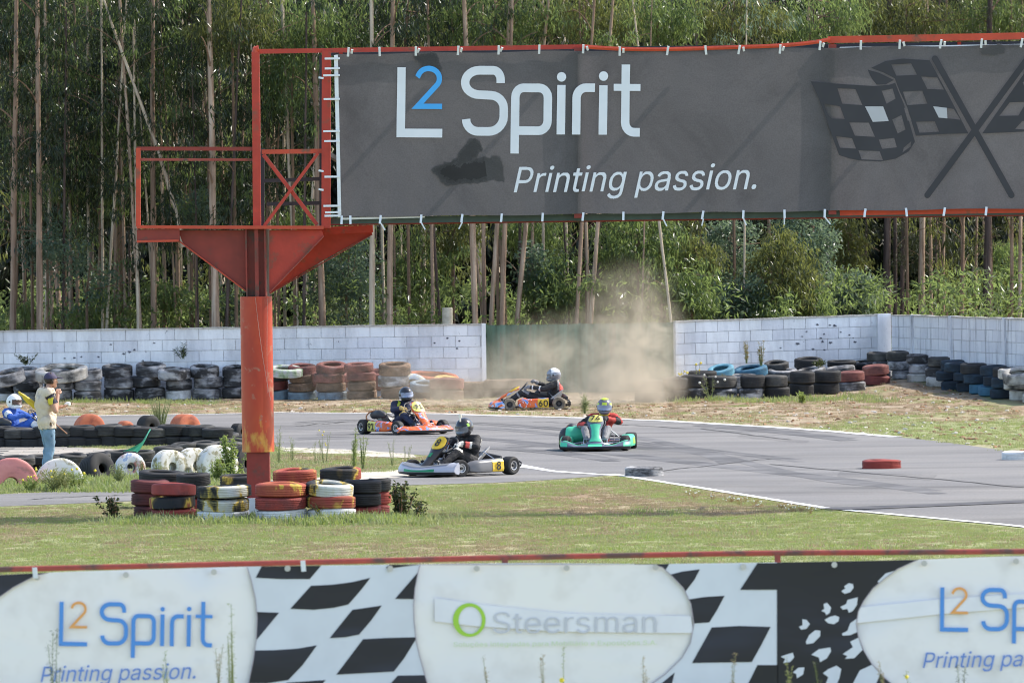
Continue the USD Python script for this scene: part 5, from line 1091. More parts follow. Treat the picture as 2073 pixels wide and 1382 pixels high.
    hm = HM.copy(); hm.apply_transform(T); h_ = obj('helmet', hm, o['helmet'], d, smooth=True)
    x, y, z = HC.T; az = np.arctan2(y, x)
    shell_of(hm, (z > -.22) & (z < .34) & (np.abs(az) < 1.12) & (x > 0), .005, 'visor', o['visor'], h_)
    shell_of(hm, (z > -.30) & (z < -.21) & (np.abs(az) < 1.25) & (x > 0), .003, 'visor_seal', M_plastic, h_)
    for s in (1, -1):
        mm = trimesh.creation.cylinder(.020, .012, sections=14); mm.apply_transform(rotm(math.pi / 2, (1, 0, 0))); mm.apply_translation((.015, s * .134, .01)); mm.apply_transform(T); obj('visor_pivot', mm, M_plastic, h_)
    for nm, fnc, mt in o.get('hel', []): shell_of(hm, fnc(x, y, z, az), .004, nm, mt, h_)
    if 'collar' in o:
        cr = revolve([(.062 + .03 * math.cos(a), .025 * math.sin(a)) for a in np.linspace(0, 2 * math.pi, 11)[:-1]], 24); cr.apply_transform(rotm(.2, (0, 1, 0))); cr.apply_translation(neck + S(.012, dy * .05, .012)); obj('neck_collar', cr, o['collar'], d, smooth=True)
    if 'camera' in o:
        mm = cat([box((.03, .045, .055), (0, 0, .06)), box((.02, .02, .06), (0, 0, 0))]); mm.apply_transform(rotm(o.get('look', 0), (0, 0, 1))); mm.apply_translation(T[:3, 3] + T[:3, :3] @ np.array([.08, .02, .165])); obj('helmet_camera', mm, M_rim, h_)
    return d
def suit(name, c, c2=None, rough=.8): return mat(name, c, rough, .2, 14, bump=.004, bscale=35)
M_glass = mat('visor_smoke', (.10, .11, .13), .08, .05, spec=1.0); M_glassb = mat('visor_blue_grey', (.22, .26, .36), .12, .05, spec=1.0); M_visopen = mat('visor_opening', (.09, .05, .035), .3, .3, 20)
M_white = mat('helmet_white', (.82, .82, .80), .25, .03); M_hblack = mat('helmet_black', (.018, .018, .020), .18, .05, coat=.6); M_hsilver = mat('helmet_silver', (.30, .31, .34), .25, .16, 9, metallic=.3); M_hgrey = mat('helmet_grey', (.16, .16, .18), .22, .1); M_hlime = mat('helmet_lime', (.50, .62, .05), .35, .05); M_hyel = mat('helmet_yellow', (.70, .58, .05), .35, .05); M_hred = mat('patch_red', (.62, .05, .04), .6, .1)
M_sblack = suit('suit_black', (.016, .016, .018)); M_snavy = suit('suit_navy', (.018, .024, .055)); M_sblue = suit('suit_blue', (.035, .11, .42)); M_sred = suit('suit_red', (.46, .045, .035)); M_sgrey = suit('suit_grey', (.22, .22, .23)); M_swhite = suit('suit_white', (.66, .66, .66)); M_gold = suit('glove_gold', (.50, .36, .12)); M_gwhite = suit('glove_white', (.64, .62, .56)); M_skin = mat('skin', (.50, .27, .18), .5, .1, 20); M_cream = suit('band_cream', (.55, .45, .33)); M_slred = suit('suit_light_red', (.66, .10, .08))
def multi(name, stops, scale=4.5, distort=1.2): return ramp_mat(name, stops, scale=scale, rough=.35, bump=0, detail=2, stretch=(.8, 1, 1.4), interpolate=False, distort=distort, spec=.5)
ORG = (.66, .14, .035)
M_org = multi('bodywork_orange_blue', [(.0, (.10, .22, .55)), (.36, (.22, .40, .70)), (.42, (.66, .64, .62)), (.455, ORG), (.62, (.72, .17, .04)), (.70, (.10, .24, .6)), (.76, ORG)])
M_org2 = multi('bodywork_orange', [(.0, (.14, .25, .58)), (.37, (.60, .62, .68)), (.40, (.62, .10, .03)), (.47, ORG), (.585, (.70, .16, .04)), (.60, (.14, .27, .60)), (.66, (.55, .60, .70)), (.68, ORG)], 4.2)
M_kblk = mat('bodywork_black', (.03, .03, .032), .35, .08); M_kgry = mat('bodywork_grey', (.16, .16, .165), .4, .08); M_ksil = mat('bodywork_silver', (.40, .415, .48), .35, .05); M_kgrn = mat('bodywork_green', (.015, .22, .09), .35, .05); M_mint = mat('bodywork_mint', (.07, .50, .30), .38, .05); M_slate = mat('bodywork_slate', (.10, .125, .17), .35, .08); M_lime = mat('decal_lime', (.35, .62, .10), .4, .05); M_kwhite = mat('bodywork_white', (.74, .74, .74), .35, .04); M_kblue = mat('decal_blue', (.10, .25, .60), .4, .05)
def kpos(X, Y): q = ground(X, Y); return np.array([q[0], q[1], .006])
def unit(x, y): n = math.hypot(x, y); return (x / n, y / n)
def from_wheel(px, fwd, local):
    """the kart's origin so that the tyre's foot (local x, y) stands at the pixel px"""
    g_ = ground(*px); f_ = np.array(fwd); l_ = np.array([-f_[1], f_[0]]); q = g_[:2] - f_ * local[0] - l_ * local[1]; return np.array([q[0], q[1], .006])
# silver and black kart, number 8
f8 = unit(-.68, -.73); k8 = from_wheel((933, 965.5), f8, (.53, .52))
kart('go_kart', 'black and silver go-kart number 8 nearest the camera', k8, f8, dict(nose=M_ksil, nose_decals=[(3, 28, 5, 8, M_kgry, .004), (7, 24, 3, 5, M_kgrn, .004)], panel_c=M_kblk, panel_decals=[(5, 8, 2, 6, M_kgrn)], plate='y', num='8', num_h=.13, pod=M_kgry, seat=M_seat_s, frame=M_tube, steer=-.25, zc=.165, ze=.235, dip=-.01))
driver('driver', 'kart driver in black suit and black helmet steering kart number 8', k8, f8, dict(suit=M_sblack, glove=M_gwhite, cuff=M_slred, helmet=M_hblack, visor=M_glass, fore=.20, back=.10, lean=.0, nod=.34, look=.10, camera=True, elbow=.13, seed=3,
    areas=[('shoulder_stripe', lambda C, ch, nk: (C[:, 0] < ch[0] + .02) & (C[:, 2] > nk[2] - .14) & (C[:, 2] < nk[2] - .045) & (np.abs(C[:, 1]) > .02), M_gwhite)], patches=[('cuff_band', 'ebl', 'wl', .30, .46, M_gwhite), ('cuff_band', 'ebr', 'wr', .30, .46, M_gwhite)],
    hel=[('helmet_logo', lambda x, y, z, a: (z > .25) & (z < .55) & (np.abs(a) > 1.15) & (np.abs(a) < 1.45), M_lime), ('helmet_patch', lambda x, y, z, a: (z < .1) & (z > -.35) & (np.abs(a) > 2.7), M_hred)]))
# orange kart, number 91
f91 = unit(.55, -.83); k91 = from_wheel((804, 880.5), f91, (.53, -.52))
kart('go_kart', 'orange and blue go-kart number 91 turning on the far asphalt', k91, f91, dict(nose=M_org2, nose_decals=[(3, 28, 2, 4, M_ksil, .004)], panel_c=M_org2, panel_decals=[], plate='p', num='91', num_h=.10, pod=M_org2, seat=M_seat, steer=.2, zc=.17, ze=.15, nose_w=.6, airbox=M_engdark))
driver('driver', 'kart driver in navy suit and black helmet with clear visor in kart 91', k91, f91, dict(suit=M_snavy, glove=M_gold, helmet=M_hblack, visor=M_glassb, fore=.10, back=.0, lean=.10, look=-.25, nod=.05, tilt=.10, seed=5, patches=[('yellow_patch', 'chest', 'shr', .75, 1.0, M_hlime)],
    hel=[('helmet_side', lambda x, y, z, a: (z < -.05) & (z > -.45) & (np.abs(a) > 1.2), M_hsilver)]))
# mint green kart, number 74
f74 = unit(-.05, -1.0); k74 = from_wheel((1145, 913.5), f74, (.53, -.52))
kart('go_kart', 'mint green and slate go-kart number 74 heading for the camera', k74, f74, dict(nose=M_slate, nose_decals=[(1, 12, 6, 8, M_mint, .004), (12, 19, 4, 8, M_mint, .004), (19, 30, 6, 8, M_mint, .004), (0, 4, 3, 6, M_mint, .004), (27, 31, 3, 6, M_mint, .004)], panel_c=M_slate, panel_decals=[(1, 11, 1, 8, M_mint, 'panel_decal', .005)], plate='p', num='74', num_h=.10, pod=M_mint, pod_num=False, pod_decals=[(1, 7, M_lime, 'pod_decal')], seat=M_seat, tank=M_mint, steer=-.3, zc=.12, ze=.20, dip=.04,
    panel=[(.84, .13), (.76, .22), (.66, .36), (.56, .48), (.44, .60)], panel_w=[.16, .085, .09, .145, .115], plate_span=(11, 16), rim=M_rimdark))
driver('driver', 'kart driver in red suit with black and lime helmet in kart 74', k74, f74, dict(suit=M_sred, glove=M_sblack, helmet=M_hgrey, visor=M_glassb, fore=.04, lean=.13, nod=.14, tilt=-.03, collar=M_hyel, seed=7, elbow=.17, wheel_roll=.5, patches=[('sleeve_band', 'ebl', 'wl', .05, .35, M_sblack), ('arm_panel', 'shr', 'ebr', .2, 1.0, M_sblack)], areas=[('trousers', lambda C, ch, nk: (C[:, 0] > -.02) & (C[:, 2] < .42) & (np.abs(C[:, 1]) < .34), M_sgrey), ('chest_panel', lambda C, ch, nk: (C[:, 0] > ch[0] + .03) & (C[:, 0] < ch[0] + .22) & (np.abs(C[:, 1] - .06) < .10) & (C[:, 2] > .3) & (C[:, 2] < .58), M_sblack)],
    hel=[('helmet_crown', lambda x, y, z, a: (z > .86), M_hlime), ('helmet_logo', lambda x, y, z, a: (z > .36) & (z < .62) & (np.abs(a) < .35), M_hlime), ('helmet_side', lambda x, y, z, a: (z > .2) & (z < .5) & (np.abs(a) > .8) & (np.abs(a) < 1.3), M_hlime)]))
# orange kart in the dust, number 60
f60 = unit(-1, -.02); k60 = from_wheel((1032, 831.5), f60, (.53, .52))
kart('go_kart', 'orange go-kart number 60 sliding through the dust beside the gate', k60, f60, dict(nose=M_org, panel_c=M_org, plate='y', num='60', num_h=.10, pod=M_org2, rubber=M_rubdust, rim=M_rimdark, seat=M_seat_s, seat_back=.2, pod_word=None, zc=.20, ze=.18, panel=[(.84, .18), (.72, .27), (.56, .36), (.42, .44), (.30, .49)], pod_decals=[(7, 11, M_kblue, 'pod_decal', 3, 4)]))
driver('driver', 'kart driver in black and red suit with silver helmet in the dusty kart', k60, f60, dict(suit=M_sblack, glove=M_sgrey, helmet=M_hsilver, visor=M_glass, fore=.0, back=.22, nod=.18, lean=0, seed=9, elbow=.10, wheel_c=(.20, 0, .47), collar=M_cream, hand_r=(-.06, -.16, .58),
    areas=[('back_panel', lambda C, ch, nk: (C[:, 0] < ch[0] - .055) & (C[:, 2] > .30) & (C[:, 2] < .62), M_slred), ('shoulder_panel', lambda C, ch, nk: (C[:, 0] >= ch[0] - .055) & (C[:, 0] < ch[0] - .01) & (C[:, 2] > .42) & (C[:, 2] < .62), M_sgrey)], patches=[('white_cuff', 'ebl', 'wl', .18, .26, M_swhite), ('white_cuff', 'ebl', 'wl', .66, .74, M_swhite), ('leg_stripe', 'kneel', 'fl', .15, .24, M_sgrey)],
    hel=[('helmet_crown', lambda x, y, z, a: (z > .38) & (x < .25), M_white), ('helmet_side', lambda x, y, z, a: (z < -.02) & (z > -.55) & (np.abs(a) > 1.2) & (np.abs(a) < 2.2), M_hgrey)]))
# blue kart behind the tyre ring
fB = unit(.90, -.44); kB = kpos(50, 893)
kart('go_kart', 'blue, white and red go-kart half hidden behind the infield tyres', kB, fB, dict(nose=M_hred, panel_c=M_kwhite, plate='p', num='5', num_h=.10, pod=M_kblue, pod_num=False, seat=M_seat, pod_decals=[(2, 10, M_kwhite, 'pod_decal')], nose_decals=[(3, 28, 5, 7, M_kwhite, .004)]))
driver('driver', 'kart driver in blue suit and white helmet at the left edge', kB, fB, dict(suit=M_sblue, glove=M_sblue, helmet=M_white, visor=M_visopen, fore=.06, lean=-.02, look=-.25, nod=.05, seed=11, elbow=.15, patches=[('sleeve_stripe', 'shr', 'ebr', .25, .75, M_swhite), ('leg_stripe', 'kneer', 'fr', .1, .8, M_swhite)]))

# ---------------------------------------------------------------- the marshal
mp = ground(97, 966); sc = .945
MYAW = .42
mar = thing('person', 'marshal in beige vest, jeans and dark cap beside the yellow flag', 'person', (mp[0], mp[1], .012), MYAW, scale=sc)
A = lambda *q: np.array(q, float)
# facing +x (right), turned a little away; x forward, y away from the camera
hipL, hipR = A(.0, .09, .92), A(-.02, -.09, .92); knL, knR = A(.05, .10, .50), A(.02, -.09, .50); anL, anR = A(-.01, .11, .08), A(-.06, -.09, .08)
ch = A(-.035, 0, 1.22); nk = A(.03, 0, 1.46); hd = A(.085, 0, 1.60); sL, sR = A(.0, .185, 1.40), A(-.02, -.185, 1.40)
eR = A(.06, -.25, 1.10); wR = A(.15, -.13, 1.36); eL = A(.10, .24, 1.12); wL = A(.30, .13, 1.15)
B = [(hipL, .105, hipR, .105), (A(-.01, 0, 1.0), .125, ch, .135), (ch + A(0, .05, 0), .125, ch + A(0, -.05, 0), .125), (ch, .13, nk + A(-.02, 0, -.06), .08), (sL, .070, sR, .070), (ch + A(0, .08, .05), .10, sL, .07), (ch + A(0, -.08, .05), .10, sR, .07), (nk + A(-.02, 0, -.08), .058, nk + A(.02, 0, .06), .052),
     (sR, .064, eR, .046), (eR, .046, wR, .030), (sL, .064, eL, .046), (eL, .046, wL, .030), (hipL, .10, knL, .066), (knL, .064, anL, .046), (hipR, .10, knR, .066), (knR, .064, anR, .046), (anL + A(.02, 0, -.03), .042, anL + A(.17, .02, -.045), .030), (anR + A(.02, 0, -.03), .042, anR + A(.17, -.02, -.045), .030),
     (hd + A(-.02, 0, .03), .098, hd + A(.015, 0, .0), .090), (hd + A(.03, 0, -.05), .062, hd + A(.055, 0, -.085), .042), (hd + A(.085, 0, -.01), .016, hd + A(.105, 0, -.03), .015), (hd + A(.075, 0, -.07), .022, hd + A(.088, 0, -.068), .012)]
for s in (1, -1): B += [(hd + A(-.015, s * .088, -.035), .016, hd + A(-.02, s * .094, .005), .014)]
B += hand(wR, wR + A(.02, .03, .10), A(.5, .8, 0), .55, .95, 1) + hand(wL, wL + A(.1, 0, .02), A(0, -.2, 1), .35, .95, -1)
mb = capsules(B, .02, 4)
for z_ in (.10, .80, .86, 1.43, 1.455, 1.475, hd[2] + .03):
    up_ = trimesh.intersections.slice_mesh_plane(mb, (0, 0, 1), (0, 0, z_)); dn_ = trimesh.intersections.slice_mesh_plane(mb, (0, 0, -1), (0, 0, z_)); mb = cat([up_, dn_]); mb.merge_vertices()
bo = obj('body', mb, M_skin, mar, smooth=True); C = mb.triangles_center
n = meshkit.fbm(mb.vertices * [18, 18, 12], 3, 4) - .5
arm = (np.linalg.norm(C - wR, axis=1) < .30) & (C[:, 0] > .02) & (C[:, 1] < -.05) | (np.linalg.norm(C - wL, axis=1) < .2)
def segd(a, b): ab = b - a; t = ((C - a) @ ab) / (ab @ ab); return np.linalg.norm(C - (a + np.clip(t, 0, 1)[:, None] * ab), axis=1), t
def part_of(sel, off, name, mt, fold=.03):
    m2 = mb.copy(); m2.vertices = m2.vertices + m2.vertex_normals * (n * fold)[:, None]; return shell_of(m2, sel, off, name, mt, mar)
hands_ = (np.linalg.norm(C - (wR + A(.03, .04, .07)), axis=1) < .13) & (C[:, 2] > 1.30) & (C[:, 0] > .10) | (np.linalg.norm(C - (wL + A(.05, 0, 0)), axis=1) < .16)
inarm = hands_.copy()
for a, b, w in ((sR, eR, .075), (eR, wR, .065), (sL, eL, .075), (eL, wL, .065)):
    ds, t = segd(a, b); inarm |= (ds < w) & (t > .12) & (np.abs(C[:, 1]) > .135 - .3 * (C[:, 0] > .09))
M_vest = mat('vest_beige', (.62, .52, .40), .8, .10, 7, bump=.004, bscale=30); M_jean = mat('jeans_pale_blue', (.17, .27, .37), .85, .22, 8, bump=.002); M_tee = mat('tshirt_navy', (.03, .028, .05), .8, .15); M_cap = mat('cap_navy', (.045, .038, .085), .75, .15); M_hair = mat('hair_dark', (.03, .018, .012), .6, .2); M_flagy = mat('flag_yellow', (.66, .48, .04), .6, .1, 6); M_flagg = mat('flag_green', (.012, .24, .15), .55, .1, 6)
part_of((C[:, 2] > .80) & (C[:, 2] < 1.455) & ~inarm , .036, 'vest', M_vest, .06)
for a, b in ((sR, eR), (sL, eL)):
    ds, t = segd(a, b); part_of((t > -.15) & (t < .62) & (ds < .082) & inarm, .014, 'sleeve', M_tee)
ds, t = segd(sR, eR); part_of((t > .30) & (t < .62) & (ds < .08) & inarm & (C[:, 0] < sR[0] + .03), .018, 'sleeve_patch', M_hyel)
part_of((C[:, 2] > .10) & (C[:, 2] < .86) & ~inarm, .013, 'jeans', M_jean, .04)
part_of((C[:, 2] < .10), .010, 'shoe', M_plastic)
part_of((C[:, 2] > 1.43) & (C[:, 2] < 1.475) & (np.abs(C[:, 0] - .01) < .12) & (np.abs(C[:, 1]) < .12), .014, 'collar', M_tee)
hr = np.linalg.norm(C - hd, axis=1) < .16
part_of(hr & (C[:, 0] < hd[0] + .005) & (C[:, 2] > hd[2] - .055), .007, 'hair', M_hair, .03)
part_of(hr & (C[:, 2] > hd[2] + .030), .014, 'cap', M_cap, 0)
bim = trimesh.creation.icosphere(3, 1.0); bim.apply_scale((.085, .078, .012)); bim.apply_transform(rotm(.12, (0, 1, 0))); bim.apply_translation(hd + A(.125, 0, .045)); obj('cap_brim', bim, M_cap, mar, smooth=True)
for s in (1, -1): e = trimesh.creation.icosphere(2, .010); e.apply_translation(hd + A(.085, s * .033, .012)); obj('eye', e, M_hair, mar)
obj('back_print', cat([bar(A(-.165, -.03 - .012 * q, 1.12 + .05 * q), A(-.168, -.03 - .012 * q, 1.155 + .05 * q), .05, .006) for q in range(3)]), M_plastic, mar)
_cy, _sy = math.cos(MYAW), math.sin(MYAW)
def marw(p): p = np.asarray(p, float); return np.array([mp[0], mp[1], .012]) + sc * np.array([p[0] * _cy - p[1] * _sy, p[0] * _sy + p[1] * _cy, p[2]])
pk = trimesh.creation.icosphere(3, 1.0); pk.apply_scale((.05, .03, .035)); pk.vertices = pk.vertices + pk.vertex_normals * ((meshkit.noise(pk.vertices * 40, 3) - .5) * .02)[:, None]; pk.apply_translation((0, 0, 0))
q = obj('paper_ball', pk.apply_translation(marw(wL + A(.11, -.02, .05))), M_white, None, smooth=30, label='crumpled white paper in the left hand of the marshal', category='paper')
# the furled yellow flag under the arm and its stick
flg = thing('flag', 'furled yellow flag on a stick held under the arm of the marshal', 'flag', (0, 0, 0))
s0, s1 = marw(A(-.40, .20, 1.40)), marw(A(.42, .19, .70))
obj('flag_stick', tube([s0, s1], .010, 8), mat('stick_wood', (.30, .15, .09), .6, .1), flg)
ln = np.linspace(0, 1, 14); cc = s0 + (s1 - s0) * ln[:, None] * .62 + np.array([-.02, 0, .02])
rw = np.interp(ln, [0, .1, .5, 1], [.008, .028, .048, .036]); clm = tube(cc, rw, 12); nn = meshkit.noise(clm.vertices * [30, 30, 30], 8) - .5; clm.vertices = clm.vertices + clm.vertex_normals * (nn * .03)[:, None]; obj('flag_cloth', clm, M_flagy, flg, smooth=True)
# green flag lying on the tyres
ga, gb_ = at(303, 872, 105.6), at(248, 914, 102.2)
gfl = thing('flag', 'green flag draped over the near black infield tyres', 'flag', (0, 0, 0))
obj('flag_stick', tube([at(304, 869, 105.0), at(276, 916, 104.2)], .012, 8), M_flagg, gfl)
cv = []
for q in np.linspace(0, 1, 14):
    tpt = np.array(at(303 - 10 * q - 12 * q * q, 871 + 42 * q ** 1.2, 104.9 - .6 * q)); low = np.array(at(302 - 14 * q - 40 * q ** 2.2, 873 + 40 * q ** .9, 104.6 - .9 * q))
    cv.append([tpt + (low - tpt) * w + np.array([0, -.05 * math.sin(math.pi * w * 2), 0]) for w in np.linspace(0, 1, 8)])
cv = np.array(cv); obj('flag_cloth', skin(np.concatenate([cv, cv[:, ::-1] + [0, .006, 0]], 1)), M_flagg, gfl, smooth=60)
# ================================================================ the wood behind the wall, weeds and grass
def bark(name, stops, stretch=(5, 5, .35), scale=2.0): return ramp_mat(name, stops, scale=scale, rough=.9, bump=.012, bscale=14, detail=6, stretch=stretch, spec=.2)
M_bark = [bark('bark_tan', [(.3, (.16, .105, .075)), (.46, (.31, .22, .155)), (.58, (.42, .32, .24)), (.75, (.54, .45, .36))]), bark('bark_pinkish', [(.3, (.13, .085, .06)), (.5, (.27, .185, .13)), (.7, (.40, .30, .22))]), bark('bark_pale', [(.3, (.24, .18, .13)), (.5, (.46, .38, .28)), (.75, (.58, .51, .40))]), bark('bark_dark', [(.3, (.035, .026, .024)), (.5, (.075, .055, .048)), (.75, (.15, .11, .09))])]
M_twig = mat('twig', (.17, .11, .07), .9, .2)
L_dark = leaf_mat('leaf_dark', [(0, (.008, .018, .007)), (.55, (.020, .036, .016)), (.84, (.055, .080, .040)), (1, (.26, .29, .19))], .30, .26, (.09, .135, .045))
L_mid = leaf_mat('leaf_mid', [(0, (.026, .052, .022)), (.4, (.068, .115, .048)), (.75, (.15, .21, .10)), (1, (.36, .42, .28))], .30, .48, (.30, .40, .12))
L_olive = leaf_mat('leaf_olive', [(0, (.042, .056, .022)), (.5, (.11, .125, .050)), (.85, (.20, .205, .095)), (1, (.32, .28, .15))], .32, .44, (.28, .31, .085))
L_blue = leaf_mat('leaf_blue_grey', [(0, (.04, .075, .056)), (.5, (.12, .175, .136)), (.8, (.23, .29, .235)), (1, (.38, .43, .38))], .34, .40, (.26, .36, .20))
L_pine = leaf_mat('leaf_pine', [(0, (.020, .032, .012)), (.5, (.040, .058, .022)), (1, (.075, .090, .038))], .6, .2, (.08, .10, .02))
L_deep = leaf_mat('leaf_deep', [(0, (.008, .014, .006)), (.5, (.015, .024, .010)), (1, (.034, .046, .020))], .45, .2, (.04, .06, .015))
def leaves(c, d, L, W, rng, wide=.42):
    """lance-shaped leaves: base c, hanging direction d"""
    n = len(c); d = d / np.linalg.norm(d, axis=1, keepdims=True)
    L = (L * rng.uniform(.65, 1.25, n))[:, None]; W = (W * rng.uniform(.7, 1.25, n))[:, None]
    r = rng.normal(0, 1, (n, 3)); s = np.cross(d, r); s /= np.linalg.norm(s, axis=1, keepdims=True) + 1e-9
    k = np.cross(s, d); a = c + d * L * wide + s * W / 2 + k * L * .05; b = c + d * L * wide - s * W / 2 + k * L * .05; t = c + d * L + k * L * rng.uniform(-.16, .05, (n, 1))
    v = np.stack([c, a, t, b], 1).reshape(-1, 3); i = np.arange(n)[:, None] * 4
    return v, np.vstack([i + [0, 1, 2], i + [0, 2, 3]])
def foliage(clusters, per, rng, L, W, spread, droop=1.0):
    """clusters (n, 4): centre and radius; sprays of leaves hang from twigs inside"""
    n = len(clusters); c = np.repeat(clusters[:, :3], per, 0); r = np.repeat(clusters[:, 3], per)[:, None]
    dr = rng.normal(0, 1, (n * per, 3)); dr /= np.linalg.norm(dr, axis=1, keepdims=True)
    p = c + dr * r * rng.uniform(.15, 1, (n * per, 1)) ** .6 * [1, 1, .8]
    tw = np.repeat(rng.normal(0, 1, (n, 3)) * [1, 1, .3], per, 0)
    d = np.array([0, 0, -1.0]) * droop + rng.normal(0, .38 if droop > .5 else .8, (n * per, 3)) + tw * .22 + dr * spread
    return leaves(p, d, L, W, rng)
_tn = [0]
def trunk_mesh(path, r0, r1, rng, sides=9):
    p = smoothpath(path, 18) if len(path) > 2 else resample(path, 14)
    w = rng.normal(0, .006, (len(p), 3)); w[0] = 0; p = p + np.cumsum(w, 0) * [1, 1, 0]
    t = np.linspace(0, 1, len(p)); rr = (r0 + (r1 - r0) * t) * (1 + .05 * np.sin(t * 23 + rng.uniform(0, 6))) + r0 * .35 * np.exp(-t * 30)
    m = tube(p, rr, sides); n = meshkit.noise(m.vertices * [14, 14, 3], 5) - .5; m.vertices = m.vertices + m.vertex_normals * (n * r0 * .22)[:, None]; return m
def tree(kind, label, base, top, r0, barkm, leafm, crown=(4.2, 13), n=70, rad=1.5, per=38, L=.20, W=.028, group=None, bend=None, seed=None, droop=1.0, low=0, cr=.42, limbs=5, cat_='tree', ytight=1.0):
    """base, top: the trunk's axis; crown: heights between which the foliage hangs"""
    _tn[0] += 1; rng = np.random.default_rng(seed or (900 + _tn[0]))
    base, top = np.array(base, float), np.array(top, float)
    t_ = thing(kind, label, cat_, (0, 0, 0), group=group)
    path = [base, top] if bend is None else [base] + [np.array(b) for b in bend] + [top]
    obj('trunk', trunk_mesh(path, r0, r0 * .45, rng), barkm, t_, smooth=True)
    P_ = smoothpath(path, 40) if len(path) > 2 else resample(path, 40)
    def axis(z): return np.array([np.interp(z, P_[:, 2], P_[:, k]) for k in range(3)])
    lim = []
    for q in range(limbs):
        z = rng.uniform(crown[0] * .9, min(crown[1] * .85, top[2] - .3)); a = axis(z); g_ = rng.uniform(0, 6.28); l = rng.uniform(.5, 1.0) * rad
        lim.append(tube(smoothpath([a, a + [l * .5 * math.cos(g_), l * .5 * math.sin(g_), l * .45], a + [l * math.cos(g_), l * math.sin(g_), l * .6]], 7), np.linspace(r0 * .28, .008, 7), 5))
    if lim:
        for q in lim: obj('branch', q, M_twig, t_)
    if n:
        z = crown[0] + (crown[1] - crown[0]) * rng.uniform(0, 1, n) ** .85
        env = np.sin(np.clip((z - crown[0]) / (crown[1] - crown[0]), .04, .97) * math.pi) ** .45
        ang = rng.uniform(0, 6.28, n); rr = rad * env * np.sqrt(rng.uniform(.03, 1, n)); ax_ = np.array([axis(min(q, top[2])) for q in z])
        cl = np.c_[ax_[:, 0] + rr * np.cos(ang), ax_[:, 1] + rr * np.sin(ang) * ytight, z, cr * rng.uniform(.6, 1.3, n)]
        v, f = foliage(cl, per, rng, L, W, .15, droop)
        obj('crown', (v, f), leafm, t_)
    return t_
WD = 153.0
def tp(X, Y, D): return at(X, Y, D)
rt = np.random.default_rng(77)
# trunks that can be told apart in the photograph: (x at the wall, x at the top, width px, distance, bark, leaf, words)
TR = [(25, 32, 15, 154, 1, L_dark, 'thick straight'), (52, 40, 8, 157, 1, L_dark, 'thin'), (80, 74, 15, 153.6, 1, L_dark, 'thick pale-sided'), (106, 90, 9, 156, 0, L_mid, 'leaning'), (118, 122, 7, 158, 1, L_dark, 'thin'), (143, 138, 6, 160, 0, L_mid, 'very thin'), (158, 152, 9, 158, 1, L_dark, 'brown'), (197, 215, 8, 157, 1, L_mid, 'right-leaning'), (209, 205, 7, 155, 2, L_dark, 'pale thin'), (232, 240, 8, 156, 0, L_mid, 'tan'), (241, 236, 7, 159, 1, L_dark, 'thin brown'), (263, 256, 6, 160, 3, L_dark, 'dark thin'), (285, 243, 9, 154, 0, L_dark, 'curved left-leaning'), (311, 309, 14, 154.5, 1, L_dark, 'thick reddish'), (334, 318, 9, 156, 0, L_mid, 'tan leaning'), (361, 352, 8, 158, 1, L_dark, 'brown'), (388, 360, 8, 157, 0, L_mid, 'slanting'), (437, 423, 18, 153.5, 0, L_dark, 'broad peeling'), (463, 440, 9, 158, 1, L_dark, 'brown'), (478, 500, 8, 159, 1, L_mid, 'right-leaning'),
      (545, 539, 13, 156, 1, L_dark, 'thick'), (577, 572, 8, 157, 2, L_mid, 'pale'), (603, 570, 9, 155, 2, L_mid, 'pale slanting'), (652, 632, 16, 154.5, 1, L_dark, 'thick brown'), (752, 752, 13, 153.6, 2, L_mid, 'smooth yellowish'), (789, 797, 14, 153.8, 0, L_dark, 'shaggy-barked'), (876, 866, 9, 155, 1, L_mid, 'thin'), (963, 940, 15, 153.7, 0, L_dark, 'stout left-leaning'), (980, 978, 10, 155, 1, L_mid, 'slim'), (994, 1030, 11, 154.5, 0, L_dark, 'right-slanting'), (1016, 1036, 12, 154, 1, L_mid, 'slim right-leaning'), (1046, 1110, 11, 154.8, 0, L_mid, 'strongly slanting'), (1100, 1096, 7, 157, 2, L_mid, 'thin pale'), (1167, 1205, 9, 154.3, 1, L_mid, 'brown slanting'), (1196, 1240, 10, 154.8, 0, L_olive, 'tan slanting'), (1506, 1512, 5, 156, 2, L_blue, 'thin grey'), (1672, 1690, 8, 163, 3, L_pine, 'dark'),
      (1795, 1800, 17, 163.5, 3, L_pine, 'thick dark'), (1812, 1812, 9, 164, 3, L_pine, 'dark slim'), (1826, 1832, 10, 166, 3, L_pine, 'dark'), (1866, 1872, 15, 164.5, 0, L_pine, 'stout brown'), (1893, 1900, 8, 168, 3, L_pine, 'dark thin'), (1908, 1915, 8, 166, 1, L_olive, 'reddish thin'), (1946, 1958, 10, 165, 1, L_olive, 'reddish leaning'), (1998, 2006, 19, 163, 3, L_pine, 'tall thick black'), (2048, 2046, 8, 164, 1, L_olive, 'reddish'), (2064, 2070, 9, 164, 0, L_olive, 'tan'), (1975, 1984, 7, 170, 1, L_pine, 'thin reddish')]
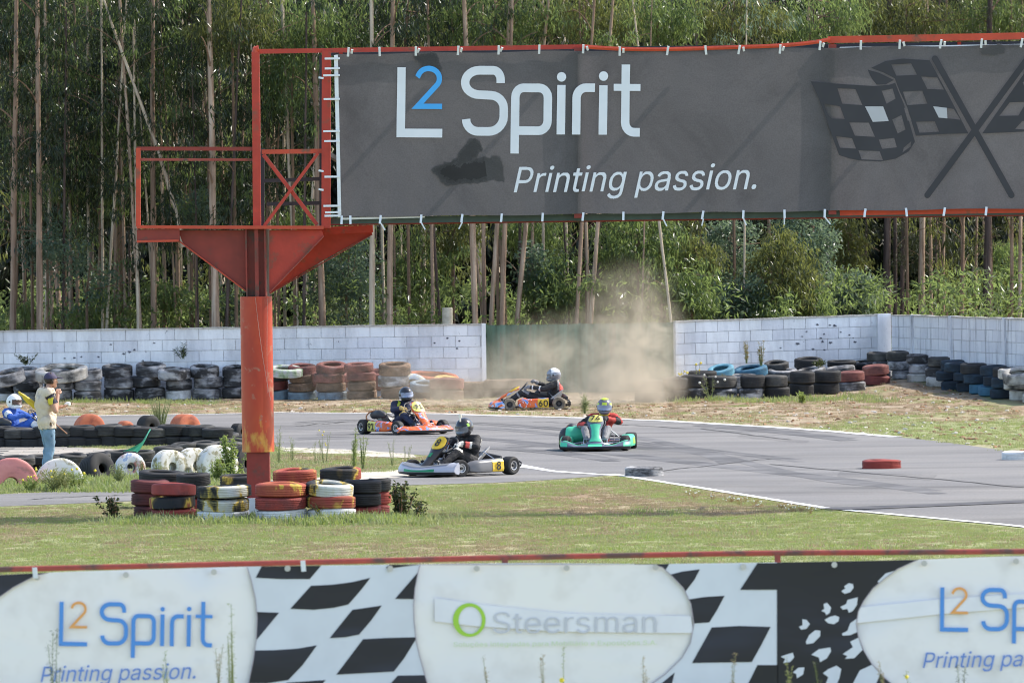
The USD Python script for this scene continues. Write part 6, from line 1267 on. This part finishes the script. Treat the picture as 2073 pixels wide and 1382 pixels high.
for i, (xb, xt, w, D, b, lf, word) in enumerate(TR):
    D -= .55 if D < 160 else 0
    base = tp(xb, 690, D); base[2] = 0; top = tp(xt + (xt - xb) * .35, -120, D); top[2] = 11.8
    base = base + (base - top) * 0; 
    # carry the lean down to the ground
    dxdz = (tp(xt, 0, D)[0] - tp(xb, 660, D)[0]) / (tp(xt, 0, D)[2] - tp(xb, 660, D)[2]); base[0] = tp(xb, 660, D)[0] - dxdz * tp(xb, 660, D)[2]; top[0] = tp(xt, 0, D)[0] + dxdz * (11.8 - tp(xt, 0, D)[2])
    left = xb < 520; right = xb > 1770
    c0 = 5.2 if left else (4.0 if not right else 4.6)
    pine = lf is L_pine
    mid_ = 540 < xb < 1760
    tree('pine_tree' if pine else 'eucalyptus_tree', f'{word} trunk of a ' + ('pine' if pine else 'eucalyptus') + f', {nth(i + 1)} from the left behind the wall', base, top, w * pix(D) / 2, M_bark[b], lf, ((6.4 if mid_ else c0 - 1.2 + rt.uniform(-1.2, .8)), 11.8), n=(20 if mid_ else 46) if not pine else 44, rad=1.25, cr=.34, per=40 if not pine else 60, L=.19 if not pine else .12, W=.030 if not pine else .016, limbs=4, droop=1.0 if not pine else .25)
for i in range(40):
    if i < 27 and i % 5 in (1, 3): continue
    X = (-30 + 530 * (i + rt.uniform(0, 1)) / 27) if i < 27 else (545 + 830 * (i - 27 + rt.uniform(0, 1)) / 13); D = rt.uniform(153.2, 157.5); b_ = tp(X, 660, D); b_[2] = 0
    tree('eucalyptus_tree', 'thin bare pole of a young eucalyptus among the front trunks', b_, b_ + [rt.normal(.1, .45), rt.normal(0, .2), rt.uniform(8.5, 11.5)], rt.uniform(.022, .05), M_bark[[0, 1, 3, 2][rt.integers(4)]], L_mid, (2.4, 9.5), n=8, rad=.7, per=30, L=.19, W=.032, limbs=1, group='thin young trunks among the front trees', cr=.32)
dp = thing('dead_trunk', 'long pale dead trunk leaning across the others at the left', 'dead trunk', (0, 0, 0)); obj('trunk', trunk_mesh([tp(372, 500, 153.2), tp(318, 300, 153.2), tp(250, 110, 153.3), tp(208, -10, 153.4)], .05, .028, rt), M_bark[2], dp, smooth=True)
# leafy young trees and bushes that fill the gaps above the wall
def bush(X, Y, wpx, hpx, D, lf, label, n=40, per=44, L=.15, W=.034, droop=.8, cr=.34, kind='bush', cat_='bush'):
    _tn[0] += 1; rng = np.random.default_rng(1500 + _tn[0]); c = tp(X, Y, D); s = pix(D); rx, rz_ = wpx * s / 2, hpx * s / 2
    t_ = thing(kind, label, cat_, (0, 0, 0)); st = np.array([c[0], D, 0.0])
    obj('stem', cat([tube([st, c + [0, 0, -rz_ * .3], c + [.1, 0, rz_ * .7]], [.05, .035, .012], 6)] + [tube([c + [0, 0, -rz_ * .5 + .2 * q], c + [rng.normal(0, rx * .6), rng.normal(0, .3), rz_ * rng.uniform(-.2, .7)]], [.02, .006], 5) for q in range(5)]), M_twig, t_)
    q = rng.normal(0, 1, (n, 3)); q /= np.linalg.norm(q, axis=1, keepdims=True); q *= rng.uniform(.1, 1, (n, 1)) ** .5
    cl = np.c_[c[0] + q[:, 0] * rx, D + q[:, 1] * min(rx, .9), c[2] + q[:, 2] * rz_, cr * rng.uniform(.6, 1.25, n)]
    v, f = foliage(cl, per, rng, L, W, .25, droop); obj('crown', (v, f), lf, t_)
BU = [(95, 500, 150, 150, 152.9, L_blue, 'blue grey young eucalyptus in front of the left trunks', 20), (175, 575, 120, 120, 153.2, L_blue, 'lower blue grey leaves left of the platform', 12), (395, 430, 90, 90, 153.1, L_blue, 'blue grey bush seen through the platform railing', 14), (330, 620, 190, 100, 154.5, L_mid, 'light green undergrowth left of the red post', 20), (200, 640, 130, 60, 154.2, L_mid, 'undergrowth at the wall behind the leftmost stacks', 14), (50, 640, 130, 70, 155.2, L_mid, 'undergrowth at the left edge above the wall', 12), (455, 625, 90, 90, 155.5, L_blue, 'pale bush just left of the red post', 14),
      (700, 570, 150, 190, 153.4, L_blue, 'pale green bush right of the red post', 46), (690, 500, 110, 130, 155, L_mid, 'bright green bush under the platform', 22), (850, 560, 150, 220, 155.5, L_mid, 'green hanging foliage left of the slanting trunks', 46), (915, 470, 140, 120, 156, L_olive, 'olive foliage below the banner', 30), (1120, 585, 110, 150, 153.2, L_mid, 'bright young tree before the slanting trunks', 44), (1085, 545, 90, 110, 153.3, L_blue, 'silvery leaves left of the brown slanting trunk', 20), (1080, 470, 130, 110, 155.8, L_mid, 'hanging green foliage under the middle of the banner', 32), (1290, 500, 190, 180, 154, L_mid, 'dense hanging foliage behind the dust', 60), (1250, 610, 190, 110, 154.4, L_mid, 'foliage veiled in dust above the gate', 36), (1370, 470, 120, 130, 157, L_olive, 'olive foliage right of the dust', 30),
      (1400, 590, 120, 130, 153.6, L_mid, 'green bush above the gate end of the right wall', 44), (1420, 530, 90, 90, 154.6, L_olive, 'yellowish bush tip at the right wall', 22), (1480, 610, 130, 110, 154.6, L_blue, 'blue green bush in the middle of the right wall', 44), (1475, 510, 150, 150, 158, L_blue, 'dark blue green tree behind the thin grey trunk', 44), (1580, 560, 160, 200, 155.2, L_olive, 'tall olive bush above the right wall', 64), (1625, 500, 140, 170, 156.4, L_blue, 'silvery blue tree under the right of the banner', 60), (1560, 620, 150, 90, 154.9, L_mid, 'low green bush at the right wall', 36), (1640, 625, 90, 80, 155.4, L_mid, 'light green bush just left of the corner', 24), (1725, 600, 90, 130, 160, L_blue, 'pale bush just right of the olive one', 40), (1745, 630, 70, 70, 160.5, L_mid, 'small green bush beside the wall corner', 20), (1715, 500, 100, 140, 163, L_olive, 'olive tree behind the wall corner', 34), (1600, 440, 220, 90, 162, L_dark, 'dark crown just below the banner at the right', 34),
      (1930, 620, 90, 90, 172, L_olive, 'undergrowth between the dark trunks at the right', 26), (2040, 560, 100, 160, 171, L_mid, 'green foliage at the right edge', 36), (1900, 520, 150, 140, 172, L_pine, 'dark foliage among the right-hand trunks', 36)]
for X, Y, w, h_, D, lf, lab, n in BU: bush(X, Y, w, h_, max(D + (1.7 if 540 < X < 1369 else .9), 153.2 + 1.3 if X > 1369 else 0), lf, lab, n=int(n * 1.7), L=.16 if lf is not L_blue else .13, W=.036 if lf is not L_blue else .05, droop=.95 if lf is not L_blue else .45)
# boughs of the front trees that hang over the wall at the top of the picture
UP = [(60, 250, 260, 260, 154.5, L_dark), (200, 330, 220, 200, 156, L_dark), (240, 150, 260, 260, 155.5, L_dark), (420, 180, 260, 300, 154.2, L_dark), (470, 60, 200, 160, 153.6, L_olive), (560, 300, 220, 260, 155, L_dark), (590, 160, 180, 220, 154.4, L_mid), (640, 60, 260, 150, 154.5, L_mid), (820, 40, 300, 130, 155, L_dark), (1000, 40, 260, 120, 154.4, L_mid), (1180, 40, 260, 120, 155, L_olive), (1330, 35, 220, 120, 156, L_mid), (1480, 40, 240, 110, 158, L_olive), (1640, 35, 260, 110, 160, L_mid), (1830, 35, 260, 110, 163, L_olive), (2000, 35, 240, 110, 164, L_mid), (330, 420, 200, 140, 157, L_dark), (130, 420, 200, 140, 158, L_dark), (600, 470, 120, 140, 156.5, L_mid), (20, 60, 200, 200, 156, L_dark), (380, 40, 240, 180, 156, L_dark), (460, 380, 140, 180, 156.2, L_dark)]
WORDS = {id(L_dark): 'dark', id(L_mid): 'green', id(L_olive): 'yellowish'}
for i, (X, Y, w, h_, D, lf) in enumerate(UP):
    bush(X, Y, w, h_, D, lf, f'{WORDS[id(lf)]} hanging eucalyptus crown, ' + ('upper left of the picture' if X < 520 else 'above the banner' if Y < 100 else 'behind the railing') + f', {nth(i + 1)} of these crowns', n=62, per=46, L=.19, W=.030, droop=1.0, cr=.42, kind='eucalyptus_tree', cat_='tree')
# deeper trees
dg_ = 'trees standing deeper in the wood'
rd = np.random.default_rng(31)
for i in range(58):
    D = rd.uniform(158, 186); X = -160 + (i + rd.uniform(0, 1)) * 2390 / 58; 
    if X > 1750: D += 8
    b = tp(X, 660, D); b[2] = 0; tpp = b + [rd.normal(0, .5), 0, 13 + rd.uniform(0, 1.5)]
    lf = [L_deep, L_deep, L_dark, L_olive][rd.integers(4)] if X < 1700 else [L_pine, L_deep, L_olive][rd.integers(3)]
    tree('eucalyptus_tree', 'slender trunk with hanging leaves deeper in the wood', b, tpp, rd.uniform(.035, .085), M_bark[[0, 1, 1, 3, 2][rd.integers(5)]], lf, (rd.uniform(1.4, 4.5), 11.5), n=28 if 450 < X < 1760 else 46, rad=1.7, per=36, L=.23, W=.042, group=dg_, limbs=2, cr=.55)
# the far mass of the wood: one dense leafy body, and the dark floor under it
n = 5200; cl = np.c_[rd.uniform(-22, 30, n), rd.uniform(186, 204, n), 15.5 * rd.uniform(0, 1, n) ** 1.25, rd.uniform(.7, 1.3, n)]
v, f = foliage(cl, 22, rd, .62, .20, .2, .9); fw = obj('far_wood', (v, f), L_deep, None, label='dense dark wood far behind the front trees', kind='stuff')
UB = []
n = 1500; cl = np.c_[rd.uniform(-16, 18, n), 153.4 + 26 * rd.uniform(0, 1, n) ** 1.5, rd.uniform(.1, 2.7, n), rd.uniform(.25, .5, n)]
v, f = foliage(cl, 34, rd, .20, .055, .4, .5); obj('undergrowth', (v, f), L_mid, None, label='tangled undergrowth on the floor of the wood behind the wall', kind='stuff')
st_ = thing('post', 'short round concrete post standing behind the wall left of the gate', 'post', (0, 0, 0)); c = tp(906, 660, 152.6); obj('shaft', revolve([(.001, 0), (.125, 0), (.125, c[2] + .42), (.11, c[2] + .44), (.001, c[2] + .44)], 20).apply_translation((c[0], 152.6, 0)), mat('post_concrete', (.42, .38, .30), .9, .2, 8), st_, smooth=40)

# ---------------------------------------------------------------- weeds and bushes on the track side
def blades(pts, hgt, rng, wid=.006, lean=.35, per=9, segs=1, spread=.05):
    n = len(pts) * per; c = np.repeat(pts, per, 0) + np.c_[rng.normal(0, spread, (n, 2)), np.zeros(n)]
    h = np.repeat(hgt, per) * rng.uniform(.45, 1.15, n); g_ = rng.uniform(0, 6.28, n); l = h * np.abs(rng.normal(0, lean, n)); d = np.c_[np.cos(g_), np.sin(g_), np.zeros(n)]
    s = np.c_[-np.sin(g_ + rng.normal(0, .6, n)), np.cos(g_), np.zeros(n)] * (wid / 2)
    m = c + d * (l * .35)[:, None] + np.c_[np.zeros((n, 2)), h * .6]; t = c + d * l[:, None] + np.c_[np.zeros((n, 2)), h]
    v = np.stack([c - s, c + s, m - s * .8, m + s * .8, t], 1).reshape(-1, 3); i = np.arange(n)[:, None] * 5
    return v, np.vstack([i + [0, 1, 3], i + [0, 3, 2], i + [2, 3, 4]])
def grass_mat(name, stops, tc): return leaf_mat(name, stops, .55, .35, tc)
G_green = grass_mat('grass_green', [(0, (.22, .245, .10)), (.5, (.33, .35, .155)), (.85, (.43, .43, .23)), (1, (.54, .49, .32))], (.42, .45, .18))
G_dry = grass_mat('grass_dry', [(0, (.28, .215, .135)), (.5, (.42, .34, .225)), (1, (.58, .51, .36))], (.42, .35, .2))
G_lush = grass_mat('grass_lush', [(0, (.17, .235, .065)), (.6, (.26, .34, .105)), (1, (.38, .43, .18))], (.40, .48, .13))
W_pale = grass_mat('weed_pale', [(0, (.22, .26, .12)), (.5, (.34, .37, .19)), (1, (.46, .46, .28))], (.36, .40, .17))
W_dark = leaf_mat('weed_dark', [(0, (.022, .035, .014)), (.6, (.05, .07, .025)), (1, (.09, .075, .04))], .5, .3, (.10, .13, .03))
W_straw = grass_mat('weed_straw', [(0, (.30, .24, .11)), (.6, (.45, .38, .18)), (1, (.55, .48, .20))], (.35, .28, .1))
M_yflower = mat('yellow_flower', (.72, .58, .04), .6, .1); M_wflower = mat('white_flower', (.72, .72, .66), .6, .1); M_stem = mat('weed_stem', (.14, .17, .06), .8, .2); M_rstem = mat('reddish_stem', (.34, .18, .11), .8, .2)
def weed(X, base, hpx, wpx, mt, label, stems=7, per=60, L=.05, W=.008, kind='weed', D=None, top=.0, flower=None, up=.5, cr=.10, stemm=None, low=.15, group=None, thin=False):
    """a stemmy plant: base seen at X, base"""
    _tn[0] += 1; rng = np.random.default_rng(2500 + _tn[0]); c = ground(X, base) if D is None else np.array([at(X, base, D)[0], at(X, base, D)[1], at(X, base, D)[2]])
    if D is None: c[2] = ground_z(c[0], c[1])
    s = pix(c[1]); H, R = hpx * s, wpx * s / 2; t_ = thing(kind, label, 'plant', (0, 0, 0), group=group)
    sp, lf = [], []
    for q in range(stems):
        a = np.array([rng.normal(0, R * .45), rng.normal(0, R * .4), 0]); hh = H * rng.uniform(.6, 1.0) if q else H
        p = smoothpath([c + a * .25, c + a * .6 + [0, 0, hh * .5], c + a * 1.05 + [rng.normal(0, .02), 0, hh]], 8); sp.append(tube(p, np.linspace(.007, .002, 8) * (1 + H) * (.4 if thin else 1), 5, False))
        tt = rng.uniform(low, 1, per); pp = np.array([[np.interp(u_, np.linspace(0, 1, 8), p[:, k]) for k in range(3)] for u_ in tt]); d = rng.normal(0, 1, (per, 3)) * [1, 1, .5] + [0, 0, up]
        lf.append((pp + rng.normal(0, cr * .25, (per, 3)) * min(1, R * 3), d))
    obj('stem', cat(sp), stemm or M_stem, t_)
    v, f = leaves(np.vstack([q[0] for q in lf]), np.vstack([q[1] for q in lf]), L, W, rng); obj('leaves', (v, f), mt, t_)
    if flower:
        fm, k, r = flower
        for q in range(k):
            e = trimesh.creation.icosphere(1, r * rng.uniform(.8, 1.2)); e.apply_translation(c + [rng.normal(0, R * .7), rng.normal(0, R * .4), H * rng.uniform(.55, 1.05)]); obj('flower', e, fm, t_)
# near the stacks
weed(232, 1052, 52, 62, W_dark, 'dark spindly bush at the left end of the painted stacks', 11, 34, .055, .030, up=.2, stemm=M_rstem)
weed(812, 1052, 76, 66, W_dark, 'dark leafy bush at the right end of the painted stacks', 16, 60, .055, .030, up=.25, stemm=M_rstem)
weed(848, 1052, 40, 50, W_dark, 'low dark sprigs right of the bush beside the stacks', 8, 36, .05, .024, up=.3, stemm=M_rstem)
weed(655, 1056, 40, 50, W_straw, 'dry stalks with yellow blooms before the painted stacks', 8, 14, .07, .006, flower=(M_yflower, 5, .022))
# infield
weed(325, 868, 62, 44, W_pale, 'pale feathery bush behind the far row of infield tyres', 22, 110, .035, .006, cr=.22, low=.05)
weed(716, 952, 84, 26, G_lush, 'tall bright green weed right of the red post', 4, 120, .060, .007, up=.4, low=.02)
weed(735, 950, 66, 34, G_lush, 'branching green weed beside the tall bright one', 4, 60, .055, .007, up=.6)
weed(657, 938, 66, 22, W_pale, 'yellowish feathery weed behind the washed sand', 5, 55, .035, .005, thin=True, flower=(M_yflower, 5, .012))
weed(640, 938, 50, 26, W_pale, 'paler weed left of the yellowish one', 5, 36, .035, .005, thin=True)
weed(795, 946, 58, 20, W_pale, 'thin pale weed left of kart number 8', 4, 40, .035, .005, thin=True)
weed(822, 946, 44, 34, W_pale, 'thin straw weed nearest the nose of kart number 8', 5, 30, .035, .005, thin=True)
weed(565, 938, 78, 24, W_pale, 'tall pale weed touching the red post', 5, 50, .04, .006, thin=True)
weed(592, 934, 50, 30, W_pale, 'short pale weed right of the red post', 5, 40, .04, .006, thin=True)
weed(466, 972, 92, 46, G_lush, 'leafy green creeper left of the red post', 12, 60, .06, .030, up=.3)
weed(440, 978, 50, 60, G_lush, 'bright green weeds before the three white tyres', 10, 60, .06, .018)
weed(1184, 838, 34, 20, W_pale, 'tuft of tall grass beside the rear of kart number 60', 7, 30, .12, .008)
weed(322, 985, 50, 24, W_pale, 'pale weed between the blue-streaked and white tyres', 5, 60, .05, .010)
weed(240, 985, 46, 44, W_pale, 'pale green bush before the tractor tyre', 9, 60, .05, .011)
weed(288, 976, 46, 30, W_straw, 'dry brown stalks before the blue-streaked tyre', 9, 26, .05, .007)
weed(118, 994, 44, 96, G_green, 'tall yellow-flowered weeds before the white tyre', 16, 50, .08, .012, flower=(M_yflower, 14, .018))
weed(62, 996, 30, 40, G_lush, 'bright weed before the pink tyre', 7, 50, .06, .012, flower=(M_yflower, 3, .016))
weed(155, 992, 34, 60, G_lush, 'green weeds right of the white tyre', 10, 50, .07, .012)
# along the right-hand tyres
for X, Y, h_, w, mt, lab in [(1370, 806, 28, 20, W_straw, 'yellow weed at the gate end of the right tyres'), (1385, 806, 34, 18, W_straw, 'second yellow weed at the gate end of the right tyres'), (1414, 803, 44, 18, W_straw, 'taller yellow weed behind the first black tyre'), (1467, 808, 30, 14, W_straw, 'short yellow weed before the light blue tyre'), (1440, 813, 30, 60, W_pale, 'white-flowered weeds before the low black tyres')]:
    weed(X, Y, h_ + 20, w, mt, lab, 4, 24, .06, .012, flower=(M_yflower if mt is W_straw else M_wflower, 5, .025))
for X, Y, D, h_, w, mt, lab in [(1540, 740, 149.5, 50, 24, W_straw, 'tall straw weed leaning from the tyre heap'), (1511, 735, 149.8, 44, 12, W_straw, 'slender straw weed behind the blue tyre'), (1762, 728, 156, 28, 20, W_straw, 'straw weed near the wall corner'), (1660, 742, 148.6, 12, 40, W_dark, 'creeper over the topmost black tyre'), (1850, 752, 157, 30, 26, W_dark, 'dark plant growing up the streaked wall'), (1830, 748, 157, 14, 60, W_dark, 'ivy on the white stacks by the corner'), (1960, 762, 152, 16, 60, W_dark, 'brambles over the blue stacks'), (2000, 785, 148, 16, 60, W_dark, 'brambles trailing on the shaded blue stacks')]:
    weed(X, Y, h_, w, mt, lab, 5, 40, .07, .022 if mt is not W_straw else .012, D=D)
weed(1622, 819, 22, 22, G_lush, 'bright green clump on the brown verge', 9, 40, .07, .03, up=.6)
weed(55, 738, 20, 40, W_dark, 'dark weeds behind the tyres at the far left wall', 6, 50, .06, .02, D=150.6)
weed(372, 726, 30, 44, W_dark, 'dry fern-like weed against the white wall', 6, 40, .09, .012, D=151.2)
# reddish and white-flecked weeds along the near asphalt edge
re_ = np.random.default_rng(61)
for i, q in enumerate(np.linspace(0, 1, 15)):
    X = 1400 + 240 * q + re_.normal(0, 10); Y = np.interp(X, [1248, 1400, 1673], [974, 1000, 1040]) + re_.uniform(2, 10)
    weed(X, Y, re_.uniform(8, 17), 26, W_straw, 'reddish dry weed along the white line by the near grass', 6, 10, .03, .006, thin=True, stemm=M_rstem, flower=(M_wflower, 4, .009), group='dry weeds along the near asphalt edge')
# weeds right in front of the printed boards
for i, (X, top, n_, mt, lab, fl) in enumerate([(118, 1325, 9, W_dark, 'blurred dark weed before the words on the left board', None), (470, 1262, 12, W_pale, 'tall blurred weed before the left white oval', None), (445, 1340, 6, G_dry, 'reddish blurred weed left of the tall one', None), (340, 1368, 6, G_lush, 'green tip under the left board words', None), (1143, 1340, 3, G_lush, 'single yellow flower on a thin stalk before the middle board', (M_yflower, 1, .018)), (1843, 1372, 3, G_lush, 'low yellow flower before the right board', (M_yflower, 1, .018)), (1600, 1362, 6, G_green, 'grass stalks before the black field', None), (1660, 1365, 6, W_dark, 'dark stalks before the flecked black field', None), (1790, 1352, 6, G_dry, 'reddish stalks left of the right oval', None), (1480, 1355, 5, G_dry, 'thin stalks before the chequered field', None), (990, 1362, 4, G_dry, 'faint stalks under the green ring', None), (1100, 1350, 5, G_dry, 'faint seed heads under the middle board', None), (1310, 1365, 5, G_dry, 'thin stalk at the right of the middle oval', None), (1950, 1366, 6, W_dark, 'purple grey seed heads before the right oval', None)]):
    D = 46.2 + .3 * (i % 3); c = at(X, 1455, D); b = at(X, top, D); weed(X, 1455 + 12, (b[2] + .02) / pix(D), 60 if n_ > 6 else 18, mt, lab, max(1, n_ // 2), 60, .026, .004, D=D, flower=fl, stemm=M_stem, low=.35, cr=.10, thin=True)

# ---------------------------------------------------------------- grass: tufts spread over the turf
tuf = []
for q in range(5):
    rg_ = np.random.default_rng(300 + q); tuf.append(blades(np.c_[rg_.normal(0, .06, (7, 2)), np.zeros(7)], rg_.uniform(.018, .042, 7), rg_, .006, .7, 7, spread=.04))
def scatter(name, label, mats_, P, size, rng, up=1.0):
    pi = UsdGeom.PointInstancer.Define(stage, f'/World/{name}'); tag(pi, label, None, None, 'stuff')
    paths = []
    for q, mt in enumerate(mats_):
        m = usdkit.mesh(stage, f'/World/{name}/tuft_{q + 1:03d}', tuf[q % 5], mt); paths.append(m.GetPath())
    pi.CreatePrototypesRel().SetTargets(paths)
    n = len(P); a = rng.uniform(0, 6.28, n)
    pi.CreatePositionsAttr(Vt.Vec3fArray.FromNumpy(P.astype(np.float32)))
    pi.CreateOrientationsAttr(Vt.QuathArray([Gf.Quath(float(math.cos(x / 2)), 0, 0, float(math.sin(x / 2))) for x in a]))
    s = np.c_[size, size, size * up]; pi.CreateScalesAttr(Vt.Vec3fArray.FromNumpy(s.astype(np.float32)))
    return pi, n
def points_on(poly, n, rng):
    x0, y0, x1, y1 = poly.bounds; q = np.c_[rng.uniform(x0, x1, n), rng.uniform(y0, y1, n)]; q = q[shapely.contains_xy(poly, q[:, 0], q[:, 1])]
    return np.c_[q, [ground_z(a, b) for a, b in q]]
Z2 = dry.reshape(GX.shape)
def dry_at(x, y):
    i = np.clip(np.searchsorted(gx, x) - 1, 0, len(gx) - 2); j = np.clip(np.searchsorted(gy, y) - 1, 0, len(gy) - 2); return Z2[i, j]
rg = np.random.default_rng(88)
near_poly = gpoly([(-60, 1012), (0, 1026), (270, 1015), (789, 984), (1000, 978), (1248, 963), (1673, 1032), (2120, 1076), (2120, 1190), (-60, 1200)]).difference(P_TRACK)
inf_poly = P_ISLAND.difference(P_PAVE.buffer(.3)).intersection(sbox(-10, 85, 12, 125))
far_poly = gpoly([(-60, 815), (980, 806), (1350, 812), (1500, 808), (1720, 800), (1800, 786), (1900, 788), (2130, 850), (2130, 930), (2000, 905), (1815, 884), (1580, 864), (1340, 850), (1183, 844), (900, 836), (-60, 845)]).difference(P_TRACK)
P_LOW = unary_union([P_TRACK, gpoly([(566, 906), (842, 921.5), (842, 927), (570, 913)]), gpoly([(600, 972), (720, 957), (960, 946), (960, 958), (700, 972)])])
def lay(name, label, poly, n, s0, s1, seed, mats_g, mats_d):
    rng = np.random.default_rng(seed); P = points_on(poly, n, rng); dd = dry_at(P[:, 0], P[:, 1]); isd = rng.uniform(0, 1, len(P)) < np.clip(dd * 1.1, .10, .92)
    keep = rng.uniform(0, 1, len(P)) > np.clip(dd - .35, 0, .45); P, isd = P[keep], isd[keep]
    sz = rng.uniform(s0, s1, len(P))
    for dy_ in (.25, .6, 1.0, 1.4):                  # trodden short where a line, the sand or the track lies just behind
        sz = np.where(shapely.contains_xy(P_LOW, P[:, 0], P[:, 1] + dy_), np.minimum(sz, .22 + .28 * dy_), sz)
    pi, k = scatter(name, label, mats_g + mats_d, P, sz, rng)
    idx = np.where(isd, rng.integers(len(mats_g), len(mats_g) + len(mats_d), k), rng.integers(0, len(mats_g), k)); pi.CreateProtoIndicesAttr(Vt.IntArray.FromNumpy(idx.astype(np.int32)))
lay('near_grass', 'short green and dry grass in front of the painted stacks', near_poly, 30000, .6, 1.15, 1, [G_green, G_lush, G_green], [G_dry, G_dry])
lay('infield_grass', 'mixed grass on the infield round the black tyres', inf_poly, 15000, .7, 1.7, 2, [G_green, G_lush, W_pale], [G_dry, W_pale])
lay('verge_grass', 'dry and green grass on the verge before the walls', far_poly, 15000, .7, 1.5, 3, [G_green, G_green, G_lush], [G_dry, G_dry])
# tall grass round the foot of the stacks and the half-buried tyres
P = []
for X0, X1, Y0, Y1, n in [(255, 860, 1050, 1064, 240), (-40, 500, 970, 996, 420), (290, 480, 960, 978, 90), (1366, 1800, 806, 816, 110), (-20, 480, 812, 818, 70)]:
    for q in range(n):
        X = rg.uniform(X0, X1); g_ = ground(X, rg.uniform(Y0, Y1)); P.append([g_[0], g_[1], ground_z(g_[0], g_[1])])
P = np.array(P); pi, k = scatter('tall_grass', 'tall grass round the feet of the stacks and half-buried tyres', [G_lush, G_green, G_lush, W_pale], P, rg.uniform(1.5, 3.2, len(P)), rg, 1.25); pi.CreateProtoIndicesAttr(Vt.IntArray.FromNumpy(rg.integers(0, 4, k).astype(np.int32)))
rk = np.random.default_rng(97); Pk = points_on(near_poly.buffer(-1.6), 2600, rk); Pk = Pk[meshkit.noise(Pk * [1.1, .5, 0], 5) > .52]
pi, k = scatter('grass_clumps', 'taller grass clumps in the mown turf before the stacks', [G_lush, G_green, W_pale, G_dry], Pk, rk.uniform(.9, 1.9, len(Pk)), rk, 1.1); pi.CreateProtoIndicesAttr(Vt.IntArray.FromNumpy(rk.integers(0, 4, k).astype(np.int32)))
# clods, dead leaves and pale stones on the verge
for nm, lab, mt, n, seed in [('dead_leaves', 'dead leaves and bark scattered on the brown verge', mat('dead_leaf', (.30, .17, .09), .85, .4, 9), 900, 5), ('pale_stones', 'small pale stones on the verge', mat('stone_pale', (.55, .50, .44), .9, .15), 260, 6)]:
    rng = np.random.default_rng(seed); Q = points_on(far_poly, n * 2, rng)[:n]; ms = []
    for p in Q:
        e = trimesh.creation.icosphere(0, 1.0); e.apply_scale(rng.uniform(.015, .05, 3) * [1.5, 1, .6]); e.apply_transform(rotm(rng.uniform(0, 6), (0, 0, 1)) @ rotm(rng.normal(0, .5), (1, 0, 0))); e.apply_translation(p + [0, 0, .012]); ms.append(e)
    obj(nm, cat(ms), mt, None, label=lab, kind='stuff')
# ================================================================ dust thrown up by the sliding kart
PUFF = [  # centre seen at X, Y, distance, radii in metres (x, y, z), weight
    (1285, 730, 141.5, 1.5, 2.4, 1.4, .66), (1250, 790, 140.0, 1.3, 2.2, .75, .95), (1310, 655, 142, 1.1, 1.8, 1.0, .34), (1275, 590, 142, 1.3, 1.8, .95, .17), (1215, 660, 142, 1.0, 1.6, .9, .22), (1335, 790, 141, .80, 1.6, .7, .65),
    (1100, 800, 141.5, 1.6, 2.0, .6, .46), (960, 800, 141.5, 1.8, 2.0, .65, .48), (880, 780, 142, 1.6, 2.2, .9, .20), (1090, 745, 143, 2.1, 2.4, 1.0, .34), (740, 770, 143, 2.0, 2.2, .9, .06), (1000, 825, 138.2, .8, 1.0, .25, .45), (1060, 832, 137.4, .9, .8, .18, .35), (1150, 690, 142.5, 2.0, 2.0, .9, .14), (1185, 812, 138.6, .75, 1.0, .38, .55), (1145, 822, 137.6, .5, .7, .22, .5)]
nodes = {'g': ('geometry', {}), 'm': ('mapping', {'scale': (1, .6, 1)}), 'n': ('noise_texture', {'scale': 1.5, 'detail': 6, 'roughness': .62, 'distortion': 1.1}), 'nr': ('map_range', {'from_min': .36, 'from_max': .68, 'to_min': .05, 'to_max': 1.9, 'clamp': True}),
         'v': ('principled_volume', {'color': (.90, .77, .58), 'anisotropy': .25}), 'mul': ('math', {'math_type': 'multiply'}), 'amt': ('math', {'math_type': 'multiply', 'value2': .78})}
lk = [('g.position', 'm.vector'), ('m.vector', 'n.vector'), ('n.fac', 'nr.value')]
prev = None; blobs = []
for i, (X, Y, D, rx, ry, rz_, w) in enumerate(PUFF):
    c = at(X, Y, D)
    nodes[f'd{i}'] = ('vector_math', {'math_type': 'subtract', 'vector2': tuple(c)}); nodes[f's{i}'] = ('vector_math', {'math_type': 'divide', 'vector2': (rx, ry, rz_)}); nodes[f'l{i}'] = ('vector_math', {'math_type': 'length'})
    nodes[f'f{i}'] = ('map_range', {'range_type': 'smoothstep', 'from_min': 1.0, 'from_max': .05, 'to_min': 0.0, 'to_max': w, 'clamp': True}); nodes[f'a{i}'] = ('math', {'math_type': 'add', 'value2': 0.0})
    lk += [('g.position', f'd{i}.vector1'), (f'd{i}.vector', f's{i}.vector1'), (f's{i}.vector', f'l{i}.vector1'), (f'l{i}.value', f'f{i}.value'), (f'f{i}.result', f'a{i}.value1')]
    if prev: lk.append((prev, f'a{i}.value2'))
    prev = f'a{i}.value'
    blobs.append(m3.Manifold.sphere(1.0, 32).scale((rx, ry, rz_)).translate(tuple(map(float, c))))
lk += [(prev, 'mul.value1'), ('nr.result', 'mul.value2'), ('mul.value', 'amt.value1'), ('amt.value', 'v.density')]
M_dust = usdkit.material(stage, LK('dust'), nodes, lk, volume='v.volume')
dm = m3.Manifold.batch_boolean(blobs, m3.OpType.Add)
dm = dm.trim_by_plane((0, 0, 1), .03).trim_by_plane((0, -1, 0), -(DW - .35))
obj('dust_cloud', dm, M_dust, None, label='tan dust cloud billowing behind the sliding kart at the gate', kind='stuff')
